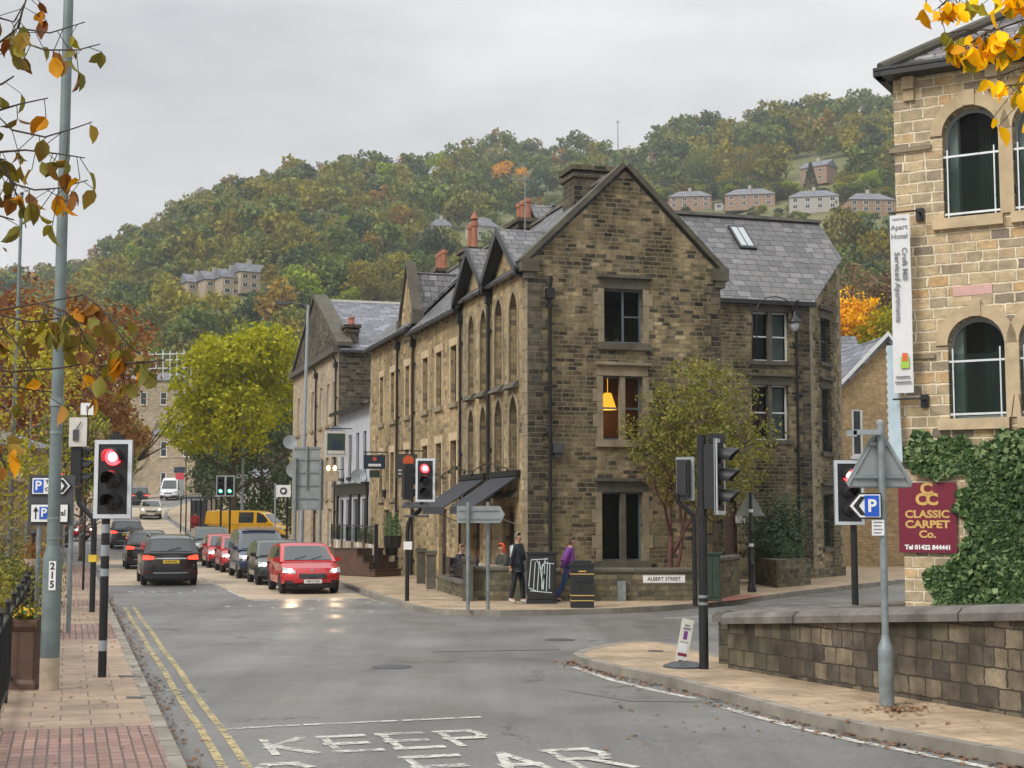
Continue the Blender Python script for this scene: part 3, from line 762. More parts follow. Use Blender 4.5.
hill_house(482, 240, 9, 6, 3.6, 'low grey roofed house behind the tall terracotta chimney pot', 'render_house', nwin=2, floors=1, roofh=3.4, chim=False, turn=.5)
for i, (px, py) in enumerate(((196,304),(214,300),(231,297),(249,294))):
    hill_house(px, py, 7.2, 7, 4.6, ['left end house with stone gable, of the pale terrace in the wood','second house from the left of the pale terrace in the wood','third house from the left of the pale terrace in the wood','right end house of the pale terrace in the wood'][i], 'stone_pale', hip=False, turn=.35, nwin=3, name='terraced_house', group='houses of the terrace in the wood')
# ------------------------------------------------------------------ ground, roads, pavements
def cgrid(name, mat, a0, a1, b0, b1, da, dz):    # a sheet that follows the street's slope
    vs = []; fs = []; na = max(1, int(math.ceil((a1-a0)/da)))
    for i in range(na+1):
        a = a0+(a1-a0)*i/na; vs += [AB(a, b0, dz=dz), AB(a, b1, dz=dz)]
    for i in range(na): k = 2*i; fs.append([k, k+1, k+3, k+2])
    mb = MB(); mb.add(vs, fs); return struct(mb.build(name, mat))
KB = lambda a: 0 if a < 128 else .0042*(a-128)**2 if a < 200 else 21.8+.6*(a-200)   # the street bends right far off
cgrid('ground', 'grass', -40, 600, -500, 500, 8, -.35)
def ribbon(name, mat, A, fb0, fb1, dz, thick=0, kind='structure'):
    vs = []; n = len(A)
    for a in A: vs += [AB(a, fb0(a), dz=dz), AB(a, fb1(a), dz=dz)]
    fs = [[2*i, 2*i+1, 2*i+3, 2*i+2] for i in range(n-1)]
    mb = MB(); mb.add(vs, fs)
    if thick:
        m = len(vs); lo = [v-Vector((0,0,thick)) for v in vs]; mb.v += [tuple(v) for v in lo]
        for i in range(n-1):
            k = 2*i; mb.f += [[k, k+2, k+2+m, k+m], [k+1+m, k+3+m, k+3, k+1]]; mb.mi += [0, 0]
        mb.f += [[0, m, m+1, 1], [m-1, 2*m-1, 2*m-2, m-2]]; mb.mi += [0, 0]
    o = mb.build(name, mat)
    if kind: o['kind'] = kind
    return o
fr = lambda a, b, s: [a+(b-a)*i/max(1, int((b-a)/s)) for i in range(max(1, int((b-a)/s))+1)]
# one wide asphalt sheet for the junction, then the street going off
mb = MB(); vs = []; fs = []
aa = fr(-12, 70, 4)+[74,78,82,86,90,96,103]; bb = [-14, -6, 0, 4, 8, 14, 22, 34, 60]
for a in aa:
    for b in bb: vs.append(AB(a, b))
m_ = len(bb)
for i in range(len(aa)-1):
    for j in range(m_-1): k = i*m_+j; fs.append([k, k+1, k+m_+1, k+m_])
mb.add(vs, fs); struct(mb.build('road', 'asphalt'))
ribbon('far_road', 'asphalt', fr(103, 260, 5), lambda a: -14+KB(a), lambda a: 16+KB(a), 0)
PH = .125
KL = 1.05; KR = 8.45
# left pavement: flags with bands of small red blocks, dropped at the side street
def left_pave(name, mat, a0, a1, dz=PH): ribbon(name, mat, fr(a0, a1, 3), lambda a: -6, lambda a: KL-.14, dz, .3)
aL = gp(100, 727, PH); a_l = aL.x*U.x+aL.y*U.y
left_pave('block_pavement', 'red_blocks', -12, a_l)
left_pave('left_pavement', 'flags', a_l, 26.8); left_pave('block_pavement', 'red_blocks', 26.8, 30.6); left_pave('left_pavement', 'flags', 30.6, 36.5)
left_pave('block_pavement', 'red_blocks', 36.5, 39.2); left_pave('left_pavement', 'flags', 39.2, 46); left_pave('block_pavement', 'red_blocks', 46, 66)
ribbon('kerb', 'kerb', fr(-12, 66, 3), lambda a: KL-.14, lambda a: KL, PH+.004, .3)
# kerb joints: thin dark lines are in the stone itself; one pale granite kerb stone stands proud at the block band
mb = MB()
for i in range(86):
    a = -11+i*.915; mb.obox(AB(a, KL-.141, dz=PH+.005), U*.012, N*.143, Vector((0,0,.001)))
struct(mb.build('kerb_joints', 'soil'))
ribbon('far_left_pavement', 'flags', fr(108, 240, 6), lambda a: -14+KB(a), lambda a: KL+KB(a), PH, .3)
# right pavement along the terrace, corner into the side street
K1 = [gp(340,586), gp(372,597), gp(409,610), gp(427,613.5), gp(449,615.2), gp(500,616), gp(560,615.3), gp(620,613.5), gp(665,611), gp(700,608), gp(730,605), gp(760,601), gp(800,595.5), gp(850,589.5), gp(905,583)]
K1 = [Vector((p.x, p.y, 0)) for p in K1]
e = (K1[-1]-K1[-2]).normalized(); K1 += [K1[-1]+e*12, K1[-1]+e*60]
def flat_slab(name, mat, loop, z1, t=.3):
    mb = MB(); lp = [Vector((p[0], p[1], z1)) for p in loop]; mb.prism(lp, Vector((0,0,-t))); return struct(mb.build(name, mat))
def kerbline(name, line, w=.15, side=1, z=PH+.004):   # a kerb of thickness along an open line; side = which side the pavement is on
    mb = MB(); n = len(line); ins = []
    for i, p in enumerate(line):
        t = (line[min(i+1, n-1)]-line[max(i-1, 0)]).normalized(); ins.append(p+Vector((-t.y, t.x, 0))*w*side)
    for i in range(n-1):
        a, b, c, d = line[i], line[i+1], ins[i+1], ins[i]
        mb.prism([Vector((q.x, q.y, z)) for q in (a, b, c, d)], Vector((0,0,-.3)))
    struct(mb.build(name, 'kerb')); return ins
ins = kerbline('kerb', K1, side=1)
back = [AB(66, KR+.15, z=0)]
flat_slab('right_pavement', 'flags_corner', ins+[Vector((60,75,0)), AB(66, 40, z=0), AB(66, KR+.15, z=0)], PH)
ribbon('kerb', 'kerb', fr(48.0, 66, 3), lambda a: KR, lambda a: KR+.15, PH+.004, .3)
ribbon('kerb', 'kerb', fr(66, 128, 3), lambda a: KR, lambda a: KR+.15, PH+.004, .3)
ribbon('right_pavement', 'flags_corner', fr(66, 128, 3), lambda a: KR+.15, lambda a: 34, PH, .3)
ribbon('far_right_pavement', 'flags_corner', fr(128, 250, 5), lambda a: KR+KB(a), lambda a: KR+30+KB(a), PH, .3)
# red tactile patch at the crossing point
tp = [gp(702,603.6,PH), gp(736,600.2,PH), gp(766,595.4,PH), gp(728,595.8,PH)]
mb = MB(); mb.poly([Vector((p.x, p.y, PH+.006)) for p in tp]); struct(mb.build('tactile_paving', 'red_tactile'))
# the near right pavement: a rounded nose between the two roads, in front of the bridge wall
K2 = [gp(677,652), gp(660,649.5), gp(642,648.2), gp(620,649.5), gp(596,654), gp(580,658), gp(573,661.5), gp(578,665), gp(600,671.5), gp(627,678), gp(670,687), gp(724,702), gp(794,722), gp(860,736.5), gp(940,752.5), gp(1024,768)]
K2 = [Vector((p.x, p.y, 0)) for p in K2]
e = (K2[-1]-K2[-2]).normalized(); K2 += [K2[-1]+e*6, K2[-1]+e*12+N*1.0]
K2 = [Vector((5.4,19.5,0)), gp(735,668).xy.to_3d()]+K2
ins2 = kerbline('kerb', K2, side=1)
flat_slab('near_right_pavement', 'flags_corner', ins2+[Vector((9,-5,0)), Vector((12,12,0))], PH)
mb = MB(); 
for line in (K2[8:], K1):
    acc = 0
    for i in range(len(line)-1):
        L = (line[i+1]-line[i]).length; t = (line[i+1]-line[i]).normalized(); q = Vector((-t.y, t.x, 0)); x = .9-acc
        while x < L and L < 50:
            mb.obox(line[i]+t*x+Vector((0,0,PH+.0045)), t*.012, q*.15, Vector((0,0,.001))); x += .9
        acc = (L-(x-.9)) % .9
struct(mb.build('kerb_joints', 'soil'))
# buff high-grip surfacing
ribbon('buff_surface', 'buff_surface', fr(40.2, 101, 3), lambda a: 4.78, lambda a: KR-.35, .004)
ribbon('buff_surface', 'buff_surface', fr(49.5, 74, 3), lambda a: KL+.3, lambda a: 4.72, .004)
ribbon('buff_surface', 'buff_surface', fr(105, 150, 4), lambda a: KL+.3+KB(a), lambda a: KR-.35+KB(a), .004)
# painted markings
def mark(name, a0, a1, b0, b1, mat='paint_white', dz=.008): return ribbon(name, mat, fr(a0, a1, 3), lambda a: b0, lambda a: b1, dz)
for a in fr(41.5, 95, 6)[:-1]: mark('centre_line', a, a+4.0, 4.70, 4.82)
mark('stop_line', 39.6, 39.95, 4.85, KR-.5)
def pline(name, pxs, w, mat, dz=.008, zz=0.0):
    P = [gp(x, y) for x, y in pxs]; mb = MB()
    for p, q in zip(P, P[1:]):
        t = (q-p).normalized(); s_ = Vector((-t.y, t.x, 0))*w/2
        mb.poly([v+Vector((0,0,dz+zz)) for v in (p-s_, q-s_, q+s_, p+s_)][::-1] if False else [v+Vector((0,0,dz+zz)) for v in (p+s_, p-s_, q-s_, q+s_)])
    return struct(mb.build(name, mat))
for off in (.33, .55):
    A = fr(-10, 38, 2); g_ = np.random.default_rng(int(off*100))
    ribbon('yellow_line', 'paint_yellow', A, lambda a, o=off: KL+o+.012*math.sin(a*.9), lambda a, o=off: KL+o+.085+.012*math.sin(a*.9), .008)
for b in (-.35, -.1): mark('yellow_line', 41, 56, b, b+.09, 'paint_yellow', PH+.006)
pline('white_line', [(225,729.5),(300,725.6)], .10, 'paint_white'); pline('white_line', [(303,725.4),(398,721.2)], .10, 'paint_white'); pline('white_line', [(402,721),(481,717.5)], .10, 'paint_white')
pline('white_line', [(262,685.5),(316,683.4)], .12, 'paint_faint'); pline('white_line', [(165,691),(183,690)], .09, 'paint_white')
pline('white_line', [(664,618.5),(700,617)], .14, 'paint_white'); pline('white_line', [(706,616.6),(760,613)], .14, 'paint_white'); pline('white_line', [(608,629),(640,627.5)], .12, 'paint_faint')
pline('white_line', [(575,667.5),(612,680.5),(655,691),(697,699.5)], .12, 'paint_white'); pline('white_line', [(724,708),(790,726.5),(860,742.5),(950,760),(1024,776)], .12, 'paint_white')
pline('white_line', [(378,602),(352,593)], .12, 'paint_yellow')
pline('white_line', [(118,590.5),(215,588)], .10, 'paint_faint'); pline('white_line', [(133,601),(140,600.5)], .1, 'paint_yellow')
mb = MB(); g_ = np.random.default_rng(3)
for row, (x0, y0, x1, y1, n) in enumerate(((128,593,235,590,9),(250,598,384,603,9),(232,606,372,612,8))):
    for i in range(n):
        t = i/(n-1); p = gp(x0+(x1-x0)*t+g_.normal()*1.5, y0+(y1-y0)*t+g_.normal()*.5); mb.lathe([(.07,.0),(.06,.012)], (p.x,p.y,0), 8)
struct(mb.build('crossing_studs', 'paint_white'))
# KEEP CLEAR in worn thermoplastic strokes
STRK = {'K': [((0,0),(0,1)), ((0,.45),(1,1)), ((.15,.5),(1,0))], 'E': [((0,0),(0,1)), ((0,0),(1,0)), ((0,.5),(.85,.5)), ((0,1),(1,1))],
        'P': [((0,0),(0,1)), ((0,1),(.8,1)), ((.8,1),(1,.85)), ((1,.85),(1,.62)), ((1,.62),(.8,.48)), ((.8,.48),(0,.48))], 'C': [((1,.82),(.75,1)), ((.75,1),(.25,1)), ((.25,1),(0,.8)), ((0,.8),(0,.2)), ((0,.2),(.25,0)), ((.25,0),(.75,0)), ((.75,0),(1,.18))],
        'L': [((0,0),(0,1)), ((0,0),(1,0))], 'A': [((0,0),(.5,1)), ((.5,1),(1,0)), ((.2,.38),(.8,.38))], 'R': [((0,0),(0,1)), ((0,1),(.8,1)), ((.8,1),(1,.8)), ((1,.8),(1,.65)), ((1,.65),(.8,.5)), ((.8,.5),(0,.5)), ((.45,.5),(1,0))]}
def road_word(word, a0, a1, b0, b1, gap, wear={}):
    n = len(word); w = (b1-b0-gap*(n-1))/n
    for i, ch in enumerate(word):
        bl = b0+i*(w+gap); mb = MB(); q = 0
        for (x0, y0), (x1, y1) in STRK[ch]:
            p = Vector((x0*w, y0*(a1-a0), 0)); r = Vector((x1*w, y1*(a1-a0), 0)); t = (r-p).normalized(); s_ = Vector((-t.y, t.x, 0))
            hw = .042+.036*abs(t.x)
            c = [p-t*hw+s_*hw, p-t*hw-s_*hw, r+t*hw-s_*hw, r+t*hw+s_*hw]
            mb.poly([AB(a0+v.y, bl+v.x, z=.008+.0008*q) for v in c]); q += 1
        struct(mb.build('road_lettering', wear.get(i, 'paint_white')))
road_word('KEEP', 14.25, 15.2, 1.98, 4.2, .25)
road_word('CLEAR', 12.6, 13.7, 1.72, 5.0, .26, {1: 'paint_faint'})
# darker reinstated strips and drain covers in the carriageway
def patch(name, pxs, mat, dz=.005, up=0):
    P = [gp(x, y, up) for x, y in pxs]; mb = MB(); mb.poly([Vector((p.x, p.y, up+dz)) for p in P]); return struct(mb.build(name, mat))
patch('road_patch', [(560,690),(630,701.5),(725,702.5),(706,698.5),(640,699)][::-1], 'asphalt_patch')
patch('road_patch', [(133,631),(178,629.5),(176,627),(134,628)], 'asphalt_patch')
patch('road_patch', [(432,652),(560,650),(556,646),(436,648)], 'asphalt_patch', .006)
for px, py, r in ((392,667,.3),(560,640,.28)):
    p = gp(px, py); mb = MB(); mb.lathe([(r,.002),(r,.007),(r*.93,.0075),(r*.9,.005),(0,.006)], (p.x,p.y,0), 24); struct(mb.build('manhole_cover', 'dark_grey'))
g_ = np.random.default_rng(8)
for i in range(0):                                       # thin sealed cracks
    p = gp(240+90*i+g_.random()*40, 632+70*g_.random()); mb = MB(); q = p.copy(); d = N if i % 2 else U; pts = [p]
    for k in range(9): q = q+(d+Vector((g_.normal()*.35, g_.normal()*.35, 0)))*.45; pts.append(q)
    for a, b in zip(pts, pts[1:]): t_ = (b-a).normalized(); s_ = Vector((-t_.y, t_.x, 0))*.012; mb.poly([v+Vector((0,0,.0035)) for v in (a+s_, a-s_, b-s_, b+s_)])
    struct(mb.build('road_crack', 'soil'))
patch('drain_cover', [(118,677),(138,677.5),(137,675.8),(119,675.4)], 'dark_grey', .006, PH)
patch('drain_cover', [(126,698.5),(146,699),(145,697),(127,696.6)], 'dark_grey', .006, PH)
patch('drain_cover', [(648,651.5),(664,651.8),(662,650.5),(649,650.3)], 'dark_grey', .006, PH)
# fallen leaves in the gutters: a scatter nobody could count
P = []
g_ = np.random.default_rng(21)
for i in range(900):
    a = g_.random()*44; b = KL+.02+abs(g_.normal())*.13; p = AB(a, b, z=.012); P.append(p)
for i in range(500):
    k = g_.integers(8, len(K2)-2); t = g_.random(); p = K2[k].lerp(K2[k+1], t); d = (K2[k+1]-K2[k]).normalized(); p = p-Vector((-d.y, d.x, 0))*abs(g_.normal())*.14; p.z = .012; P.append(p)
for i in range(160):
    p = gp(900+g_.normal()*16, 710+g_.normal()*3, PH); p.z = PH+.015; P.append(p)
for i in range(260): p = AB(g_.random()*40, -1.5+g_.random()*2.5, z=PH+.012); P.append(p)
for i in range(80): p = gp(600+g_.random()*420, 680+g_.random()*60, PH); p.z = (PH+.014) if (p.x*N.x+p.y*N.y) > 7.9 else .012; P.append(p)
P = np.array([tuple(p) for p in P])
o = leaf_object('fallen_leaves', P, .06, 'dead_leaf', None, .7, 2, bias=np.array([0,0,3.0])); tag(o, 'scatter of fallen brown leaves along the gutters and pavements', 'leaves', kind='stuff')
# ------------------------------------------------------------------ window helper
def window(t, f, hole, kind='sash', rec=.16, frame='frame_blue', pane='glass', sill=None, lintel=None, stone='dressed', fw=.055, mull=None, sash=True, label=None, name='window', sillh=.14, split=None):
    us = [p[0] for p in hole]; zs = [p[1] for p in hole]; u0, u1, z0, z1 = min(us), max(us), min(zs), max(zs)
    mb = MB()
    isr = len(hole) == 4
    if isr:
        mb.fbox(f, u0, u1, z0, z0+fw, -rec-.05, -rec+.02); mb.fbox(f, u0, u1, z1-fw, z1, -rec-.05, -rec+.02)
        mb.fbox(f, u0, u0+fw, z0+fw, z1-fw, -rec-.05, -rec+.02); mb.fbox(f, u1-fw, u1, z0+fw, z1-fw, -rec-.05, -rec+.02)
    else:
        n = len(hole); c = ((u0+u1)/2, (z0+z1)/2)
        for i in range(n):
            a, b = hole[i], hole[(i+1) % n]
            def sh(p): 
                d = (c[0]-p[0], c[1]-p[1]); L = math.hypot(*d); return (p[0]+d[0]/L*fw*1.3, p[1]+d[1]/L*fw*1.3)
            a2, b2 = sh(a), sh(b); mb.prism([f.P(a[0],a[1],-rec-.04), f.P(b[0],b[1],-rec-.04), f.P(b2[0],b2[1],-rec-.04), f.P(a2[0],a2[1],-rec-.04)], f.n*.06)
    um = (u0+u1)/2
    if kind in ('sash', 'two'):
        zm = z0+(z1-z0)*.5
        if kind == 'two' or mull: pass
        if sash: mb.fbox(f, u0+fw, u1-fw, zm-.025, zm+.025, -rec-.04, -rec+.012)
    if kind == 'casement':
        s_ = u0+(u1-u0)*.54; mb.fbox(f, s_-.03, s_+.03, z0+fw, z1-fw, -rec-.04, -rec+.012); zm = z0+(z1-z0)*.5; mb.fbox(f, s_+.03, u1-fw, zm-.02, zm+.02, -rec-.04, -rec+.01)
    if kind == 'glazing':
        mb.fbox(f, um-.02, um+.02, z0+fw, z1-fw, -rec-.04, -rec+.01); zm = z0+(z1-z0)*.5; mb.fbox(f, u0+fw, u1-fw, zm-.025, zm+.025, -rec-.04, -rec+.012)
    w = mb.build(name, frame, t)
    if label: w['label'] = label
    m2 = MB()
    inn = [(u, z) for u, z in hole]; m2.poly([f.P(u, z, -rec-.02) for u, z in inn]); 
    if isr: m2 = MB().fbox(f, u0+.01, u1-.01, z0+.01, z1-.01, -rec-.03, -rec-.02)
    m2.build('pane', pane, w)
    if mull:
        m3 = MB()
        for u in mull: m3.fbox(f, u-.075, u+.075, z0, z1, -rec+.012, .0-.02)
        m3.build('mullion', stone, w)
    if sill is not None:
        m4 = MB(); m4.fbox(f, u0-sill, u1+sill, z0-sillh, z0-.001, -rec, .09); m4.build('sill', stone, w)
    if lintel is not None:
        m5 = MB(); m5.fbox(f, u0-lintel, u1+lintel, z1+.002, z1+.30, -.1, .02); m5.fbox(f, u0-lintel-.06, u1+lintel+.06, z1+.30, z1+.39, -.05, .13); m5.build('lintel', stone, w)
    return w
def quoins(mb, f, u, side, z0, z1, h=.3, a=.42, b=.26, o=.02):
    z = z0; i = 0
    while z < z1-.05:
        zz = min(z+h-.012, z1); L = a if i % 2 else b
        mb.fbox(f, u if side > 0 else u-L, u+L if side > 0 else u, z, zz, -.05, o); z += h; i += 1
def gutterpipe(t, f, u, z0, z1, out=.09, r=.05, mat='gutter_black', head=True):
    mb = MB(); mb.tube([f.P(u, z0, out), f.P(u, z1-.35, out), f.P(u, z1-.1, out+.12), f.P(u, z1, out+.12)], r, 8)
    for z in np.arange(z0+.6, z1-.5, 1.8): mb.fbox(f, u-.09, u+.09, z, z+.09, .0, out)
    if head: mb.fbox(f, u-.12, u+.12, z1-.62, z1-.34, .01, .2)
    return mb.build('drainpipe', mat, t, smooth=40)
def chimney(rf, c, sx, sy, z0, z1, mat='stone_dark', pots=4, pot='pot_clay', ph=.75, ang=None, big=False):
    d = U; e_ = N; mb = MB(); c = Vector((c.x, c.y, 0))
    mb.obox(c-d*sx/2-e_*sy/2+Vector((0,0,z0)), d*sx, e_*sy, Vector((0,0,z1-z0)))
    for zz, ex in ((z1-.34, .06), (z1-.12, .11)): mb.obox(c-d*(sx/2+ex)-e_*(sy/2+ex)+Vector((0,0,zz)), d*(sx+2*ex), e_*(sy+2*ex), Vector((0,0,.14)))
    ch = mb.build('chimney', mat, rf)
    for i in range(pots):
        m = MB(); p = c+d*((i+.5)/pots-.5)*sx*.92+Vector((0,0,z1+.02)); r = .13
        m.lathe([(r*1.15,0),(r*1.15,.1),(r,.12),(r*.86,ph*.78),(r*1.12,ph*.80),(r*1.15,ph*.9),(r*.95,ph),(r*.7,ph),(r*.7,ph*.8)], p, 12)
        if i % 2 == 0 and big: m.lathe([(r*.5,ph),(r*1.3,ph+.08),(r*.3,ph+.38)], p, 10)
        m.build('chimney_pot', pot if i % 3 != 2 else 'pot_clay', ch, smooth=40)
    return ch
# ================================================================== the corner building
AG, BL, BR = 38.2, 12.13, 18.0
A1_, A2_, A3_, A4_, A5_ = 45.1, 52.1, 60.2, 67.8, 82.3
pFL = AB(AG, BL, z=0); pFR = AB(AG, BR, z=0)
FG = Face(pFL, pFR)                                   # the gable front
FS = Face(AB(100, BL, z=0), AB(AG, BL, z=0))          # the long street side; u runs towards the camera
su = lambda a: 100-a
t = thing('corner_building', 'tall sooty stone gabled corner building with pointed street windows and a slate roofed wing', 'building', AB(AG, BL, z=0))
CB = t; LG = FG.L; EZ = FG.uz(535, 262)[1]; AZ = FG.uz(631, 173)[1]; print('eave', EZ, 'apex', AZ)
EZ = 9.3; AZ = 12.15
w2 = FG.rect(604, 289, 643, 343); w1 = FG.rect(603, 376, 643, 440); w0 = FG.rect(602, 492, 643, 561)
print('gable windows', w2, w1, w0, LG)
cu_ = (w1[0]+w1[1])/2
holes = [rectl(*w2), rectl(*w1), rectl(*w0)]
mw = MB()
mw.wall(FG, [(0,-.3),(LG,-.3),(LG,EZ),(LG/2,AZ),(0,EZ)], holes, .22)
# street side, with pointed windows in two rows
def sx_(px, py): return FS.uz(px, py)
RID = 12.15; bm_ = (BL+BR)/2
lanc = []
ROWZ = [(6.0, 8.3), (2.9, 5.3)]
bays = [(39.15, 39.95), (40.65, 41.45), (42.35, 43.05), (43.75, 44.45)]
for a0, a1 in bays:
    for z0, zs in ROWZ: lanc.append(arch(su(a1), su(a0), z0+.1, zs-.25, 8, 'point'))
door_h = [rectl(su(40.6), su(39.5), .15, 2.55), rectl(su(44.2), su(43.1), .15, 2.55)]
GAB = [(38.55, 41.75), (41.95, 45.0)]
out = [(su(A1_), -.3), (su(AG), -.3), (su(AG), EZ)]
for g0, g1 in GAB: out += [(su(g0), EZ), (su((g0+g1)/2), EZ+1.15), (su(g1), EZ)]
out += [(su(A1_), EZ)]
mw.cur = 1; mw.wall(FS, out, lanc+door_h, .28)
# hidden sides so that light and shade are right
FR = Face(pFR, AB(60.2, BR, z=0)); FB = Face(AB(A1_, BR, z=0), AB(A1_, BL, z=0))
mw.cur = 0
ZW = 9.85; AW = AG+7.0
C0 = AB(AW, BR, z=0); C1 = AB(AW, 24.7, z=0); SD = Vector((.551, .834, 0)); C2 = C1+SD*3.0; C3 = C2+U*4.2; C4 = AB(C3.dot(U), BR, z=0)
FW = Face(C0, C1); FE = Face(C1, C2)
ww2 = FW.rect(752, 312, 789, 361); ww1 = FW.rect(752, 385, 789, 440)
print('wing windows', ww2, ww1, FW.L)
wd = rectl(*FW.rect(725, 500, 737, 570)); 
hw = [rectl(*ww2), rectl(*ww1), wd]
SLW = (13.35-ZW)/3.6
z2 = ZW+SLW*((C2-C1).dot(U))
mw.wall(FW, [(0,-.3),(FW.L,-.3),(FW.L,ZW),(0,ZW)], hw, .2)
he = []
for py0, py1 in ((318, 362), (388, 452), (494, 548)):
    a_ = FE.uz(822, py0)[1]; b_ = FE.uz(822, py1)[1]; he.append(rectl(1.0, 2.0, b_, a_))
mw.wall(FE, [(0,-.3),(FE.L,-.3),(FE.L,z2),(0,ZW)], he, .2)
mw.poly([C2, C3, C3+Vector((0,0,13.2)), C2+Vector((0,0,z2))]); mw.poly([C3, C4, C4+Vector((0,0,13.2)), C3+Vector((0,0,13.2))])
mw.poly([AB(AG,BR,z=0), AB(A1_,BR,z=0), AB(A1_,BR,z=EZ), AB(AG,BR,z=EZ)])
mw.poly([AB(A1_,BR,z=0), AB(A1_,BL,z=0), AB(A1_,BL,z=EZ), AB(A1_,bm_,z=RID), AB(A1_,BR,z=EZ)])
wl = mw.build('wall', ['stone_gable', 'stone_street'], t)
# dressings: quoins, plinths, kneelers and copings
for q_ in ((FG, 0, 1, 0, EZ-.3, .3, .62, .42), (FG, LG, -1, 0, EZ-.3, .3, .5, .3), (FW, FW.L, -1, 0, ZW-.3, .3, .5, .3)): mb = MB(); quoins(mb, *q_); mb.build('quoins', 'stone_dark', t)
for q_ in ((FS, su(AG), -1, 0, EZ-.3, .3, .5, .3), (FS, su(A1_), 1, 0, EZ-.3, .3, .45, .28), (FE, 0, 1, 0, ZW-.3, .3, .45, .28), (FE, FE.L, -1, 0, z2-.3, .3, .4, .25)): mb = MB(); quoins(mb, *q_); mb.build('quoins', 'dressed', t)
mb = MB()
for s_, (u, u2) in ((0,(0, LG/2)), (1,(LG, LG/2))):   # raking copings
    sg = -1 if s_ == 0 else 1
    p, q = FG.P(u+sg*.16, EZ-.02, .1), FG.P(u2, AZ+.12, .1)
    r_ = (q-p); nn = FG.n*-.42; up = r_.cross(FG.n).normalized(); up = up if up.z > 0 else -up
    mb.obox(p, r_, nn, up*.15)
mb.fbox(FG, -.22, .30, EZ-.22, EZ+.14, -.3, .13); mb.fbox(FG, LG-.28, LG+.24, EZ-.22, EZ+.14, -.3, .13); mb.fbox(FG, -.12, .2, EZ-.42, EZ-.22, -.2, .08); mb.fbox(FG, LG-.18, LG+.14, EZ-.42, EZ-.22, -.2, .08)
mb.build('coping', 'dressed_dark', t)
mb = MB(); mb.fbox(FG, -.04, LG+.04, -.2, .55, -.1, .05); mb.fbox(FS, su(39.45), su(AG), -.2, .5, -.1, .05); mb.fbox(FS, su(43.05), su(40.65), -.2, .5, -.1, .05); mb.fbox(FS, su(A1_), su(44.25), -.2, .5, -.1, .05); mb.fbox(FW, 0, FW.L+.03, -.2, .45, -.1, .04); mb.fbox(FE, 0, FE.L, -.2, .45, -.1, .04); mb.build('plinth', 'stone_garden', t)
# surrounds + windows of the gable
def surround(parent, f, h, wl_=.22, z=.0, mat='dressed'):
    u0, u1, z0, z1 = h
    for sd in (0, 1):
        mb = MB(); zz = z0; i = 0
        while zz < z1-.02:
            L = wl_ if i % 2 else wl_*.62; z3 = min(zz+.36, z1); mb.fbox(f, u0-L if sd == 0 else u1+.001, u0-.001 if sd == 0 else u1+L, zz+.004, z3-.004, -.1, .016); zz += .36; i += 1
        mb.build('jamb', mat, parent)
for h_, kd, mu, lab in ((w2, 'casement', None, None), (w1, 'sash', [cu_], 'lit window with a glowing orange lampshade'), (w0, 'sash', [cu_], None)):
    w = window(t, FG, rectl(*h_), kd, .2, 'frame_blue', 'glass_clear', sill=.22, lintel=.16, stone='dressed_dark' if h_ != w1 else 'dressed', mull=mu, sillh=.2, label=lab, sash=h_ != w0)
    surround(w, FG, h_, .30)
# rooms behind them: dark back walls, a lampshade, plants on a sill
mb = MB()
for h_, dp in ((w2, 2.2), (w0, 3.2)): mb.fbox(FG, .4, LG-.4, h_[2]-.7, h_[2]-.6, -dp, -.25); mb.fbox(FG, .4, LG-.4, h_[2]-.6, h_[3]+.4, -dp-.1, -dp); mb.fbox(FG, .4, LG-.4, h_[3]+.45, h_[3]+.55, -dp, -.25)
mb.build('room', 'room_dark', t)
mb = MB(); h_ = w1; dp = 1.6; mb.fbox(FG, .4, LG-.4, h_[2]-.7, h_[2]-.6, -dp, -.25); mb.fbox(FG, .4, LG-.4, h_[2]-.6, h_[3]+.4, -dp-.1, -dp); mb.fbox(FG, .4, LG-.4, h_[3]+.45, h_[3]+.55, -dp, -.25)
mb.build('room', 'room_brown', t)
lp = FG.uz(613, 400); mb = MB(); c = FG.P(lp[0]+.12, lp[1]+.02, -.75); mb.lathe([(.27,-.24),(.25,-.2),(.12,.2),(.10,.24)], c, 16); mb.tube([c+Vector((0,0,.2)), c+Vector((0,0,.9))], .01, 5)
o = mb.build('hanging_lamp', 'lamp_shade', None, smooth=40); tag(o, 'glowing orange conical lampshade hanging inside the first floor gable window', 'lamp')
pl_ = bpy.data.lights.new('room_lamp', 'POINT'); pl_.energy = 22; pl_.color = (1,.55,.2); pl_.shadow_soft_size = .1; po = bpy.data.objects.new('room_lamp', pl_); COL.objects.link(po); po.location = c-Vector((0,0,.45))
for i, px in enumerate((609, 621, 630)):
    u = FG.uz(px, 338)[0]; mb = MB(); b = FG.P(u, w2[2]+.005, -.36); mb.lathe([(.05,0),(.07,.14),(.065,.14)], b, 10); 
    tt = thing('potted_plant', ['leftmost small potted plant on the top gable window sill', 'taller potted plant in the middle of the top gable window sill', 'small trailing plant at the right of the top gable window sill'][i], 'plant', b)
    mb.build('pot', 'offwhite' if i < 2 else 'frame_blue', tt); g2 = np.random.default_rng(i); n_ = 40+60*(i == 1); P = g2.normal(size=(n_,3))*np.array([.07,.05,.07+.08*(i == 1)])+np.array([b.x, b.y, b.z+.22+.1*(i == 1)])
    leaf_object('leaves', P, .06, 'leaf_shrub', tt, off=tuple(b))
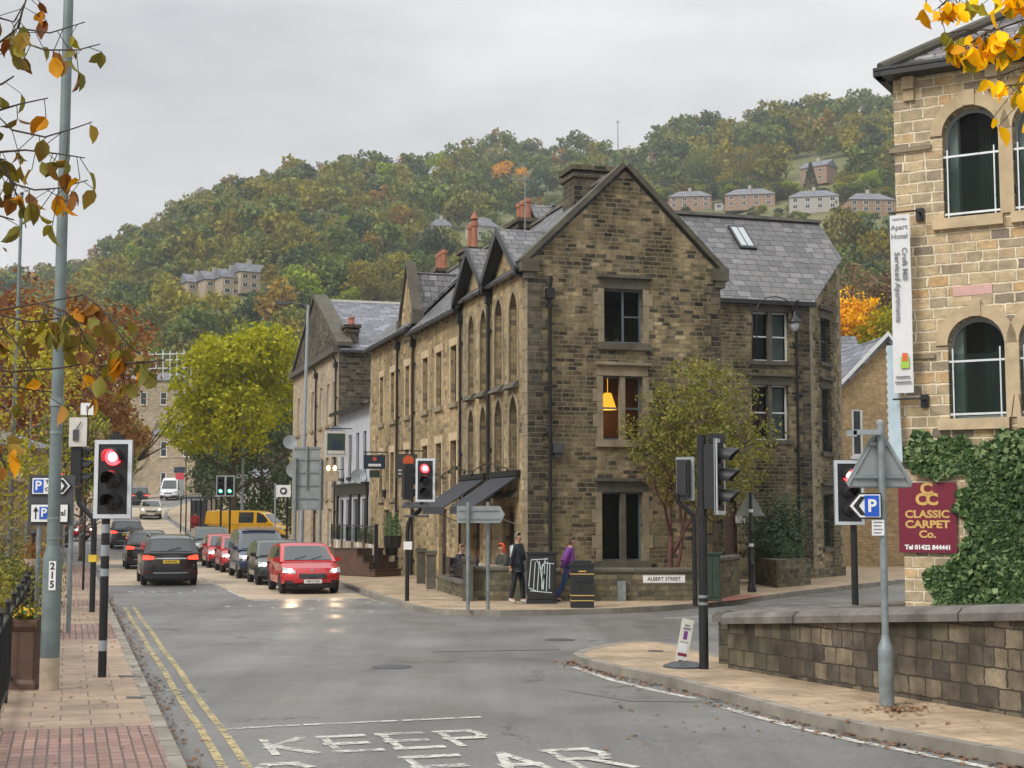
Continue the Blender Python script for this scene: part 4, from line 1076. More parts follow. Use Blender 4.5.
# dining furniture just visible through the ground floor window
for i, px in enumerate((610, 631)):
    u = FG.uz(px, 545)[0]; b = FG.P(u, w0[2]-.6, -.9); tt = thing('dining_chair', ['left', 'right'][i]+' wooden chair seen through the ground floor gable window', 'chair', b, 0, 'chairs behind the ground floor window')
    mb = MB(); d_, n_ = FG.d, FG.n
    mb.obox(b+Vector((0,0,.43)), d_*.42, -n_*.42, Vector((0,0,.04))); mb.build('seat', 'wood_brown', tt)
    mb = MB(); mb.obox(b+Vector((0,0,.85)), d_*.42, n_*.03, Vector((0,0,.12)))
    for k in range(4): mb.obox(b+d_*(.03+.11*k)+Vector((0,0,.47)), d_*.03, n_*.025, Vector((0,0,.4)))
    mb.build('backrest', 'wood_brown', tt)
    for k in range(4): m = MB(); m.obox(b+d_*(.38*(k % 2))-n_*(.38*(k//2)), d_*.04, -n_*.04, Vector((0,0,.43))); m.build('leg', 'wood_brown', tt)
# lancets with dressed margins
for h in lanc:
    us = [p[0] for p in h]; u0, u1 = min(us), max(us); z0 = min(p[1] for p in h)
    w = window(t, FS, h, 'sash', .24, 'dark_grey', 'glass', sash=True)
    mb = MB(); n = len(h); c = ((u0+u1)/2, z0+1)
    for i in range(1, n):
        a, b = h[i], h[(i+1) % n]
        def ex(p, k=.15):
            dx = p[0]-c[0]; dz = max(0, p[1]-(max(q[1] for q in h)-.75)); L = math.hypot(dx, dz) or 1; return (p[0]+dx/L*k, p[1]+dz/L*k)
        a2, b2 = ex(a), ex(b); mb.prism([FS.P(*a, -.05), FS.P(*b, -.05), FS.P(*b2, -.05), FS.P(*a2, -.05)], FS.n*.075)
    mb.build('surround', 'dressed', w)
    mb = MB(); mb.prism([FS.P(u0-.12, z0-.22, -.05), FS.P(u0-.12, z0, -.05), FS.P(u0-.12, z0-.02, .08), FS.P(u0-.12, z0-.2, .22)], FS.d*(u1-u0+.24)); mb.build('sill', 'dressed_dark', w)
for i, h in enumerate(door_h):
    u0, u1, z0, z1 = h[0][0], h[1][0], h[0][1], h[2][1]; mb = MB(); mb.fbox(FS, u0, u1, z0, z1, -.27, -.2); mb.fbox(FS, u0+.08, u1-.08, z0+.1, z0+.9, -.2, -.185)
    dr = mb.build('door', 'wood_brown', t); mb = MB(); mb.fbox(FS, u0+.14, u1-.14, z0+1.1, z1-.2, -.2, -.185); mb.build('pane', 'glass', dr)
# wing windows
for h_ in (ww2, ww1):
    c = (h_[0]+h_[1])/2; w = window(t, FW, rectl(*h_), 'sash', .2, 'frame_white', 'glass_clear', sill=.14, lintel=.12, stone='dressed_dark', mull=[c])
    mb = MB(); mb.fbox(FW, c+.12, h_[1]-.06, h_[2]+.05, h_[3]-.1, -.36, -.34); mb.build('curtain', 'curtain_white', w)
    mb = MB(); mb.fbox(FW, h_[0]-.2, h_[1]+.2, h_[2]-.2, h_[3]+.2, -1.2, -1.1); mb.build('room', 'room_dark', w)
for r_ in he: window(t, FE, r_, 'sash', .16, 'dark_grey', 'glass', sill=.1, lintel=.1, stone='dressed_dark')
u0, u1, z0, z1 = wd[0][0], wd[1][0], wd[0][1], wd[2][1]
mb = MB(); mb.fbox(FW, u0, u1, z0, z1, -.19, -.12); mb.build('door', 'wood_brown', t)
# roofs
mb = MB()
ov = .25
def slope(b_e, b_r, z_e, z_r, a0, a1): 
    mb.roofslab([AB(a0,b_e,z=z_e), AB(a1,b_e,z=z_e), AB(a1,b_r,z=z_r), AB(a0,b_r,z=z_r)], .09)
k_ = (RID-EZ)/(bm_-BL)
slope(BL-ov, bm_, EZ-ov*k_+.10, RID+.10, AG+.1, A1_); slope(BR+ov, bm_, EZ-ov*k_+.10, RID+.10, AG+.1, A1_)
for g0, g1 in GAB:                                     # gablet roofs running back into the main slope
    am = (g0+g1)/2; zt = EZ+1.25; bb_ = BL+(zt-EZ)/k_; o_ = .3
    kk = (zt-EZ)/(am-g0); lo = EZ-.28*kk+.1
    mb.roofslab([AB(g0-.28,BL-o_,z=lo), AB(am,BL-o_,z=zt+.1), AB(am,bb_,z=zt+.1), AB(g0-.28,BL+.1,z=lo)], .08)
    mb.roofslab([AB(g1+.28,BL-o_,z=lo), AB(am,BL-o_,z=zt+.1), AB(am,bb_,z=zt+.1), AB(g1+.28,BL+.1,z=lo)], .08)
rf = mb.build('roof', 'slate', t)
mb = MB()
for g0, g1 in GAB:                                     # dark barge boards
    am = (g0+g1)/2; zt = EZ+1.25; kk = (zt-EZ)/(am-g0)
    for s_, g_e in ((1, g0-.28), (-1, g1+.28)):
        p = AB(g_e, BL-.32, z=EZ-.28*kk-.12); q = AB(am, BL-.32, z=zt-.12); mb.obox(p, q-p, -N*.05, Vector((0,0,.27)))
        mb.obox(p+Vector((0,0,-.03)), q-p, N*.3, Vector((0,0,.04)))
mb.build('barge_board', 'black_paint', rf)
mb = MB(); RW = 13.35; dR = U*3.6
a_, b_ = C0-N*2.4+U*0-U*.2, C1-U*.2
mb.roofslab([Vector((*(a_).xy, ZW-.18+.05)), Vector((*(b_+N*.12).xy, ZW-.18+.05)), Vector((*(C2+N*.14).xy, z2+.05)), Vector((*(C2+N*.14+U*(3.6-(C2-C1).dot(U))).xy, RW+.05)), Vector((*(C0-N*2.4+dR).xy, RW+.05))], .09)
mb.roofslab([Vector((*(C0-N*2.4+dR).xy, RW+.05)), Vector((*(C1+N*1.9+dR).xy, RW+.05)), Vector((*(C1+N*1.9+dR*2).xy, ZW)), Vector((*(C0-N*2.4+dR*2).xy, ZW))], .09)
rw = mb.build('wing_roof', 'slate_big', t)
mb = MB(); p = Vector((*(C0-N*1.6+dR).xy, RW+.04)); q = Vector((*(C2+N*.2+U*(3.6-(C2-C1).dot(U))).xy, RW+.04)); mb.obox(p-U*.14, q-p, U*.28, Vector((0,0,.11))); mb.build('ridge_tiles', 'coping', rw)
mb = MB(); p = AB(AG+.2, bm_, z=RID+.05); mb.obox(p-N*.13, U*(A1_-AG-.2), N*.26, Vector((0,0,.1))); mb.build('ridge_tiles', 'coping', rf)
sk = FW  # skylight on the wing roof
def on_wing(px, py):
    n_ = (U*-SLW+Vector((0,0,1))).normalized(); p0 = Vector((*C0.xy, ZW+.05)); r = ray(px, py); c = Vector((0,0,CZ)); return c+r*((p0-c).dot(n_)/r.dot(n_))
P4 = [on_wing(740,249), on_wing(760,249), on_wing(756,222), on_wing(738,221)]
n_ = (U*-SLW+Vector((0,0,1))).normalized(); mb = MB(); ed = N*.66; eu = (U+Vector((0,0,SLW))).normalized(); c = P4[0]
mb.obox(c-n_*.05, ed, eu*1.45, n_*.14); s1 = mb.build('skylight', 'black_paint', rw)
mb = MB(); mb.obox(c+n_*.09+ed*.12+eu*.12, ed*.33, eu*1.2, n_*.012); mb.obox(c+n_*.09+ed*.53+eu*.12, ed*.33, eu*1.2, n_*.012); mb.build('pane', 'glass_pale', s1)
# big ridge stack with open stone crown, aerials
cc = FG.P(0,0)
ch = MB(); base = AB(41.3, 15.05, z=0)
chimney(rf, base, 1.1, 1.25, RID-1.2, RID+.7, 'stone_dark', 0)
ba = AB(45.0, 14.2, z=RID+.6); mb = MB(); mb.tube([ba-Vector((0,0,1.6)), ba+Vector((0,0,.9))], .02, 6); mb.tube([ba+Vector((0,0,.55))-N*.6, ba+Vector((0,0,.62))+N*.7], .012, 5)
for k in range(9): q = ba+Vector((0,0,.56))-N*.55+N*(.14*k); mb.tube([q-Vector((0,0,.12)), q+Vector((0,0,.12))], .008, 4)
tag(mb.build('aerial', 'galv', None), 'spiky metal television aerial left of the big stone chimney stack', 'aerial')
# drainpipes and gutters
gutterpipe(t, FG, .62, .3, EZ-.35); gutterpipe(t, FW, FW.L-.55, .3, ZW-.1); gutterpipe(t, FS, su(41.85), 0, EZ, .1, .06)
mb = MB(); mb.fbox(FW, .0, FW.L+.2, ZW-.28, ZW-.14, .02, .2); mb.fbox(FG, LG+.01, LG+.1, EZ-1.0, EZ-.9, -.1, .0); mb.build('gutter', 'gutter_black', t)
mb = MB(); ub = FG.uz(557, 448); mb.fbox(FG, ub[0]-.16, ub[0]+.16, ub[1]-.14, ub[1]+.14, 0, .2); mb.fbox(FG, ub[0]-.1, ub[0]+.1, ub[1]-.27, ub[1]-.14, 0, .14)
tag(mb.build('floodlight', 'dark_grey'), 'small grey box floodlight on the gable wall near the drainpipe', 'light')
# awnings over the street side
for i, (a0, a1) in enumerate(((38.9, 41.5), (42.2, 44.9))):
    zt, zb, dp = 3.45, 2.55, 1.35; z_ = AB(a0, BL, z=0)
    tt = thing('awning', ['nearer black fabric awning over the corner building door', 'farther black fabric awning, partly hidden by the nearer one'][i], 'awning', z_, 0, 'black awnings of the corner cafe')
    mb = MB(); mb.prism([AB(a0,BL-.02,z=zt), AB(a0,BL-dp,z=zb), AB(a0,BL-dp,z=zb-.035), AB(a0,BL-.02,z=zt-.05)], U*(a1-a0)); mb.build('canopy', 'awning', tt)
    mb = MB(); mb.obox(AB(a0,BL-dp-.02,z=zb-.22), U*(a1-a0), N*.02, Vector((0,0,.2))); mb.build('valance', 'awning', tt)
    for a in (a0+.05, a1-.05): m = MB(); m.tube([AB(a,BL-.03,z=2.0), AB(a,BL-dp+.1,z=zb-.06)], .015, 6); m.build('arm', 'awning_pole', tt)
    m = MB(); m.obox(AB(a0-.05,BL-.16,z=zt-.05), U*(a1-a0+.1), N*.15, Vector((0,0,.16))); m.build('cassette', 'black_paint', tt)
# swan neck lamp on the wing
u, z = FW.uz(783, 300); tt = thing('swan_neck_lamp', 'large black swan neck lantern on the wing wall beside its top window', 'street lamp', FW.P(FW.uz(754,330)[0], 7.0, 0))
pts = []; ul = FW.uz(752,330)[0]; ur = FW.uz(790,330)[0]; zl_ = FW.uz(770,315)[1]
for k in range(13): w_ = math.pi*k/12; pts.append(FW.P(ul+(ur-ul)*.5*(1-math.cos(w_)), zl_+.6*math.sin(w_), .35))
pts = [FW.P(ul, zl_-1.5, .02), FW.P(ul, zl_-1.2, .35)]+pts; mb = MB(); mb.tube(pts, .02, 8); mb.tube([FW.P(ul, zl_-1.6, .0), FW.P(ul, zl_+.1, .06)], .022, 6); mb.build('bracket', 'black_paint', tt, smooth=True)
q = pts[-1]; mb = MB(); mb.lathe([(.04,.12),(.05,0),(.1,-.07),(.25,-.24),(.26,-.27),(.2,-.27)][::-1], q, 16); mb.build('lamp_shade', 'black_paint', tt, smooth=50)
mb = MB(); mb.lathe([(.06,-.58),(.13,-.48),(.16,-.34),(.14,-.28)], q, 14); mb.build('lamp_glass', 'glass_pale', tt, smooth=50)
# white plaque
u = FW.uz(740, 519); 
mb = MB(); p = FW.uz(740, 519); mb.fbox(FW, p[0]-.18, p[0]+.18, p[1]-.14, p[1]+.14, .0, .03); tt = mb.build('plaque', 'offwhite'); tag(tt, 'small white notice plaque beside the wing door', 'sign')
for k in range(4): m = MB(); m.fbox(FW, p[0]-.12, p[0]+.10-.02*(k % 2), p[1]+.07-.05*k, p[1]+.085-.05*k, .03, .034); m.build('lettering', 'text_grey', tt)
# ================================================================== terraced houses
def terrace(name, label, a0, a1, ez, wins, row, gablet=None, group=None, door=None, kneel=True):
    t = thing(name, label, 'house', AB(a0, BL, z=Ha(a0)), 0, group)
    holes = []
    for (wa, wb) in wins:
        for (z0, z1) in row: holes.append(rectl(su(wb), su(wa), z0, z1))
    dh = [rectl(su(b), su(a), .15, 2.5) for a, b in (door or [])]
    o = [(su(a1), -.3), (su(a0), -.3), (su(a0), ez)]
    if gablet: o += [(su(gablet[0]), ez), (su(gablet[0]), ez+.35), (su(sum(gablet)/2), ez+2.2), (su(gablet[1]), ez+.35), (su(gablet[1]), ez)]
    o += [(su(a1), ez)]
    mb = MB(); mb.wall(FS, o, holes+dh, .2)
    rz = ez+2.9
    mb.poly([AB(a1,BR,z=0), AB(a1,BL,z=0), AB(a1,BL,z=ez), AB(a1,bm_,z=rz), AB(a1,BR,z=ez)]); mb.poly([AB(a0,BR,z=0), AB(a1,BR,z=0), AB(a1,BR,z=ez), AB(a0,BR,z=ez)])
    mb.build('wall', 'stone_street', t)
    for h in holes:
        w = window(t, FS, h, 'sash', .17, 'dark_grey', 'glass', stone='dressed'); us = h[0][0], h[1][0]; mb = MB()
        mb.fbox(FS, us[0]-.13, us[0]-.001, h[0][1], h[2][1], -.05, .02); mb.fbox(FS, us[1]+.001, us[1]+.13, h[0][1], h[2][1], -.05, .02); mb.fbox(FS, us[0]-.18, us[1]+.18, h[2][1]+.001, h[2][1]+.26, -.05, .03); mb.build('surround', 'dressed_pale', w)
        mb = MB(); mb.fbox(FS, us[0]-.15, us[1]+.15, h[0][1]-.16, h[0][1]-.001, -.1, .09); mb.build('sill', 'dressed', w)
    for h in dh: m = MB(); m.fbox(FS, h[0][0], h[1][0], h[0][1], h[2][1], -.19, -.12); m.build('door', 'wood_dark', t)
    kk = 2.9/(bm_-BL); mb = MB(); o_ = .28
    mb.roofslab([AB(a0,BL-o_,z=ez-o_*kk+.1), AB(a1,BL-o_,z=ez-o_*kk+.1), AB(a1,bm_,z=rz+.1), AB(a0,bm_,z=rz+.1)], .09)
    mb.roofslab([AB(a0,BR+o_,z=ez-o_*kk+.1), AB(a1,BR+o_,z=ez-o_*kk+.1), AB(a1,bm_,z=rz+.1), AB(a0,bm_,z=rz+.1)], .09)
    if gablet:
        g0, g1 = gablet; am = (g0+g1)/2; zt = ez+2.05; k2 = 1.85/(am-g0)
        for ge in (g0+.05, g1-.05): mb.roofslab([AB(ge,BL+.05,z=ez+.3), AB(am,BL+.05,z=zt), AB(am,BL+2.0,z=zt), AB(ge,BL+.4,z=ez+.3)], .07)
    rf = mb.build('roof', 'slate', t)
    mb = MB(); mb.obox(AB(a0, bm_, z=rz+.06)-N*.12, U*(a1-a0), N*.24, Vector((0,0,.09))); mb.build('ridge_tiles', 'coping', rf)
    mb = MB(); mb.obox(AB(a0, BL-.36, z=ez-.34), U*(a1-a0), N*.13, Vector((0,0,.12))); mb.build('gutter', 'gutter_black', rf)
    mb = MB()
    for a in np.arange(a0+.3, a1-.1, .75): mb.obox(AB(a, BL-.27, z=ez-.3), U*.14, N*.27, Vector((0,0,.16)))
    mb.build('corbels', 'dressed_dark', rf)
    if gablet:
        g0, g1 = gablet; am = (g0+g1)/2; mb = MB()
        for ge, s_ in ((g0, 1), (g1, -1)):
            p = AB(ge-.1*s_, BL-.1, z=ez+.3); q = AB(am, BL-.1, z=ez+2.3); mb.obox(p, q-p, N*.4, Vector((0,0,.16)))
            mb.obox(AB(min(ge, ge-.3*s_), BL-.14, z=ez-.1), U*.3, N*.45, Vector((0,0,.42)))
        mb.build('coping', 'dressed_dark', t)
    return t, rf, rz
row2 = [(6.0, 7.9), (2.95, 4.75)]
t1, r1, z1_ = terrace('terraced_house', 'stone terraced house of three window bays adjoining the corner building', A1_, A2_, 9.2, [(45.9,46.7),(47.9,48.7),(49.9,50.7)], row2, None, 'stone terraced houses of the street', [(47.2,48.2)])
t2, r2, z2_ = terrace('terraced_house', 'stone terraced house with a small coped gablet, next to the white pub', A2_, A3_, 9.45, [(52.8,53.5),(55.4,56.1),(57.5,58.2)], row2, (52.15,54.3), 'stone terraced houses of the street', [(56.3,57.3)])
gutterpipe(t1, FS, su(51.95), 0, 9.1); gutterpipe(t2, FS, su(54.6), 0, 9.3); gutterpipe(t1, FS, su(45.2), 0, 9.1, .08, .045)
mb = MB(); mb.obox(AB(A1_-.15,BL-.05,z=9.2), U*.35, N*.4, Vector((0,0,.5))); mb.build('kneeler', 'dressed_dark', t1)
chimney(r1, AB(47.6, bm_-.1, z=0), 1.5, .75, z1_-1.2, z1_+.35, 'stone_dark', 3, ph=.75)
chimney(r2, AB(54.3, bm_-.1, z=0), 1.3, .75, z2_-1.2, z2_+.3, 'stone_dark', 2, big=True, ph=1.1)
chimney(r2, AB(59.3, bm_-.1, z=0), 1.7, .75, z2_-1.2, z2_+.25, 'stone_dark', 3, ph=.85)
# ================================================================== the white pub front
t = thing('pub', 'low pub with white rendered front and black framed windows between taller stone houses', 'building', AB(A3_, BL, z=0))
pz = 7.1; hs = [rectl(su(b), su(a), 4.0, 5.9) for a, b in ((61.0,61.7),(62.6,63.3),(64.4,65.1),(66.2,66.9))]; hs2 = [rectl(su(b), su(a), .9, 3.0) for a, b in ((60.8,61.8),(64.6,65.6),(66.2,67.2))]; hs3 = [rectl(su(63.9), su(62.8), .15, 3.0)]
mb = MB(); mb.wall(FS, [(su(A4_),-.3),(su(A3_),-.3),(su(A3_),pz),(su(A4_),pz)], hs+hs2+hs3, .16); mb.build('wall', 'render_white', t)
for h in hs+hs2: window(t, FS, h, 'sash', .12, 'black_paint', 'glass', sill=.06, stone='black_paint', fw=.08)
m = MB(); h = hs3[0]; m.fbox(FS, h[0][0], h[1][0], h[0][1], h[2][1], -.15, -.1); m.build('door', 'black_paint', t)
mb = MB(); 
for a in (60.4, 62.2, 64.2, 67.4): mb.obox(AB(a, BL-.09, z=.1), U*.2, N*.09, Vector((0,0,3.3)))
mb.obox(AB(A3_+.1, BL-.14, z=3.2), U*(A4_-A3_-.2), N*.14, Vector((0,0,.42))); mb.obox(AB(A3_+.05, BL-.3, z=3.62), U*(A4_-A3_-.1), N*.3, Vector((0,0,.08))); mb.build('shopfront', 'black_paint', t)
mb = MB(); mb.roofslab([AB(A3_,BL-.35,z=pz-.02), AB(A4_,BL-.35,z=pz-.02), AB(A4_,bm_,z=pz+.9), AB(A3_,bm_,z=pz+.9)], .1); rf = mb.build('roof', 'slate', t)
mb = MB(); mb.obox(AB(A3_, BL-.45, z=pz-.2), U*(A4_-A3_), N*.14, Vector((0,0,.14))); mb.build('gutter', 'gutter_black', t)
# satellite dishes
def dish(f, u, z, r, lab):
    tt = thing('satellite_dish', lab, 'satellite dish', f.P(u, z, .0), 0, 'satellite dishes on the street fronts'); mb = MB()
    ax = (Vector((.25,-1,.35))).normalized(); mb.lathe([(.0,.0),(r*.5,.03),(r,.12),(r*1.0,.13),(r*.5,.045),(0,.015)], f.P(u, z, .35), 18, axis=ax); mb.build('reflector', 'grey_paint', tt, smooth=40)
    m = MB(); m.tube([f.P(u, z-.15, 0), f.P(u, z, .33)], .02, 6); m.tube([f.P(u, z-.1, .33), f.P(u, z-.05, .35)+ax*.4], .01, 5); m.build('bracket', 'dark_grey', tt)
dish(FS, su(60.9), 3.9, .33, 'grey satellite dish on the terrace side of the white pub front'); dish(FS, su(66.4), 6.0, .38, 'grey satellite dish high on the left end of the pub front'); dish(FS, su(79.3), 4.7, .45, 'round grey satellite dish on the long pale building'); dish(FS, su(80.8), 6.3, .42, 'higher grey satellite dish near the far end of the pale building')
# ================================================================== the pale building with a street gable
t = thing('pale_building', 'long pale stone building with a big dark coped gable and mottled slate roof', 'building', AB(A4_, BL, z=0)); ez = 10.0; am = 75.0; gz = 13.5; BB = 26
row3 = [(6.7, 8.7), (3.1, 5.1)]; hs = []
for a in (68.6, 70.3, 72.4, 75.0, 77.2, 79.8): hs += [rectl(su(a+.85), su(a), z0, z1) for z0, z1 in row3]
hs += [rectl(su(a+1.2), su(a), .8, 2.6) for a in (69.3, 74.2, 78.6)]
mb = MB(); mb.wall(FS, [(su(A5_),-.3),(su(A4_),-.3),(su(A4_),ez),(su(A5_),ez)], hs, .18)
mb.cur = 1; mb.wall(FS, [(su(A5_),ez+.3),(su(A4_),ez+.3),(su(am),gz)], [], .1, out=.02)
mb.poly([AB(A4_,BL,z=0), AB(A4_,BB,z=0), AB(A4_,BB,z=ez), AB(A4_,BL,z=ez)]); mb.poly([AB(A5_,BB,z=0), AB(A5_,BL,z=0), AB(A5_,BL,z=ez), AB(A5_,BB,z=ez)])
mb.build('wall', ['stone_pale', 'stone_dark'], t)
for h in hs: w = window(t, FS, h, 'sash', .14, 'frame_white', 'glass', sill=.1, stone='dressed')
mb = MB(); mb.obox(AB(A4_, BL-.28, z=ez), U*(A5_-A4_), N*.3, Vector((0,0,.28))); mb.build('cornice', 'dressed_dark', t)
mb = MB(); mb.roofslab([AB(A4_-.25,BL+.05,z=ez+.1), AB(am,BL+.05,z=gz), AB(am,BB,z=gz), AB(A4_-.25,BB,z=ez+.1)], .12); mb.roofslab([AB(A5_+.25,BL+.05,z=ez+.1), AB(am,BL+.05,z=gz), AB(am,BB,z=gz), AB(A5_+.25,BB,z=ez+.1)], .12); rf = mb.build('roof', 'slate_far', t)
mb = MB(); mb.obox(AB(am-.12, BL+.6, z=gz-.04), U*.24, N*(BB-BL-.6), Vector((0,0,.12))); mb.build('ridge_tiles', 'offwhite', rf)
mb = MB()
for ae in (A4_-.1, A5_+.1):
    p = AB(ae, BL-.12, z=ez+.3); q = AB(am, BL-.12, z=gz+.12); mb.obox(p, q-p, N*.75, Vector((0,0,.2)))
mb.build('coping', 'dressed_dark', t)
gutterpipe(t, FS, su(73.9), 0, 9.9); gutterpipe(t, FS, su(68.1), 0, 9.9)
chimney(rf, AB(68.9, 12.9, z=0), .9, .6, 10.0, 11.4, 'stone_dark', 2, ph=.4); chimney(rf, AB(69.2, 16.5, z=0), 1.0, 1.7, 10.0, 12.3, 'stone_dark', 0)
# ================================================================== the mill on the right
m0 = Vector((6.72,25.0,0)); md = Vector((math.cos(R(30)), -math.sin(R(30)), 0)); m1 = m0+md*16
FM = Face(m0, m1); MZ = FM.uz(900, 66)[1]; print('mill eave', MZ)
t = thing('mill_building', 'honey coloured coursed stone mill with paired arched windows and hipped slate roof', 'building', m0); MB_ = t
def mwin(x0, ytop, x1, ysill):
    u0, z0 = FM.uz(x0, ysill); u1, _ = FM.uz(x1, ysill); _, zt = FM.uz((x0+x1)/2, ytop); return u0, u1, z0, zt
W1 = mwin(945, 105, 1001, 219); W2 = mwin(949, 316, 1007, 419); ww = (W1[1]-W1[0]+W2[1]-W2[0])/2; print('mill', W1, W2)
uA = (W1[0]+W2[0])/2; pitch_ = ww+.23
hs = []
for k in range(7):
    if k % 2 == 0 and k: uA += .9
    for z0, zt in ((W1[2], W1[3]), (W2[2], W2[3])): hs.append(arch(uA, uA+ww, z0, zt-ww/2, 14))
    uA += pitch_
hs.append(arch(1.05+5, 1.05+5+ww, .8, 2.6, 12))
MZ = 10.0
mb = MB(); mb.wall(FM, [(0,-.3),(16,-.3),(16,MZ),(0,MZ)], hs, .3)
FM2 = Face(m0-FM.n*13, m0); mb.wall(FM2, [(0,-.3),(13,-.3),(13,MZ),(0,MZ)], []); mb.build('wall', 'stone_mill', t)
for i, h in enumerate(hs[:14]):
    u0, u1 = h[0][0], h[1][0]; z0 = h[0][1]; zt = max(p[1] for p in h); zs = zt-(u1-u0)/2
    w = window(t, FM, h, 'plain', .26, 'grey_paint', 'glass_clear', fw=.05)
    mb = MB(); n = 14; r0 = (u1-u0)/2; c = (u0+u1)/2; r2 = r0+.2    # dressed arch ring
    for k in range(n):
        a, b = math.pi*k/n, math.pi*(k+1)/n; L = [(c+r0*math.cos(a), zs+r0*math.sin(a)), (c+r2*math.cos(a), zs+r2*math.sin(a)), (c+r2*math.cos(b), zs+r2*math.sin(b)), (c+r0*math.cos(b), zs+r0*math.sin(b))]
        mb.prism([FM.P(x, z, -.06) for x, z in L], FM.n*.1)
    mb.fbox(FM, c-.1, c+.1, zt+.0, zt+.27, -.06, .065); mb.build('arch', 'dressed_pale', w)
    left = (i//2) % 2 == 0
    mb = MB(); 
    if left: mb.fbox(FM, u1+.001, u1+.229, z0, zs, -.28, .03)
    mb.fbox(FM, u0-.18 if left else u0-.05, u1+.05 if left else u1+.18, z0-.19, z0-.002, -.2, .11); mb.build('sill', 'dressed_pale', w)
    mb = MB(); 
    for zz in (z0+.06, z0+.06+1.12*((zt-z0)/2.15)): mb.fbox(FM, u0-.0, u1+.0, zz, zz+.035, -.06, -.03)
    for uu in (u0+.06, u1-.1): mb.fbox(FM, uu, uu+.022, z0+.0, z0+1.2, -.062, -.028)
    b_ = mb.build('balustrade', 'rail_steel', t); m = MB(); m.fbox(FM, u0+.01, u1-.01, z0+.1, z0+1.1, -.05, -.04); m.build('glass_panel', 'balcony_glass', b_)
    m = MB(); wv_ = 15
    for k in range(wv_): ua = u0+(u1-u0)*(.52+.5*k/wv_) if i % 2 == 0 or i < 2 else u0+(u1-u0)*(.05+.5*k/wv_); m.fbox(FM, ua, ua+(u1-u0)*.5/wv_, z0, zt+.1, -.62-.03*(k % 2), -.60-.03*(k % 2))
    m.build('curtain', 'curtain', w)
    m = MB(); m.fbox(FM, u0+.05, u0+.2, z0, zt, -.5, -.3); m.build('curtain', 'curtain_white', w)
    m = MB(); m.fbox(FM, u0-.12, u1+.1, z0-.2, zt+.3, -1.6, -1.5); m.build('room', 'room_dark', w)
mb = MB(); us = FM.uz(910, 384); zz = FM.uz(905, 143)[1]; z3 = FM.uz(905, 356)[1]
mb.fbox(FM, -.08, W1[0]-.2, W1[3]-.68, W1[3]-.60, -.05, .06); mb.build('string_course', 'dressed', t); mb = MB(); mb.fbox(FM, -.08, W2[0]-.2, W2[3]-.68, W2[3]-.60, -.05, .06); mb.build('string_course', 'dressed', t)
for k in range(9): mb = MB(); u = .28+1.42*k; mb.fbox(FM, u-.1, u+.1, MZ-.28, MZ-.06, -.05, .13); mb.fbox(FM, u-.09, u+.09, MZ-.48, MZ-.29, -.05, .07); mb.build('corbel', 'dressed_pale', t)
mb = MB(); mb.fbox(FM, W1[0]+.1, W1[0]+.75, FM.uz(950,292)[1]-.08, FM.uz(950,292)[1]+.09, -.05, .012); o = mb.build('painted_stone', 'pink_stone', t); o['label'] = 'single pink block between the two storeys'
mb = MB(); A = FM.P(-.12, MZ+.02, .35); B = FM.P(16.3, MZ+.02, .35); Cc = FM.P(16.3, MZ+.02, -13.3); Dd = FM.P(-.12, MZ+.02, -13.3); R0 = FM.P(6.5, MZ+4.6, -6.5); R1 = FM.P(12, MZ+4.6, -6.5)
mb.add([A, B, Cc, Dd, R0, R1], [[0,1,5,4],[1,2,5],[2,3,4,5],[3,0,4]]); mb.add([A, B, Cc, Dd], [[3,2,1,0]]); rf = mb.build('roof', 'slate_mill', t)
mb = MB(); mb.tube([A+Vector((0,0,.06)), R0+Vector((0,0,.06))], .1, 8); mb.tube([B, R1], .1, 8); mb.build('hip_tiles', 'dressed_dark', rf)
mb = MB(); mb.fbox(FM, -.22, 16.3, MZ-.07, MZ+.03, .02, .40); mb.fbox(FM, -.22, 16.3, MZ+.03, MZ+.08, .28, .42); mb.obox(FM.P(-.24, MZ-.07, .40), -FM.n*13, FM.d*.14, Vector((0,0,.15))); mb.build('gutter', 'gutter_black', t)
# ================================================================== stone cottage behind
p0 = py_at(836, 520, 62); p1 = py_at(930, 520, 62.5); FC = Face(Vector((p0.x,p0.y,0)), Vector((p1.x,p1.y,0)))
t = thing('stone_cottage', 'yellow stone cottage with white verge boards and a white sash window behind the traffic lights', 'house', FC.o)
u0, z0 = FC.uz(840, 392); ua, za = FC.uz(886, 338); Lc = FC.L; h_ = FC.rect(852, 409, 863, 456)
mb = MB(); mb.wall(FC, [(0,-.3),(Lc,-.3),(Lc,z0),(ua,za),(0,z0)], [rectl(*h_)], .12); mb.build('wall', 'stone_cottage', t)
window(t, FC, rectl(*h_), 'sash', .05, 'frame_white', 'glass', fw=.09, sill=.1, stone='frame_white')
mb = MB(); 
for e_ in (0, Lc): mb.roofslab([FC.P(e_+(-.2 if e_ == 0 else .2), z0-.15, .25), FC.P(ua, za+.1, .25), FC.P(ua, za+.1, -9), FC.P(e_+(-.2 if e_ == 0 else .2), z0-.15, -9)], .15)
rf = mb.build('roof', 'slate_far', t)
mb = MB()
for e_ in (-.2, Lc+.2): p = FC.P(e_, z0-.2, .26); q = FC.P(ua, za+.06, .26); mb.obox(p, q-p, FC.n*.05, Vector((0,0,.2)))
mb.build('verge_board', 'frame_white', rf)
p0 = py_at(815, 520, 74); p1 = py_at(868, 520, 74); FD = Face(Vector((p0.x,p0.y,0)), Vector((p1.x,p1.y,0))); t = thing('slate_roofed_house', 'house showing only its plain grey slate roof left of the yellow stone cottage', 'house', FD.o)
ze = FD.uz(850, 380)[1]; zr = FD.uz(850, 334)[1]+.2; mb = MB(); mb.fbox(FD, 0, FD.L, -.3, ze, -7, 0); mb.build('wall', 'stone_cottage', t)
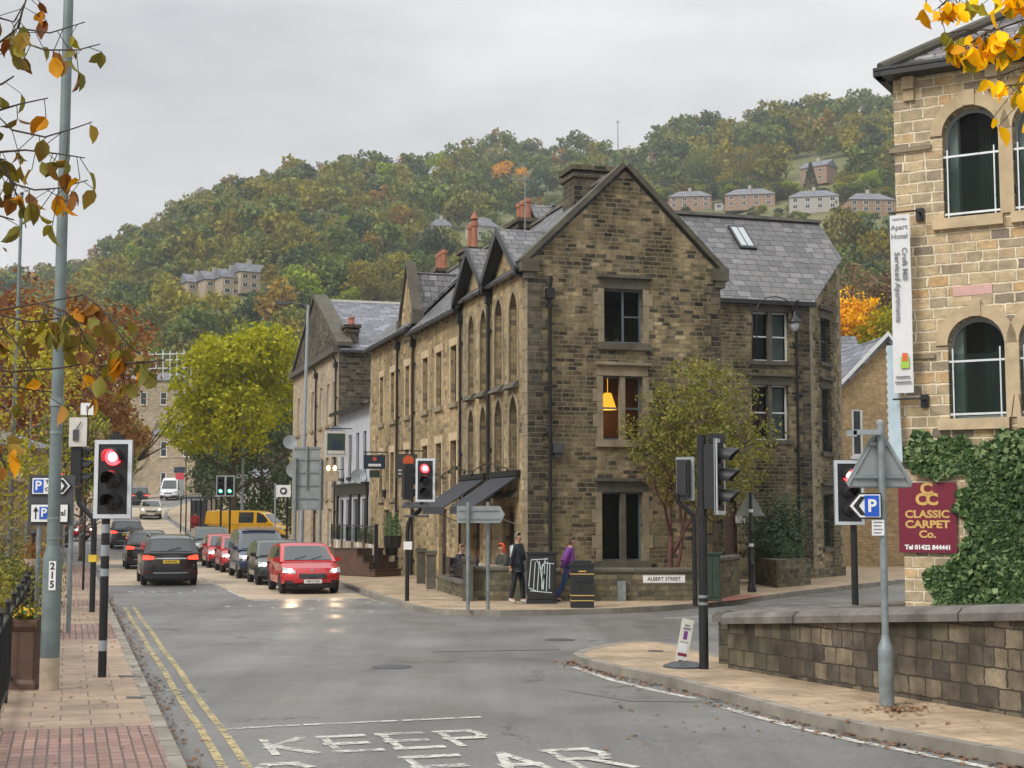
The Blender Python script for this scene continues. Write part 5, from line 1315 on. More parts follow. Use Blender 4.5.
mb = MB(); mb.roofslab([FD.P(-.2,ze,.2), FD.P(FD.L+.2,ze,.2), FD.P(FD.L+.2,zr,-2.6), FD.P(-.2,zr,-2.6)], .15); mb.build('roof', 'slate_far', t)
# ================================================================== far end of the street
def far_house(px0, px1, Y, yb, ye, roof_py, label, wallm, wins, depth=8, name='stone_house', turn=0.0, hip=False, door=None, frame='frame_white'):
    p0 = py_at(px0, yb, Y); p1 = py_at(px1, yb, Y+turn); f = Face(Vector((p0.x,p0.y,0)), Vector((p1.x,p1.y,0))); t = thing(name, label, 'house', Vector((p0.x, p0.y, p0.z)))
    zb = p0.z-3; ze = f.uz(px0, ye)[1]; zr = f.uz(px0, roof_py)[1]; hs = [rectl(*f.rect(*w)) for w in wins]
    mb = MB(); mb.wall(f, [(0,zb),(f.L,zb),(f.L,ze),(0,ze)], hs, .12)
    mb.poly([f.P(f.L,zb), f.P(f.L,zb,-depth), f.P(f.L,ze,-depth), f.P(f.L,zr,-depth/2), f.P(f.L,ze)]); mb.poly([f.P(0,zb,-depth), f.P(0,zb), f.P(0,ze), f.P(0,zr,-depth/2), f.P(0,ze,-depth)]); mb.build('wall', wallm, t)
    for h in hs: window(t, f, h, 'sash', .08, frame, 'glass', fw=.12, sill=.12, stone='dressed_pale')
    mb = MB(); x = .3; k = depth*.45 if hip else 0
    mb.roofslab([f.P(-x,ze,x), f.P(f.L+x,ze,x), f.P(f.L+x-k,zr,-depth/2), f.P(-x+k,zr,-depth/2)], .15); mb.roofslab([f.P(-x,ze,-depth-x), f.P(f.L+x,ze,-depth-x), f.P(f.L+x-k,zr,-depth/2), f.P(-x+k,zr,-depth/2)], .15)
    rf = mb.build('roof', 'slate_far', t); return t, f, rf
far_house(149, 194, 186, 492, 434, 417, 'square stone house with two white upper windows closing the end of the street', 'stone_pale', [(160,441,167,457),(183,441,190,457),(160,472,166,494)], hip=True)
far_house(195, 228, 188, 497, 432, 418, 'plain grey stone building to the right of the house at the street end', 'stone_dark', [], depth=10, name='grey_building', turn=-4)
far_house(112, 192, 207, 488, 380, 370, 'tall stone building behind the red tree at the street end', 'stone_pale', [(120,392,127,405),(140,392,147,405),(160,392,167,405),(178,392,185,405)], name='stone_building', hip=True)
far_house(236, 262, 118, 512, 478, 468, 'small pale rendered building behind the lime green tree', 'render_house', [(243,484,247,496)], depth=6, name='small_building')
tL, fL, rL = far_house(-60, 47, 52, 545, 440, 388, 'dark slated stone building at the left edge behind the trees', 'stone_street', [(8,450,22,478),(-30,450,-16,478)], depth=11, name='roadside_building', turn=7)
# scaffold platform on the street end building
t = thing('scaffold', 'long scaffold rail above the rooftops left of the lime green tree', 'scaffold', py_at(110, 372, 203))
for i in range(15):
    m = MB(); p = py_at(100+7*i, 378, 203); q = py_at(100+7*i, 351+(i % 3)-.4*i*.3, 203); m.tube([p, q], .07, 5); m.build('scaffold_pole', 'rail_steel', t)
for yy in (356, 362, 370): m = MB(); m.tube([py_at(98, yy, 203), py_at(205, yy-3, 203)], .08, 5); m.build('scaffold_rail', 'rail_steel', t)
# ------------------------------------------------------------------ near and middle trees
def base_at(px, py, dz=0.0): return gp(px, py, dz)
def at_Y(px, Y): x = (px-512)/F*Y; return Vector((x, Y, HX(x, Y)))
tree('bright lime green tree with a full round crown beside the far traffic lights', 'tree', at_Y(236, 96)+Vector((0,0,-.1)), 8.3, 14.0, 4.8, 'leaf_lime', 'bark', 17000, .30, 41, name='lime_green_tree', k=15, r=.24, spread=.68)
tree('dark ivy clad tree under the lime green crown', 'tree', at_Y(262, 104), 6.5, 8.5, .6, 'leaf_dark', 'bark', 6000, .28, 42, name='dark_tree')
tree('low dark evergreen tree left of the far traffic lights', 'tree', at_Y(222, 122), 6, 6.8, .5, 'leaf_dark', 'bark', 4000, .3, 43, name='dark_tree')
tree('large russet red tree filling the left side above the parking sign', 'tree', at_Y(66, 84), 11, 13.6, 4.4, 'leaf_red', 'bark', 12500, .25, 44, name='russet_tree', k=14, spread=.66)
tree('rust red tree at the left edge behind the dark slated building', 'tree', at_Y(-8, 74), 9.5, 14.2, 3, 'leaf_red', 'bark', 9000, .26, 45, name='russet_tree')
tree('orange brown tree between the russet tree and the lime green tree', 'tree', at_Y(112, 125), 6.5, 11.5, 3.5, 'leaf_rust', 'bark', 7000, .32, 46, name='orange_brown_tree')
tree('olive green tree behind the white square sign post', 'tree', at_Y(84, 70), 4.6, 7.2, 2.2, 'leaf_olive', 'bark', 9000, .2, 47, name='olive_tree')
tree('yellow olive tree overhanging the left edge behind the parking sign', 'tree', at_Y(12, 34), 4.6, 7.2, 1.6, 'leaf_yellowolive', 'bark_grey', 5200, .11, 48, name='olive_tree', r=.09)
tree('thin half bare tree in front of the dark slated building', 'tree', at_Y(30, 44), 4.5, 6.4, 1.5, 'leaf_brown', 'bark_grey', 1700, .13, 53, name='half_bare_tree', r=.1)
tree('bright orange tree right of the slate roofed wing', 'tree', at_Y(853, 118)+Vector((0,0,6)), 5.4, 13.5, 4, 'leaf_orange', 'bark', 7000, .3, 49, name='orange_tree')
tree('acid yellow green tree beside the bright orange tree', 'tree', at_Y(884, 116)+Vector((0,0,6)), 5.6, 12.6, 3.5, 'leaf_lime', 'bark', 6000, .3, 50, name='lime_green_tree')
tree('dark brown half bare tree above the bright orange tree', 'tree', at_Y(862, 150)+Vector((0,0,8)), 9.5, 17.5, 6, 'leaf_brown', 'bark_grey', 6500, .32, 51, name='brown_tree')
tree('dark brown tree at the edge of the mill wall above the acid green tree', 'tree', at_Y(905, 150)+Vector((0,0,8)), 9, 18.5, 6, 'leaf_brown', 'bark_grey', 5500, .32, 52, name='brown_tree')
# the thin airy tree in front of the gable: bare lower limbs, small sparse leaves
b = AB(37.0, 15.85, z=PH+.5); t = thing('airy_young_tree', 'airy green yellow tree with red brown forked trunk in front of the gable', 'tree', b); g = np.random.default_rng(61)
mb = MB(); tips = []
def grow(p, d, L, r, lv):
    q = p+d*L; m = (p+q)/2+Vector((g.normal(), g.normal(), g.normal()))*L*.05
    mb.tube([p, m, q], [r, r*.85, r*.62], 6 if lv < 2 else 4, cap=False); tips.append((m, lv)); tips.append((q, lv))
    if lv >= 5: return
    for k in range(3 if lv in (1, 2) else 2):
        a = Vector((g.normal(), g.normal(), g.normal()*.5)); dd = (d+a*(.45+.05*lv)).normalized(); dd.z = max(dd.z, .02); dd.x = dd.x+(.10 if lv < 3 else 0); dd.normalize()
        grow(q, dd, L*(.72+.16*g.random()), r*.6, lv+1)
grow(b, Vector((.02,0,1)), 1.1, .085, 0); grow(b+Vector((.12,.05,0)), Vector((.16,.02,.98)), 1.35, .065, 0); grow(b+Vector((.05,.0,.6)), Vector((.5,-.05,.85)).normalized(), 1.4, .06, 1)
mb.build('trunk', 'bark_red', t, smooth=True)
P = []
cx, cz = b.x+.85, b.z+3.75
for q, lv in tips:
    if lv < 3: continue
    for k in range(3): P.append((q.x+g.normal()*.16, q.y+g.normal()*.2, q.z+g.normal()*.16))
for i in range(21000):                                   # fill the observed oval of small leaves, in sprays
    d = g.normal(size=3); d /= np.linalg.norm(d); rr = g.random()**.42
    P.append((cx+d[0]*2.35*rr*(.72+.28*abs(math.cos(d[2]*1.4)))*(1 if d[2] > 0 else .9), b.y+d[1]*1.6*rr-.1, cz+d[2]*2.35*rr))
P = np.array(P); cl = np.array([P[g.integers(0, len(P))] for _ in range(270)]); dm = np.min(((P[:,None,:]-cl[None])**2).sum(2), 1); P = P[(dm < .062) | (g.random(len(P)) < .06)]
ll = leaf_object('leaves', P, .10, 'leaf_airy', t, seed=3, off=tuple(b))
# bushes and planting
def bush(label, c, r, n, size, mat, name='shrub', cat='shrub', seed=1, parent=None):
    g = np.random.default_rng(seed); d = g.normal(size=(n,3)); d /= np.linalg.norm(d, axis=1)[:, None]; d[:,2] = np.abs(d[:,2]); rad = (.45+.6*g.random(n)); lump = 1+.22*np.sin(d[:,0]*7+seed)*np.cos(d[:,1]*6)+.15*np.sin(d[:,2]*9+d[:,0]*5)
    P = d*(rad*lump)[:, None]*np.array(r)+np.array(tuple(c))
    if parent: return leaf_object('foliage', P, size, mat, parent, seed=seed, off=WL[parent.name])
    t = thing(name, label, cat, c); leaf_object('foliage', P, size, mat, t, seed=seed, off=tuple(c)); mb = MB()
    for k in range(5): a = k*1.26; mb.tube([Vector(c)-Vector((0,0,.1)), Vector(c)+Vector((math.cos(a)*r[0]*.5, math.sin(a)*r[1]*.5, r[2]*.7))], [.03,.01], 5)
    mb.build('stem', 'bark', t); return t
pb = gp(785, 587, PH); c0 = Vector((pb.x, pb.y, PH))
t = thing('corner_planter', 'raised stone planter of coursed blocks on the corner of the wing', 'planter', c0); mb = MB()
pl = [gp(752,583,PH), gp(777,588,PH), gp(811,584.5,PH)]; Pp = [Vector((p.x,p.y,0)) for p in pl]; Pp += [Pp[2]+Vector((-.2,1.0,0)), Pp[0]+Vector((.1,1.3,0))]; hh_ = .95
mb.prism([p+Vector((0,0,0)) for p in Pp][::1], Vector((0,0,hh_))); mb.build('wall', 'stone_garden', t)
bc = sum(Pp, Vector((0,0,0)))/5+Vector((0,0,hh_)); bush('dark green bay shrub overflowing the raised stone planter', bc, (1.25,1.0,1.95), 5200, .10, 'leaf_shrub', seed=71)
# left roadside greenery behind the railing
for i, (px, Y, r, h, m, lab) in enumerate(((-25, 21, .9, 1.9, 'leaf_yellowolive', 'olive yellow bush behind the black railing at the left edge'), (2, 26, 1.1, 2.1, 'leaf_olive', 'olive bush behind the brown flower pot column'), (22, 33, 1.0, 1.7, 'leaf_green', 'low green bush below the parking sign'), (-20, 38, 1.6, 2.4, 'leaf_dark', 'dark green bush at the left edge beyond the railing'), (34, 42, 1.0, 1.5, 'leaf_yellowolive', 'small yellowish bush behind the big grey lamp column'))):
    p = at_Y(px, Y); bush(lab, p, (r, r, h), 2200, .09, m, seed=80+i)
for i, (px, Y, r, h, m, lab) in enumerate(((262, 92, 2.6, 1.9, 'leaf_yellowolive', 'low olive shrub bed behind the yellow van'), (284, 88, 1.8, 1.6, 'leaf_green', 'green shrub between the yellow van and the big sign'), (240, 100, 2.2, 2.0, 'leaf_dark', 'dark shrub left of the far lamp post'))):
    p = at_Y(px, Y+16); bush(lab, p, (r, r*.8, h), 1800, .16, m, seed=90+i)
# ivy on the mill
t = thing('ivy', 'glossy variegated ivy climbing the mill wall around the maroon sign', 'climbing plant', FM.P(4,0,0)); g = np.random.default_rng(77); P = []
zT = FM.uz(965, 436)[1]; zS = FM.uz(955, 482)[1]; zB_ = FM.uz(950, 562)[1]; uS = FM.uz(957, 520)[0]; print('ivy', zT, zS, zB_, uS)
def ivy_ok(u, z):
    if z > zT+.12*math.sin(u*3.1+1)+.08*math.sin(u*8)+.05*math.sin(u*19): return False
    if z > zS+.10+.06*math.sin(u*7): return u > .12+.1*math.sin(z*9)
    if z < zB_+.1*math.sin(u*8): return u > .42+.1*math.sin(z*9)
    return u > uS+.10+.11*math.sin(z*7)+.05*math.sin(z*23)
for i in range(52000):
    u, z = g.random()*9.5+.0, g.random()*(zT-.2)+.3
    if ivy_ok(u, z): q = FM.P(u, z, .03+.15*g.random()**1.6*(.6+.4*math.sin(u*4.3+z*2))); P.append(tuple(q))
leaf_object('leaves', np.array(P), .10, 'leaf_ivy', t, .9, 4, bias=np.array(tuple(FM.n))*1.4+np.array([0,0,.35]), off=WL[t.name])
mb = MB(); 
for k in range(14): u = 1.6+k*.5; mb.tube([FM.P(u, .2, .03), FM.P(u+.2*math.sin(k), 2.2, .03), FM.P(u+.3*math.cos(k*2), 4.3, .03)], [.03,.02,.008], 5)
mb.build('stem', 'bark', t)
# ------------------------------------------------------------------ bridge wall on the right
def stone_wall(name, label, A, B, zA, zB, th=.4, mat='stone_bridge', cop='coping', base=-.3, coph=.16, copw=.1, cat='wall', group=None, round_=True):
    A = Vector((A.x, A.y, 0)); B = Vector((B.x, B.y, 0)); t = thing(name, label, cat, A, 0, group); d = (B-A).normalized(); n = Vector((d.y, -d.x, 0)); mb = MB()
    lp = [A+Vector((0,0,base)), B+Vector((0,0,base)), B+Vector((0,0,zB)), A+Vector((0,0,zA))]; mb.prism(lp, -n*th); mb.build('masonry', mat, t)
    L = (B-A).length; k = 0; x = -.03; g = np.random.default_rng(int(L*100)); 
    while x < L:
        w = min(.75+.5*g.random(), L-x+.03); za = zA+(zB-zA)*x/L; zb = zA+(zB-zA)*(x+w)/L; mb = MB(); j = g.normal()*.006
        pr = [(copw,0),(copw,coph*.55),(copw*.3,coph*.95),(-th*.5,coph*1.12),(-th-copw*.3,coph*.95),(-th-copw,coph*.55),(-th-copw,0)]
        v0 = [A+d*(x+.006)+n*(o+j)+Vector((0,0,za+.002+z)) for o, z in pr]; v1 = [A+d*(x+w-.006)+n*(o+j)+Vector((0,0,zb+.002+z)) for o, z in pr]; m = len(pr)
        mb.add(v0+v1, [[i, (i+1) % m, (i+1) % m+m, i+m][::-1] for i in range(m)]+[list(range(m)), list(range(m, 2*m))[::-1]]); mb.build('coping_stone', cop, t); x += w
    return t
wA = gp(728, 668, PH); wB = gp(1024, 718, PH); wd_ = (wB-wA).normalized(); wE = wB+wd_*5
def ztop(px, py, A, B):
    f = Face(A, B); return f.uz(px, py)[1]
zA = ztop(728, 624, wA, wB); zB = ztop(1024, 612, wA, wB); zE = zB+(zB-zA)/(wB-wA).length*5*.6
bw = stone_wall('bridge_wall', 'dark weathered stone parapet wall with rounded coping beside the near pavement', wA, wE, zA, zE, .42)
rd = Vector((.551,.834,0)); rA = Vector((wA.x, wA.y, 0))+rd*.5-Vector((rd.y,-rd.x,0))*0; stone_wall('return_wall', 'low stone wall running back from the end of the parapet beside the side street', rA, rA+rd*9, zA-.02, zA-.3, .38)
# rubbish of leaves is in the fallen_leaves scatter
# ------------------------------------------------------------------ low walls in front of the corner building
gA, gB = gp(470, 600.5, PH), gp(697, 600, PH); 
def lowwall(name, label, pxa, pxb, h, th=.3, mat='stone_garden', **k):
    a, b = gp(*pxa, PH), gp(*pxb, PH); return stone_wall(name, label, a, b, h+PH, h+PH, th, mat, 'dressed_dark', 0, .1, .04, **k)
lowwall('low_wall', 'low stone wall left of the walking man, beside the cafe tables', (470,600.5), (521,601), .76)
lowwall('low_wall', 'low mossy stone wall under the street name plate', (556,601), (700,600.5), .72)
lowwall('low_wall', 'higher end of the low wall right of the green utility box', (716,600), (740,594), .98)
lowwall('kerb_wall', 'low stone plinth under the black cafe railing panel', (437,590), (470,600.3), .34)
# black panel on the plinth and gate piers
f = Face(gp(437,590,PH), gp(470,600.3,PH)); t = thing('cafe_screen', 'black slatted screen standing on the low stone plinth', 'railing', f.P(0, PH+.46, 0)); mb = MB()
for k in range(9): mb.fbox(f, .04, f.L-.04, PH+.50+.055*k, PH+.54+.055*k, -.2, -.17)
mb.fbox(f, 0, .06, PH+.46, PH+1.05, -.22, -.16); mb.fbox(f, f.L-.06, f.L, PH+.46, PH+1.05, -.22, -.16); mb.build('panel', 'black_paint', t)
for i, (px, py, lab) in enumerate(((431, 589, 'worn stone gate pier left of the slatted screen'), (421, 583.5, 'farther worn stone gate pier behind the first'), (468, 601, 'short stone pier at the right end of the slatted screen'))):
    p = gp(px, py, PH); mb = MB(); mb.cbox((p.x, p.y, PH+.5), .26, .26, 1.0); mb.cbox((p.x, p.y, PH+1.06), .34, .34, .12); o = mb.build('gate_pier', 'dressed_dark'); tag(o, lab, 'pillar')
# street name plate
fw_ = Face(gp(556,601,PH), gp(700,600.5,PH)); n0 = fw_.uz(664, 579); mb = MB(); mb.fbox(fw_, n0[0]-.54, n0[0]+.54, n0[1]-.10, n0[1]+.10, .0, .02); t = mb.build('street_name_plate', 'sign_white'); tag(t, 'white street name plate reading Albert Street on the low wall', 'sign')
mb = MB(); mb.fbox(fw_, n0[0]-.52, n0[0]+.52, n0[1]-.085, n0[1]-.08, .02, .022); mb.fbox(fw_, n0[0]-.52, n0[0]+.52, n0[1]+.08, n0[1]+.085, .02, .022); mb.build('border', 'text_black', t)
lettering(t, 'ALBERT STREET', .125, 'text_black', fw_.d, (0,0,1), fw_.P(n0[0], n0[1]+.0, .022), bold=.002, sx=.98)
# utility boxes
def ubox(name, label, f, u0, u1, z0, z1, dp, mat, cat='utility box'):
    t = thing(name, label, cat, f.P(u0, z0, 0)); mb = MB(); mb.fbox(f, u0, u1, z0, z1, 0, dp); mb.fbox(f, u0-.03, u1+.03, z1, z1+.05, -.02, dp+.04); mb.fbox(f, u0-.02, u1+.02, z0, z0+.08, -.01, dp+.015); mb.build('cabinet', mat, t)
    m = MB(); um = (u0+u1)/2; m.fbox(f, u0+.03, um-.01, z0+.12, z1-.06, dp, dp+.018); m.fbox(f, um+.01, u1-.03, z0+.12, z1-.06, dp, dp+.018); m.fbox(f, um+.04, um+.07, (z0+z1)/2, (z0+z1)/2+.12, dp+.018, dp+.04); m.build('door', mat, t); return t
fu = Face(gp(527,603,PH), gp(556,603,PH)); cab = ubox('graffiti_cabinet', 'black street cabinet with pale blue graffiti beside the walking man', fu, 0, fu.L, PH, PH+1.22, .34, 'utility_black')
mb = MB()
def gline(pts, w=.028):
    for (x0, z0), (x1, z1) in zip(pts, pts[1:]):
        a = fu.P(x0*fu.L, PH+z0*1.22, .36); b_ = fu.P(x1*fu.L, PH+z1*1.22, .36); mb.tube([a, b_], w*.35, 4)
for pts in ([(.06,.35),(.14,.88)],[(.14,.88),(.72,.9)],[(.22,.3),(.28,.84)],[(.35,.25),(.42,.86),(.55,.28),(.62,.9)],[(.66,.25),(.70,.85)],[(.6,.82),(.92,.8)],[(.05,.32),(.3,.26)],[(.1,.26),(.85,.22)],[(.3,.9),(.5,.7),(.66,.92)],[(.76,.3),(.78,.82)],[(.5,.28),(.52,.8)]): gline(pts)
mb.build('graffiti', 'graffiti', cab)
fg = Face(gp(703,601,PH), gp(716,601,PH)); ubox('green_cabinet', 'dark green utility cabinet at the end of the low wall', fg, 0, fg.L+.08, PH, PH+1.18, .3, 'utility_green')
mb = MB(); p = fw_.uz(621, 590); mb.fbox(fw_, p[0]-.1, p[0]+.1, PH, PH+.5, .02, .16); tag(mb.build('grey_box', 'galv'), 'small grey metal box against the low wall left of the street name plate', 'utility box')
mb = MB(); q = fu.P(-.06, PH, -.1); mb.box(q.x-.045, q.y-.05, PH, q.x+.045, q.y+.1, PH+1.0); mb.box(q.x-.05, q.y-.06, PH+1.0, q.x+.05, q.y+.11, PH+1.04); tag(mb.build('meter_pillar', 'grey_paint'), 'narrow pale grey meter pillar between the man and the graffiti cabinet', 'utility box')
# litter bin
b = gp(582, 607.3, PH); t = thing('litter_bin', 'square black litter bin with gold bands behind the kerb', 'bin', b); mb = MB(); w = .27
mb.box(-w,-w,0,w,w,.98); mb.box(-w-.02,-w-.02,.98,w+.02,w+.02,1.04); mb.box(-w*.8,-w*.8,1.04,w*.8,w*.8,1.1); mb.build('body', 'utility_black', t, world=False)
mb = MB(); 
for z in (.16,.28,.78): mb.box(-w-.006,-w-.006,z,w+.006,w+.006,z+.022)
mb.box(-.09,-w-.008,.84,.09,-w,.87); mb.build('gold_band', 'gold', t, world=False)
mb = MB(); mb.box(-w*.7,-w-.012,.60,w*.7,-w+.001,.74); mb.build('opening', 'plastic_black', t, world=False)
# ------------------------------------------------------------------ traffic signals
def signal_head(t, c, yaw, lit=None, board=True, h=1.06, w=.46, cls='signal_head', visor=.26):
    """three aspects; faces -y before yaw"""
    M = Matrix.Translation(Vector(c)) @ Matrix.Rotation(yaw, 4, 'Z')
    def put(mb, name, mat, parent, smooth=False):
        mb.v = [tuple(M @ Vector(v)) for v in mb.v]; return mb.build(name, mat, parent, smooth=smooth, world=False)
    mb = MB(); mb.box(-.15,-.02,-.46,.15,.17,.46); mb.box(-.12,.17,-.4,.12,.21,.4); hd = put(mb, cls, 'plastic_black', t)
    if board:
        mb = MB(); mb.box(-w/2,-.03,-h/2,w/2,-.02,h/2); put(mb, 'backing_board', 'plastic_black', hd)
        mb = MB(); e = .055; z = -.034
        mb.box(-w/2,z-.01,-h/2,-w/2+e,z,h/2); mb.box(w/2-e,z-.01,-h/2,w/2,z,h/2); mb.box(-w/2+e,z-.01,h/2-e,w/2-e,z,h/2); mb.box(-w/2+e,z-.01,-h/2,w/2-e,z,-h/2+e); put(mb, 'white_border', 'border_white', hd)
        mb = MB(); mb.box(-w/2-.004,-.018,-h/2-.004,w/2+.004,-.006,h/2+.004); put(mb, 'board_edge', 'grey_paint', hd)
    for i, (zz, col) in enumerate(((.30,'red'),(0,'amber'),(-.30,'green'))):
        on = lit == col; mb = MB(); mb.lathe([(0,0),(.114,0),(.114,.02),(.06,.035),(0,.04)], (0,-.035,zz), 20, axis=(0,-1,0)); ln = put(mb, 'lens', (col+'_lamp') if on else 'lens_off', hd, 40)
        if on: m = MB(); m.lathe([(0,0),(.062,0),(.04,.012),(0,.015)], (0,-.072,zz), 18, axis=(0,-1,0)); put(m, 'lamp_core', col+'_core', ln)
        mb = MB(); n = 14; vs = []; fs = []
        for k in range(n+1):
            a = math.pi*(-.12+1.24*k/n); d = visor*(.55+.45*math.sin(max(0, min(math.pi, a))))
            for r in (.118, .126): vs += [(r*math.cos(a), -.03, zz+r*math.sin(a)), (r*math.cos(a), -.03-d, zz+r*math.sin(a)-.02)]
        for k in range(n):
            o = 4*k; fs += [[o,o+1,o+5,o+4],[o+2,o+6,o+7,o+3],[o+1,o+3,o+7,o+5]]
        mb.add(vs, fs); put(mb, 'visor', 'plastic_black', hd, 40)
    return hd
def pole(t, pts, r, mat='black_paint', name='pole', seg=14): mb = MB(); mb.tube(pts, r, seg); return mb.build(name, mat, t, smooth=40, world=False)
G1 = 'traffic signals of the junction'
# near left
b = gp(102, 677, PH); t = thing('traffic_signal', 'nearest traffic signal on a black pole on the left pavement, showing bright red', 'traffic light', b, 0, G1)
pole(t, [(0,0,0),(0,0,2.35)], .057); pole(t, [(0,0,2.3),(0,0,3.17)], .045)
hd = signal_head(t, (.115,-.08,2.66), R(-4), 'red', h=1.06, w=.52)
mb = MB(); mb.box(.03,-.02,3.17,.19,.16,3.27); mb.box(.07,.02,3.27,.13,.08,3.31); mb.build('detector', 'plastic_black', t, world=False)
for z, hh in ((.35,.14),(1.35,.1),(1.62,.15),(1.93,.12),(2.12,.07)): mb = MB(); mb.lathe([(.0585,z),(.0585,z+hh)], (0,0,0), 14); mb.build('reflective_tape', 'grey_paint', t, world=False)
# its companion with a cranked pole and a head turned away
b = gp(92, 612, PH); t = thing('traffic_signal', 'cranked black signal pole behind the nearest signal, its head seen from the side', 'traffic light', b, 0, G1)
pole(t, [(0,0,0),(0,0,1.9),(-.03,0,2.1),(-.2,0,2.28),(-.34,0,2.42),(-.38,0,2.62),(-.38,0,2.8)], .065)
signal_head(t, (-.36,.08,3.3), R(98), None, board=False); mb = MB(); mb.box(-.58,-.16,3.72,-.18,-.12,4.38); 
mb.build('white_box_sign', 'offwhite', t, world=False); mb = MB(); mb.box(-.48,-.2,3.85,-.36,-.165,4.1); mb.tube([(-.42,-.18,4.1),(-.3,-.2,4.28)], .012, 5); mb.build('camera', 'dark_grey', t, world=False)
m = MB(); m.box(-.09,-.08,1.12,.09,.08,1.28); m.build('push_button_box', 'yellow_ref', t, world=False)
# centre signal across the junction
b = gp(407, 601, PH); t = thing('traffic_signal', 'centre traffic signal on a cranked black pole by the cafe, showing red', 'traffic light', b, 0, G1)
pole(t, [(0,0,0),(0,0,1.7),(.02,0,1.95),(.1,0,2.12),(.3,0,2.28),(.36,0,2.42),(.36,0,3.3)], .055)
signal_head(t, (.46,-.1,3.06), R(-6), 'red', h=1.1, w=.5); signal_head(t, (.08,.0,3.02), R(112), None, board=False); mb = MB(); mb.box(-.09,-.1,1.3,.12,.1,1.5); mb.build('push_button_box', 'sign_white', t, world=False)
mb = MB(); mb.obox((-.08,-.35,2.12), (.62,0,0), (0,.5,.0), (0,0,.05)); mb.obox((-.12,-.35,2.35), (.66,0,.0), (0,.5,.1), (0,0,.05)); mb.build('hood', 'dark_grey', t, world=False)
# right near signal seen sideways
b = gp(704, 669, PH); t = thing('traffic_signal', 'tall black signal on the near right pavement with hooded lamps facing right', 'traffic light', b, 0, G1)
pole(t, [(0,0,0),(0,0,3.32)], .068); signal_head(t, (.23,-.02,2.72), R(68), None, visor=.3, h=1.08, w=.5); mb = MB()
for z in (.9,1.0): mb.lathe([(.0695,z),(.0695,z+.04)], (0,0,0), 14)
mb.build('reflective_tape', 'galv', t, world=False); mb = MB(); mb.box(.1,-.06,3.2,.34,.1,3.34); mb.build('detector', 'plastic_black', t, world=False)
b = gp(691, 606, PH); t = thing('traffic_signal', 'far right pavement signal with cranked pole, seen from behind, beside the low wall', 'traffic light', b, 0, G1)
pole(t, [(.1,0,0),(.1,0,2.05),(.05,0,2.2),(-.12,0,2.35),(-.28,0,2.5),(-.3,0,2.7)], .06); signal_head(t, (-.1,.1,3.05), R(150), None, h=1.05, w=.46)
# right far signal behind the bridge wall
b = Vector(((852-512)/F*25.5, 25.5, 0)); t = thing('traffic_signal', 'traffic signal behind the bridge wall, its red lamp half hidden by the triangle sign', 'traffic light', b, 0, G1)
pole(t, [(0,0,-.1),(0,0,2.3)], .06); pole(t, [(0,.05,2.2),(0,.05,3.1)], .045); signal_head(t, (-.10,-.1,2.69), R(10), 'red', h=1.12, w=.54)
# distant green pair and far small signals
for i, (px, lab) in enumerate(((222, 'left of two distant traffic signals showing green'), (231, 'right of two distant traffic signals showing green'))):
    p = at_Y(px, 88); t = thing('traffic_signal', lab, 'traffic light', p, 0, 'distant traffic signals showing green'); zc = py_at(px, 486, 88).z-p.z
    pole(t, [(0,0,0),(0,0,zc+.4)], .06); signal_head(t, (0,-.1,zc), 0, 'green', h=1.25, w=.55)
p = at_Y(288, 84); t = thing('traffic_signal', 'small side facing signal glowing green left of the big grey sign', 'traffic light', p); zc = py_at(292, 473, 84).z-p.z; pole(t, [(0,0,0),(0,0,zc+.4)], .06); signal_head(t, (.3,-.1,zc), R(25), 'red', board=False); 
for ch in list(t.children):
    for c2 in list(ch.children):
        if c2.name.startswith('lens') and c2.data.materials[0].name == 'red_lamp': c2.data.materials[0] = MATS['green_lamp']; c2.children[0].data.materials[0] = MATS['green_core']
p = at_Y(66, 60); t = thing('traffic_signal', 'distant signal glowing red between the lamp column and the nearest signal', 'traffic light', p); zc = py_at(63, 473, 60).z-p.z; pole(t, [(0,0,0),(0,0,zc+.2)], .05, 'grey_paint'); signal_head(t, (-.12,-.1,zc-.28), R(-30), 'red', board=False)
# ------------------------------------------------------------------ lamp columns and posts
b = gp(49, 690, PH); b2 = py_at(72, 0, b.y); t = thing('lamp_column', 'big grey green steel lamp column numbered 215 with cream painted foot', 'street lamp', b)
H_ = 1.62; pole(t, [(0,0,0),(0,0,H_)], .118, 'pole_green', 'base', 18); m = MB(); m.lathe([(.118,H_),(.118,H_+.02),(.078,H_+.16),(.075,H_+.2)], (0,0,0), 18); m.lathe([(.078,H_+.18),(.06,10.0)], (0,0,0), 18); m.build('shaft', 'pole_green', t, smooth=40, world=False)
m = MB(); m.lathe([(.121,.002),(.121,.40)], (0,0,0), 18); m.build('painted_foot', 'plate_cream' if 'plate_cream' in MATS else 'wood_pale', t, world=False)
m = MB(); m.box(-.004,-.125,1.24,.082,-.116,1.60); pn = m.build('number_plate', 'sign_white', t, world=False)
for i, ch in enumerate('215'): lettering(t, ch, .12, 'text_black', (1,0,0), (0,0,1), Vector(b)+Vector((.039,-.1265,1.535-.112*i)), bold=.003)
m = MB()
for z in (1.87,2.12,3.2): m.lathe([(.083,z),(.083,z+.03)], (0,0,0), 18)
m.lathe([(.088,3.55),(.088,3.66)], (0,0,0), 18); m.build('clamp_band', 'galv', t, world=False); m = MB(); m.tube([(0,0,9.9),(.1,0,10.3),(.8,0,10.45)], .04, 8); m.box(.7,-.12,10.4,1.4,.12,10.52); m.build('lantern', 'grey_paint', t, world=False)
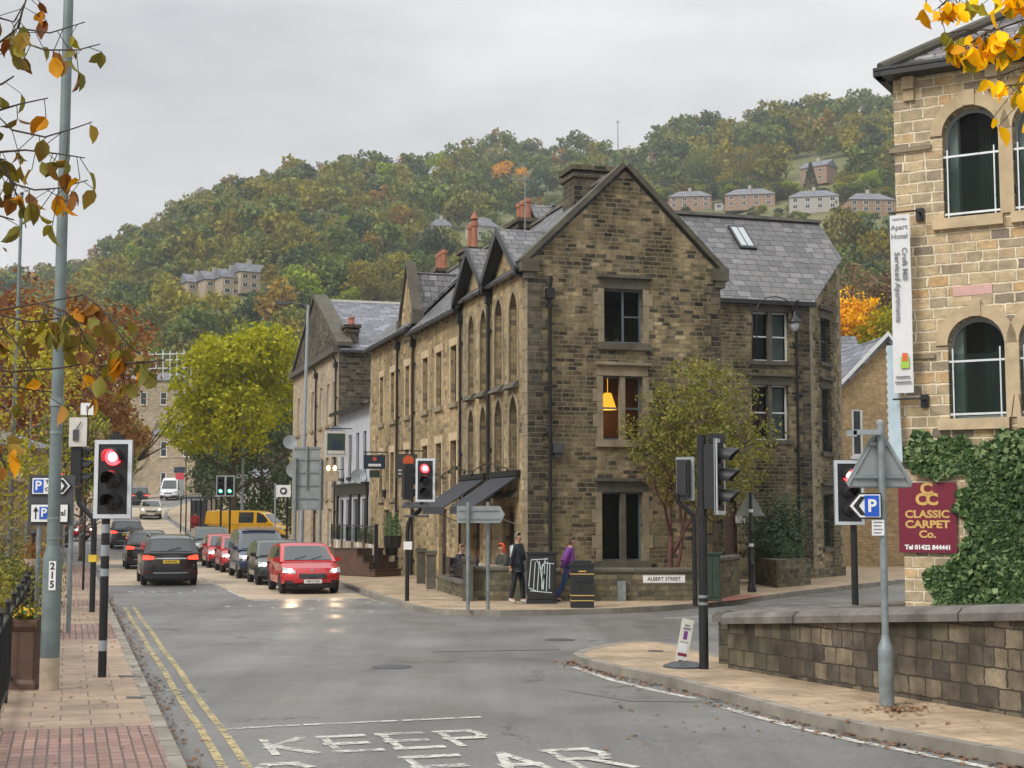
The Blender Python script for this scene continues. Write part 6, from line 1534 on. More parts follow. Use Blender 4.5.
p = gp(8, 590, PH); z1 = py_at(15, 195, p.y).z-p.z; t = thing('slim_pole', 'slim grey pole rising behind the big lamp column at the left edge', 'pole', p); pole(t, [(0,0,0),(.05,0,z1)], [.07,.045], 'pole_green', 'shaft'); m = MB(); m.lathe([(.05,z1),(.06,z1+.05),(.02,z1+.09)], (.05,0,0), 10); m.build('cap', 'dark_grey', t, world=False)
p = at_Y(243, 97); z1 = py_at(243, 349, 97).z-p.z; t = thing('street_lamp', 'tall grey street lamp in front of the lime green tree', 'street lamp', p); pole(t, [(0,0,0),(0,0,z1)], [.11,.06], 'grey_paint', 'column'); pole(t, [(0,0,z1),(-.9,0,z1+.12)], .035, 'grey_paint', 'arm'); m = MB(); m.box(-1.3,-.12,z1+.05,-.7,.12,z1+.18); m.build('lantern', 'offwhite', t, world=False)
p = AB(66, 10.15, dz=PH); z1 = py_at(302, 305, p.y).z-p.z; t = thing('street_lamp', 'grey street lamp in front of the pale building gable', 'street lamp', p); pole(t, [(0,0,0),(.2,0,z1)], [.12,.06], 'grey_paint', 'column'); pole(t, [(.2,0,z1),(-.8,0,z1+.1)], .035, 'dark_grey', 'arm'); m = MB(); m.box(-1.3,-.12,z1+.03,-.6,.12,z1+.16); m.build('lantern', 'dark_grey', t, world=False)
# old style black lamp post on the side street corner
p = gp(752, 592, PH); t = thing('heritage_lamp_post', 'fluted black cast iron post beside the stone planter', 'street lamp', p); m = MB(); m.lathe([(.13,0),(.13,.12),(.10,.2),(.09,.75),(.11,.8),(.065,.86),(.055,1.7),(.08,1.75),(.05,1.8),(.045,3.1),(.02,3.2)], (0,0,0), 16); m.build('column', 'black_paint', t, smooth=40, world=False)
for z in (1.28,2.25): m = MB(); m.lathe([(.067,z),(.067,z+.09)], (0,0,0), 14); m.build('band', 'sign_white', t, world=False)
p2 = Vector((p.x+.02, p.y+.3, p.z)); m = MB(); m.prism([(-.42,.12,2.15),(.42,.12,2.15),(0,.12,2.9)], (0,.015,0)); m.build('triangle_sign', 'sign_back', t, world=False)
# triangle + parking sign post in front of the wall
b = gp(887, 706, PH); t = thing('sign_post', 'grey steel post carrying a triangular sign back and a parking arrow sign', 'road sign', b)
lean = lambda z: -.02*z; m = MB(); m.lathe([(.085,0),(.09,.55),(.088,.66),(.05,.76),(.048,.8)], (0,0,0), 16); m.build('base', 'galv', t, smooth=40, world=False); pole(t, [(0,0,.75),(0,0,3.25)], .042, 'galv'); m = MB(); m.lathe([(.046,3.22),(.05,3.26),(.0,3.28)], (0,0,0), 12); m.build('cap', 'grey_paint', t, world=False)
T_ = [(-.405,2.55),(-.35,2.49),(.33,2.49),(.375,2.55),(.03,3.17),(-.05,3.17)]; yb = -.07; m = MB(); m.prism([(x,.06,z) for x, z in T_], (0,.012,0)); tr = m.build('triangle_sign', 'sign_back', t, world=False)
m = MB(); m.box(-.31,.02,2.60,.27,.055,2.64); m.box(-.13,.02,2.98,.09,.055,3.02)
for i in range(3): a, c = [(-.38,2.51),(.35,2.51),(-.01,3.15)][i], [(.35,2.51),(-.01,3.15),(-.38,2.51)][i]; m.tube([(a[0],.05,a[1]),(c[0],.05,c[1])], .012, 5)
m.build('stiffener', 'galv', tr, world=False); m = MB(); m.box(-.34,-.10,3.1,-.02,.0,3.16); m.box(-.4,-.1,3.08,-.3,.0,3.15); m.build('lamp_unit', 'grey_paint', t, world=False)
def arrow_sign(t, x0, x1, z0, z1, y, txt, left=True, col='sign_white'):
    zm = (z0+z1)/2; tip = (z1-z0)*.42; L = [(x0+tip,z0),(x1,z0),(x1,z1),(x0+tip,z1),(x0,zm)] if left else [(x0,z0),(x1-tip,z0),(x1,zm),(x1-tip,z1),(x0,z1)]
    m = MB(); m.prism([(x,y,z) for x, z in L], (0,.02,0)); s_ = m.build('arrow_sign', 'text_black', t, world=False); cx = sum(p[0] for p in L)/5; k = .93
    L2 = [((x-cx)*k+cx, (z-zm)*(.88)+zm) for x, z in L]; m = MB(); m.prism([(x,y-.004,z) for x, z in L2], (0,.003,0)); m.build('face', col, s_, world=False)
    w = (z1-z0)*.2; sgn = 1 if left else -1; xt = x0+tip*.42 if left else x1-tip*.42; hh = (z1-z0)*.36; m = MB()
    m.prism([(xt,y-.008,zm),(xt+sgn*hh*.8,y-.008,zm+hh),(xt+sgn*(hh*.8+w),y-.008,zm+hh),(xt+sgn*w*1.1,y-.008,zm),(xt+sgn*(hh*.8+w),y-.008,zm-hh),(xt+sgn*hh*.8,y-.008,zm-hh)], (0,.003,0)); m.build('chevron', 'text_black', s_, world=False)
    return s_
s_ = arrow_sign(t, -.41, -.03, 2.13, 2.43, -.075, '', True); m = MB(); m.box(-.225,-.088,2.16,-.06,-.08,2.40); m.build('blue_panel', 'blue_sign', s_, world=False); m = MB()
lettering(t, 'P', .2, 'sign_white', (1,0,0), (0,0,1), Vector(b)+Vector((-.143,-.092,2.275)), bold=.006)
m = MB(); m.box(-.14,-.062,1.94,.0,-.05,2.12); pl_ = m.build('small_plate', 'sign_white', t, world=False); m = MB()
for k in range(4): m.box(-.125,-.066,2.085-.04*k,-.02-.015*(k % 2),-.063,2.097-.04*k)
m.build('lettering', 'text_grey', pl_, world=False)
# tilted pavement sign on a round base
b = gp(684, 667, PH); t = thing('pavement_sign', 'narrow leaning white pavement sign on a round dark base', 'sign', b); m = MB(); m.lathe([(.30,0),(.30,.025),(.2,.06),(.05,.09)], (0,0,0), 22); m.build('base', 'dark_grey', t, smooth=30, world=False)
tl = R(11); ux = Vector((math.cos(tl),0,-math.sin(tl))); uz_ = Vector((math.sin(tl),0,math.cos(tl))); o = Vector((-.11,0,.08)); m = MB(); m.obox(o-ux*.02, ux*.17, (0,.03,0), uz_*.62); bd = m.build('board', 'offwhite', t, world=False)
m = MB(); m.obox(o+ux*.03-uz_*.05, ux*.06, (0,.02,0), uz_*.08); m.build('foot', 'dark_grey', t, world=False)
for i, (a0, a1, z0, z1, mt) in enumerate(((.03,.10,.52,.545,'text_grey'),(.015,.12,.47,.50,'text_grey'),(.035,.09,.33,.45,'cloth_purple'),(.0,.125,.285,.295,'text_grey'),(.0,.12,.14,.27,'banner_white'),(-.0,.13,.09,.13,'maroon'))): m = MB(); m.obox(o+ux*a0+uz_*z0-Vector((0,.004,0)), ux*(a1-a0), (0,.003,0), uz_*(z1-z0)); m.build('print', mt, bd, world=False)
# grey direction sign back on two posts
pA, pB = gp(468, 610, PH), gp(488, 609, PH); t = thing('direction_sign', 'grey arrow shaped direction sign seen from behind on two posts by the low wall', 'road sign', pA); s0 = F/pA.y; m = MB()
zt = py_at(480, 506, pA.y).z; zb = py_at(480, 523, pA.y).z; X = lambda px: (px-512)/F*pA.y; y = pA.y-.05; m.prism([(X(457),y,zb),(X(500),y,zb),(X(505),y,(zb+zt)/2),(X(500),y,zt),(X(457),y,zt)], (0,.02,0)); sg = m.build('sign_panel', 'sign_back', t)
m = MB(); m.box(X(459),y-.02,zb+.08,X(499),y,zb+.11); m.box(X(459),y-.02,zt-.12,X(499),y,zt-.09); m.build('rail', 'galv', sg)
for px, P_ in ((468, pA), (488, pB)): m = MB(); zz = py_at(px, 502, P_.y).z; m.tube([(P_.x,P_.y-.1,PH),(P_.x,P_.y-.1,zz)], .042, 10); m.build('post', 'galv', t, smooth=40)
# big sign back left of the pub
Yb = 58.5; pa = at_Y(300, Yb); t = thing('large_road_sign', 'large grey road sign seen from behind on two posts', 'road sign', pa); Xb = lambda px: (px-512)/F*Yb; Zb = lambda py: py_at(300, py, Yb).z
m = MB(); m.box(Xb(293),Yb,Zb(510),Xb(324),Yb+.03,Zb(459)); m.box(Xb(293.5),Yb,Zb(458.5),Xb(320),Yb+.03,Zb(447)); sg = m.build('sign_panel', 'sign_back', t)
for py in (448,459,472,485,498,509): m = MB(); m.box(Xb(294),Yb-.04,Zb(py)-.05,Xb(322),Yb,Zb(py)+.03); m.build('rail', 'galv', sg)
for px in (296, 321): m = MB(); q = at_Y(px, Yb-.1); m.tube([(q.x,Yb-.1,PH),(q.x,Yb-.1,Zb(458 if px < 300 else 460))], .06, 10); m.build('post', 'galv', t, smooth=40)
m = MB(); m.tube([(Xb(307.5),Yb-.06,Zb(489)),(Xb(307.5),Yb-.06,Zb(446))], .04, 8); m.build('stiffener', 'galv', sg)
# white sign with round blue emblem
p = at_Y(276, 80); t = thing('emblem_sign', 'white board with a round dark blue emblem behind the yellow van', 'sign', p); z0, z1 = py_at(284, 497, 80).z-p.z, py_at(284, 485, 80).z-p.z; m = MB(); m.box(.05,-.03,z0,.85,.0,z1); m.build('board', 'sign_white', t, world=False); m = MB(); m.lathe([(.0,0),(.2,0),(.2,.015),(0,.015)], (.45,-.03,(z0+z1)/2), 20, axis=(0,-1,0)); em = m.build('emblem', 'blue_dark' if 'blue_dark' in MATS else 'navy', t, world=False); m = MB(); m.lathe([(.07,0),(.1,0),(.1,.02),(.07,.02)], (.45,-.04,(z0+z1)/2), 14, axis=(0,-1,0)); m.build('ring', 'sign_white', em, world=False); pole(t, [(0,0,0),(0,0,z1+.1)], .05, 'grey_paint', 'post')
# white square sign on a slim black post
p = gp(83, 590, PH); zt = py_at(81, 403, p.y).z-p.z; zb = py_at(81, 415, p.y).z-p.z; t = thing('white_square_sign', 'small white square sign on a tall slim black post', 'road sign', p); pole(t, [(0,0,0),(0,0,zb+.1)], .035, 'black_paint', 'post'); m = MB(); m.box(-.20,-.03,zb,.20,0,zt); m.build('panel', 'sign_white', t, world=False); m = MB(); m.box(-.03,-.036,zb+.1,.03,-.031,zt-.08); m.build('symbol', 'text_grey', t, world=False)
# parking direction board
Yp = 27.0; pa = at_Y(38, Yp); Xp = lambda px: (px-512)/F*Yp; Zp = lambda py: py_at(40, py, Yp).z; t = thing('parking_sign_board', 'grey board with two white parking direction panels behind the lamp column', 'road sign', pa)
m = MB(); m.box(Xp(30),Yp,Zp(525),Xp(74),Yp+.03,Zp(475)); m.build('backboard', 'dark_grey', t)
for px in (40, 72): m = MB(); m.tube([(Xp(px),Yp+.08,PH),(Xp(px),Yp+.08,Zp(476))], .045, 10); m.build('post', 'galv', t, smooth=40)
t.location = pa
o_ = Vector(WL[t.name]); s_ = arrow_sign(t, Xp(32.5)-o_.x, Xp(73)-o_.x, Zp(495)-o_.z, Zp(477)-o_.z, -.03, '', False); m = MB(); m.box(Xp(35.5)-o_.x,-.045,Zp(492.5)-o_.z,Xp(45)-o_.x,-.037,Zp(479.5)-o_.z); m.build('blue_panel', 'blue_sign', s_, world=False)
X_ = (1,0,0); Z_ = (0,0,1); lettering(t, 'P', .24, 'sign_white', X_, Z_, (Xp(40.2),Yp-.049,Zp(486)), bold=.006); lettering(t, 'Town', .10, 'text_black', X_, Z_, (Xp(53.5),Yp-.040,Zp(482)), bold=.002); lettering(t, 'Centre', .10, 'text_black', X_, Z_, (Xp(54.5),Yp-.040,Zp(489.5)), bold=.002)
m = MB(); m.box(Xp(33),Yp-.03,Zp(522.5),Xp(70.5),Yp-.01,Zp(504)); s2 = m.build('lower_panel', 'text_black', t); m = MB(); m.box(Xp(33.7),Yp-.035,Zp(521.8),Xp(69.8),Yp-.03,Zp(504.7)); m.build('face', 'sign_white', s2)
m = MB(); m.box(Xp(42),Yp-.045,Zp(519),Xp(50.5),Yp-.036,Zp(507)); m.build('blue_panel', 'blue_sign', s2); m = MB(); m.box(Xp(37.6),Yp-.04,Zp(519),Xp(38.9),Yp-.036,Zp(511)); m.prism([(Xp(35.5),Yp-.04,Zp(511.5)),(Xp(41),Yp-.04,Zp(511.5)),(Xp(38.25),Yp-.04,Zp(506.5))], (0,.004,0)); m.build('arrow', 'text_black', s2)
lettering(t, 'P', .22, 'sign_white', X_, Z_, (Xp(46.4),Yp-.049,Zp(513)), bold=.006); lettering(t, 'al', .15, 'text_black', X_, Z_, (Xp(65.5),Yp-.040,Zp(513)), bold=.002)
# ------------------------------------------------------------------ maroon carpet sign, banner
f = FM; x0, z1 = f.uz(899, 483); x1, z0 = f.uz(952, 553); x0 = .0; x1 = x0+.93; z0 -= 0; t = thing('shop_sign', 'maroon Classic Carpet Co sign with gold lettering on the mill corner', 'sign', f.P(x0, z0, 0)); m = MB(); m.fbox(f, x0-.06, x1-.02, z0, z1, .03, .08); m.build('board', 'maroon', t)
um = (x0+x1)/2-.04; hgt = z1-z0; o = .084
def L3(s, sz, zz, mat='gold', b=.006, sxx=1.0, du=0): lettering(t, s, sz, mat, f.d, (0,0,1), f.P(um+du, z0+hgt*zz, o), bold=b, sx=sxx)
L3('C', .27, .905, b=.012, sxx=1.1); L3('C', .27, .755, b=.012, sxx=1.05, du=-.09); L3('C', .27, .755, b=.012, sxx=1.05, du=.09)
L3('CLASSIC', .175, .545, sxx=1.15); L3('CARPET', .175, .40, sxx=1.2); L3('Co.', .17, .26, sxx=1.15); L3('Tel 01422 844441', .105, .075, 'sign_white', .005, 1.0)
u0, z1 = f.uz(894, 219); u1, z0 = f.uz(913, 394); t = thing('banner', 'tall white vertical banner reading Croft Mill Serviced Apartments', 'banner', f.P(0, z0, 0)); bx0 = -.03; bw_ = .34
pO = FM.P(0, 0, 0); ddir = FM.d; 
m = MB(); n = 10
for k in range(n):
    za, zb = z0+(z1-z0)*k/n, z0+(z1-z0)*(k+1)/n; oa, ob = .3+.012*math.sin(k*.9), .3+.012*math.sin((k+1)*.9); m.prism([f.P(bx0, za, oa), f.P(bx0+bw_, za, oa), f.P(bx0+bw_, zb, ob), f.P(bx0, zb, ob)], f.n*-.006)
m.build('cloth', 'banner_white', t); 
for zz in (z1+.03, z0-.12): m = MB(); m.obox(f.P(bx0-.02, zz, .29), f.d*(bw_+.2), f.n*.025, Vector((0,0,.03))); m.tube([f.P(bx0+bw_+.12, zz+.015, .3), f.P(bx0+bw_+.12, zz+.015, 0)], .025, 8); m.obox(f.P(bx0+bw_+.05, zz-.12, .0), f.d*.13, f.n*.07, Vector((0,0,.22))); m.build('bracket', 'black_paint', t)
oo = .318; cu_b = bx0+bw_/2; zz = z1
def BL_(s, sz, u, z, vert=True, mat='text_grey', b=.001, s2=1.0): lettering(t, s, sz, mat, (0,0,-1) if vert else f.d, f.d if vert else (0,0,1), f.P(u, z, oo), bold=b, sx=s2)
BL_('CROFT MILL', .045, cu_b, z1-.08, False); BL_('Apart', .125, cu_b-.01, z1-.22, False); BL_('Hotel', .125, cu_b-.01, z1-.38, False)
BL_('Croft Mill', .125, cu_b+.07, z1-.86, b=.002, s2=1.15); BL_('Serviced Apartments', .125, cu_b-.06, z1-1.26, b=.002, s2=1.15)
m = MB(); zc = z0+.52; m.obox(f.P(cu_b-.03, zc-.1, .335), f.d*.14, f.n*.008, Vector((0,0,.2))); m.build('leaf_emblem', 'lime', t); m = MB(); m.obox(f.P(cu_b+.0, zc+.02, .345), f.d*.09, f.n*.004, Vector((0,0,.14))); m.build('emblem_corner', 'orange', t)
for k, w_ in enumerate((.24,.28)): m = MB(); m.obox(f.P(cu_b-w_/2, z0+.26-.09*k, .335), f.d*w_, f.n*.008, Vector((0,0,.025))); m.build('small_print', 'text_grey', t)
# pale scalloped strip hanging below the banner on the corner
z1 = f.uz(900, 346)[1]; z0 = f.uz(900, 462)[1]; m = MB(); L = [(-.12,z0),(.08,z0),(.02,z1),(-.16,z1)]; k_n = 14; Lp = [(.06,z0),(-.0,z1),(-.17,z1)]
for k in range(k_n): za = z1-(z1-z0)*.92*(k+.5)/k_n; Lp += [(-.19,za),(-.165,za-.09)]
Lp += [(-.1,z0)]; m.prism([f.P(x, z, .16) for x, z in Lp], f.n*.02); tag(m.build('scalloped_strip', 'banner_pale'), 'weathered pale blue strip with a scalloped edge on the mill corner below the banner', 'trim')
# ------------------------------------------------------------------ signs along the terrace
def bracket_sign(name, label, px0, px1, py0, py1, a, mat, cat='sign', arm_py=None, framec='black_paint', txt=None):
    # hangs at right angles to the street front
    Y = None; fX = Face(AB(a, BL-3, z=0), AB(a, BL, z=0)); u0, zt = fX.uz(px0, py0); u1, zb = fX.uz(px1, py1); t = thing(name, label, cat, AB(a, BL, z=zt)); m = MB(); m.fbox(fX, u0, u1, zb, zt, -.03, .03); m.build('board', mat, t)
    m = MB(); e = .05; zz = zt+.12; m.tube([fX.P(u0, zz), fX.P(fX.L, zz)], .025, 6); m.tube([fX.P(u0+.1, zz), fX.P(u0+.1, zt)], .012, 5); m.tube([fX.P(u1-.1, zz), fX.P(u1-.1, zt)], .012, 5); m.build('bracket', framec, t); return t, fX, (u0, u1, zb, zt)
t, fX, r_ = bracket_sign('pub_sign', 'white framed hanging pub picture sign of a dark figure in a landscape', 325, 347, 431, 457, 64.2, 'offwhite')
u0, u1, z0, z1 = r_; m = MB(); m.fbox(fX, u0+.1, u1-.1, z0+.1, z1-.1, .03, .036); pc = m.build('picture', 'utility_green', t); m = MB(); c = ((u0+u1)/2, (z0+z1)/2); m.prism([fX.P(c[0]+r*math.cos(a), c[1]-.1+r*1.2*math.sin(a), .036) for a, r in [(k*.7, .2+.06*(k % 2)) for k in range(9)]], fX.n*.004); m.build('figure', 'navy', pc); m = MB(); m.fbox(fX, u0+.12, u1-.12, z0+.12, z0+.28, .037, .041); m.build('foreground', 'offwhite', pc)
t, fX, r_ = bracket_sign('navy_sign', 'square navy hanging sign with a small orange emblem and white lettering', 364, 385, 455, 469, 56.6, 'navy'); u0, u1, z0, z1 = r_; cu = (u0+u1)/2; w = u1-u0
m = MB(); m.fbox(fX, cu-.07, cu+.07, z1-.22, z1-.08, .03, .04); m.build('emblem', 'orange', t); m = MB(); m.fbox(fX, cu-w*.3, cu+w*.3, z0+.1, z0+.2, .03, .036); m.build('lettering', 'sign_white', t); m = MB(); m.fbox(fX, cu-.2, cu+.2, z0-.34, z0-.05, -.02, .02); m.build('lower_board', 'utility_green', t)
t, fX, r_ = bracket_sign('dark_round_logo_sign', 'dark hanging sign with an orange ring logo beside the centre signal', 396, 417, 454, 478, 50.6, 'dark_grey'); u0, u1, z0, z1 = r_; cu = (u0+u1)/2+.06; m = MB(); m.lathe([(.15,0),(.2,0),(.2,.012),(.15,.012)], fX.P(cu, z1-.24, .03), 20, axis=tuple(fX.n)); m.fbox(fX, cu-.06, cu-.03, z1-.33, z1-.15, .03, .04); m.fbox(fX, cu+.03, cu+.06, z1-.33, z1-.15, .03, .04); m.build('logo', 'orange', t)
m = MB(); m.fbox(fX, u0+.08, u1-.12, z0+.24, z0+.30, .03, .036); m.fbox(fX, u0+.08, u1-.2, z0+.12, z0+.17, .03, .036); m.build('lettering', 'offwhite', t)
# hanging lantern light of the pub
p = AB(66.2, BL-.7, z=3.9); t = thing('pub_lantern', 'lit brass lantern fitting over the pub door', 'lamp', p); m = MB(); m.box(-.45,-.12,-.05,.45,.12,.4); m.build('sign_box', 'wood_pale', t, world=False)
for k in (-.3,0,.3): m = MB(); m.lathe([(.04,0),(.1,.08),(.07,.2),(.02,.25)], (k,-.2,.42), 10); m.build('bulb', 'lantern_glow', t, world=False)
m = MB(); m.tube([(0,.1,.5),(.6,.6,.5)], .02, 6); m.build('bracket', 'black_paint', t, world=False)
# cable of festoon lights across the cafe front
m = MB(); pts = [AB(52-(13*k/14), BL-.35, z=3.72+.12*math.cos(k*1.6)) for k in range(15)]; m.tube(pts, .018, 5)
for k in range(1, 15): q = pts[k]; m.lathe([(.02,-.12),(.045,-.07),(.02,0)], q, 6)
tag(m.build('festoon_cable', 'black_paint'), 'black festoon light cable strung along the cafe front above the awnings', 'string lights')
# small notices on the terrace wall, planters
for i, (a, z, w_, h_, lab) in enumerate(((48.9, 3.15, .5, .42, 'small black notice board between the awning and the orange logo sign'), (57.0, 3.0, .35, .3, 'small black lamp on the terrace wall by the door'))): m = MB(); m.fbox(FS, su(a)-w_/2, su(a)+w_/2, z, z+h_, .02, .12); tag(m.build('wall_notice', 'black_paint'), lab, 'sign')
# cafe decking with steps, fence panels and rail left of it
def pt(px, py, dz=PH): return gp(px, py, dz)
s0, s1 = pt(375, 577), pt(401, 576); f = Face(s0, s1); t = thing('wooden_steps', 'flight of dark brown timber steps up to the terrace doors', 'steps', f.o)
for k in range(4): m = MB(); m.fbox(f, 0, f.L, PH+.02, PH+.24*(k+1)-.03, -.34*k-.34*(1 if k < 3 else 4), -.34*k); m.build('riser', 'wood_brown', t); m = MB(); m.fbox(f, -.02, f.L+.02, PH+.24*(k+1)-.03, PH+.24*(k+1)+.02, -.34*k-.34*(1 if k < 3 else 4), -.34*k+.04); m.build('tread', 'wood_dark', t)
fp0, fp1 = pt(331, 564), pt(375, 576.5); f = Face(fp0, fp1); t = thing('deck_fence', 'fence of vertical pale and dark boards with a black glass panelled rail above', 'fence', f.o); n = 16
for k in range(n): m = MB(); m.fbox(f, f.L*k/n, f.L*(k+.96)/n, PH, PH+1.12, -.03, .0); m.build('board', 'wood_pale' if k % 2 else ('wood_brown' if k % 4 == 0 else 'offwhite'), t)
m = MB(); m.fbox(f, 0, f.L, PH+1.72, PH+1.77, -.04, .02); m.build('handrail', 'black_paint', t)
for k in range(6): m = MB(); u = f.L*k/5; m.fbox(f, min(u, f.L-.06), min(u, f.L-.06)+.06, PH+1.12, PH+1.78, -.05, .02); m.build('post', 'black_paint', t)
m = MB(); m.fbox(f, .05, f.L-.05, PH+1.18, PH+1.68, -.025, -.015); m.build('glass_panel', 'balcony_glass', t)
m = MB(); m.fbox(f, f.L-.1, f.L+.02, PH, PH+1.85, -.1, .03); m.build('end_post', 'black_paint', t)
for i, (u_, lab) in enumerate(((.35, 'round green shrub in a pot on the deck behind the fence'), (.9, 'clipped conical shrub by the terrace steps'))):
    q = f.P(f.L*u_, PH+.0, -.8); t = thing('potted_shrub', lab, 'plant', q); m = MB(); m.lathe([(.2,.7),(.28,1.15),(.3,1.2)], q, 14); m.build('pot', 'pot_cream' if i == 0 else 'black_paint', t); bush('', q+Vector((0,0,1.2)), (.42,.42,.55+.35*i), 700, .07, 'leaf_green', seed=120+i, parent=t)
for i, px in enumerate((390, 396)):
    q = py_at(px, 530, 51.5); q.z = 1.15; t = thing('clipped_conifer', ['left', 'right'][i]+' small clipped conifer in a black tub above the timber steps', 'plant', q); m = MB(); m.lathe([(.16,0),(.22,.4),(.23,.42)], q, 14); m.build('tub', 'black_paint', t); g = np.random.default_rng(i); zz = g.random(500); an = g.random(500)*6.28; rr = (1-zz)*.22+.02; leaf_object('foliage', np.stack([q.x+rr*np.cos(an), q.y+rr*np.sin(an), q.z+.4+zz*.85], 1), .06, 'leaf_shrub', t, seed=i, off=tuple(q))
# A-boards
def aboard(label, px, py, w, h, y0=0, cols=()):
    b = gp(px, py, PH); t = thing('a_board', label, 'sign', b); m = MB(); m.obox((-w/2,-.22,0),(w,0,0),(0,.02,0),(0,.2,h)); fr_ = m.build('front_panel', 'plastic_black', t, world=False); m = MB(); m.obox((-w/2,.2,0),(w,0,0),(0,.02,0),(0,-.2,h)); m.build('back_panel', 'plastic_black', t, world=False)
    for (z0, z1, x0, x1, mt) in cols: m = MB(); k = .2/h; m.obox((-w/2+w*x0,-.222+k*h*z0-.004,h*z0),(w*(x1-x0),0,0),(0,.003,0),(0,k*h*(z1-z0),h*(z1-z0))); m.build('print', mt, fr_, world=False)
aboard('pavement board with an orange logo above white lettering in front of the deck fence', 358, 574, .58, .95, cols=((.68,.94,.15,.85,'orange'),(.38,.5,.1,.9,'offwhite'),(.22,.32,.1,.7,'offwhite'),(.08,.17,.1,.85,'offwhite')))
# railing and brown column planter at the left
f = Face(gp(-40, 800, PH), gp(22, 655, PH)); pr0 = gp(6, 700, PH); pr1 = gp(36, 612, PH); f = Face(Vector((pr0.x-.0,pr0.y,0)), Vector((pr1.x,pr1.y,0))); f0 = Face(f.o-f.d*6, f.o+f.d*f.L); t = thing('railing', 'black iron railing along the back of the left pavement', 'railing', f0.o); m = MB(); 
for z in (.12,.98): m.fbox(f0, 0, f0.L, PH+z, PH+z+.04, -.02, .02)
m.build('rail', 'black_paint', t); k = 0
while k*.13 < f0.L and k < 95: m = MB(); u = k*.13; m.tube([f0.P(u, PH+.12), f0.P(u, PH+1.0)], .009, 5); m.build('bar', 'black_paint', t); k += 1
for u in np.arange(0, f0.L, 1.9): m = MB(); m.tube([f0.P(u, PH), f0.P(u, PH+1.12)], .03, 8); m.lathe([(.03,0),(.045,.04),(0,.1)], f0.P(u, PH+1.12), 8); m.build('post', 'black_paint', t)
b = gp(24, 688, PH); t = thing('column_planter', 'square dark brown column planter with yellow flowers at the left', 'planter', b); m = MB(); w = .17
for (w0, z0, w1_, z1) in ((.20,0,.20,.07),(.18,.07,.155,.12),(.15,.12,.15,.72),(.16,.72,.2,.78),(.2,.78,.2,.86)):
    vs = [(-w0,-w0,z0),(w0,-w0,z0),(w0,w0,z0),(-w0,w0,z0),(-w1_,-w1_,z1),(w1_,-w1_,z1),(w1_,w1_,z1),(-w1_,w1_,z1)]; m.add(vs, [[0,3,2,1],[4,5,6,7],[0,1,5,4],[1,2,6,5],[2,3,7,6],[3,0,4,7]])
m.build('body', 'wood_brown', t, world=False); g = np.random.default_rng(9); P = g.normal(size=(260,3))*np.array([.09,.09,.05])+np.array([b.x,b.y,b.z+.9]); leaf_object('leaves', P, .06, 'leaf_green', t, off=tuple(b)); P = g.normal(size=(110,3))*np.array([.09,.09,.025])+np.array([b.x,b.y,b.z+.95]); leaf_object('flowers', P, .05, 'flower', t, off=tuple(b))
b = gp(31, 622, PH); t = thing('hanging_basket_post', 'black post with a hanging basket of faded red flowers behind the column planter', 'planter', b); pole(t, [(0,0,0),(0,0,1.75)], .03); m = MB(); m.lathe([(.05,1.75),(.07,1.8),(.0,1.9)], (0,0,0), 10); m.build('finial', 'black_paint', t, world=False); m = MB(); m.lathe([(.03,-.2),(.18,-.05),(.22,.08)], (.08,-.12,1.2), 12); m.build('basket', 'wood_pale', t, world=False); P = g.normal(size=(300,3))*np.array([.15,.12,.12])+np.array([b.x+.08,b.y-.12,b.z+1.4]); leaf_object('foliage', P, .07, 'leaf_red', t, off=tuple(b))
# bus shelter and far street bits
p = at_Y(200, 103)+Vector((0,0,PH)); t = thing('bus_shelter', 'glazed dark framed bus shelter on the far right pavement', 'bus shelter', p); m = MB()
for x in (-.9,.9):
    for y in (-1.6,0,1.6): m = MB(); m.box(x-.04,y-.04,0,x+.04,y+.04,2.4); m.build('post', 'black_paint', t, world=False)
m = MB(); m.box(-1.15,-1.9,2.4,1.15,1.9,2.52); m.build('roof', 'dark_grey', t, world=False); m = MB(); m.box(.86,-1.55,.3,.89,1.55,2.3); m.box(-.86,1.6,.3,.86,1.62,2.3); m.build('glass_panel', 'glass', t, world=False); m = MB(); m.box(.45,-1.4,.45,.8,1.4,.5); m.build('bench', 'dark_grey', t, world=False)
p = at_Y(163, 150); t = thing('red_shop_sign', 'pink red and dark sign board on a post near the far white van', 'sign', py_at(176, 510, 160)); zz = WL[t.name][2]; m = MB(); q = py_at(175.5, 479.5, 160); r_ = py_at(184, 473, 160); m.box(q.x,160,q.z,r_.x,160.1,r_.z); m.build('board', 'pink_red', t); m = MB(); q = py_at(174, 472.8, 160); r_ = py_at(185, 467, 160); m.box(q.x,160,q.z,r_.x,160.1,r_.z); m.build('upper_board', 'navy', t); m = MB(); q = py_at(186, 498, 160); r_ = py_at(186, 458, 160); m.tube([q, r_], .06, 6); m.tube([r_, r_+Vector((-1.5,0,0))], .05, 5); m.build('post', 'black_paint', t)
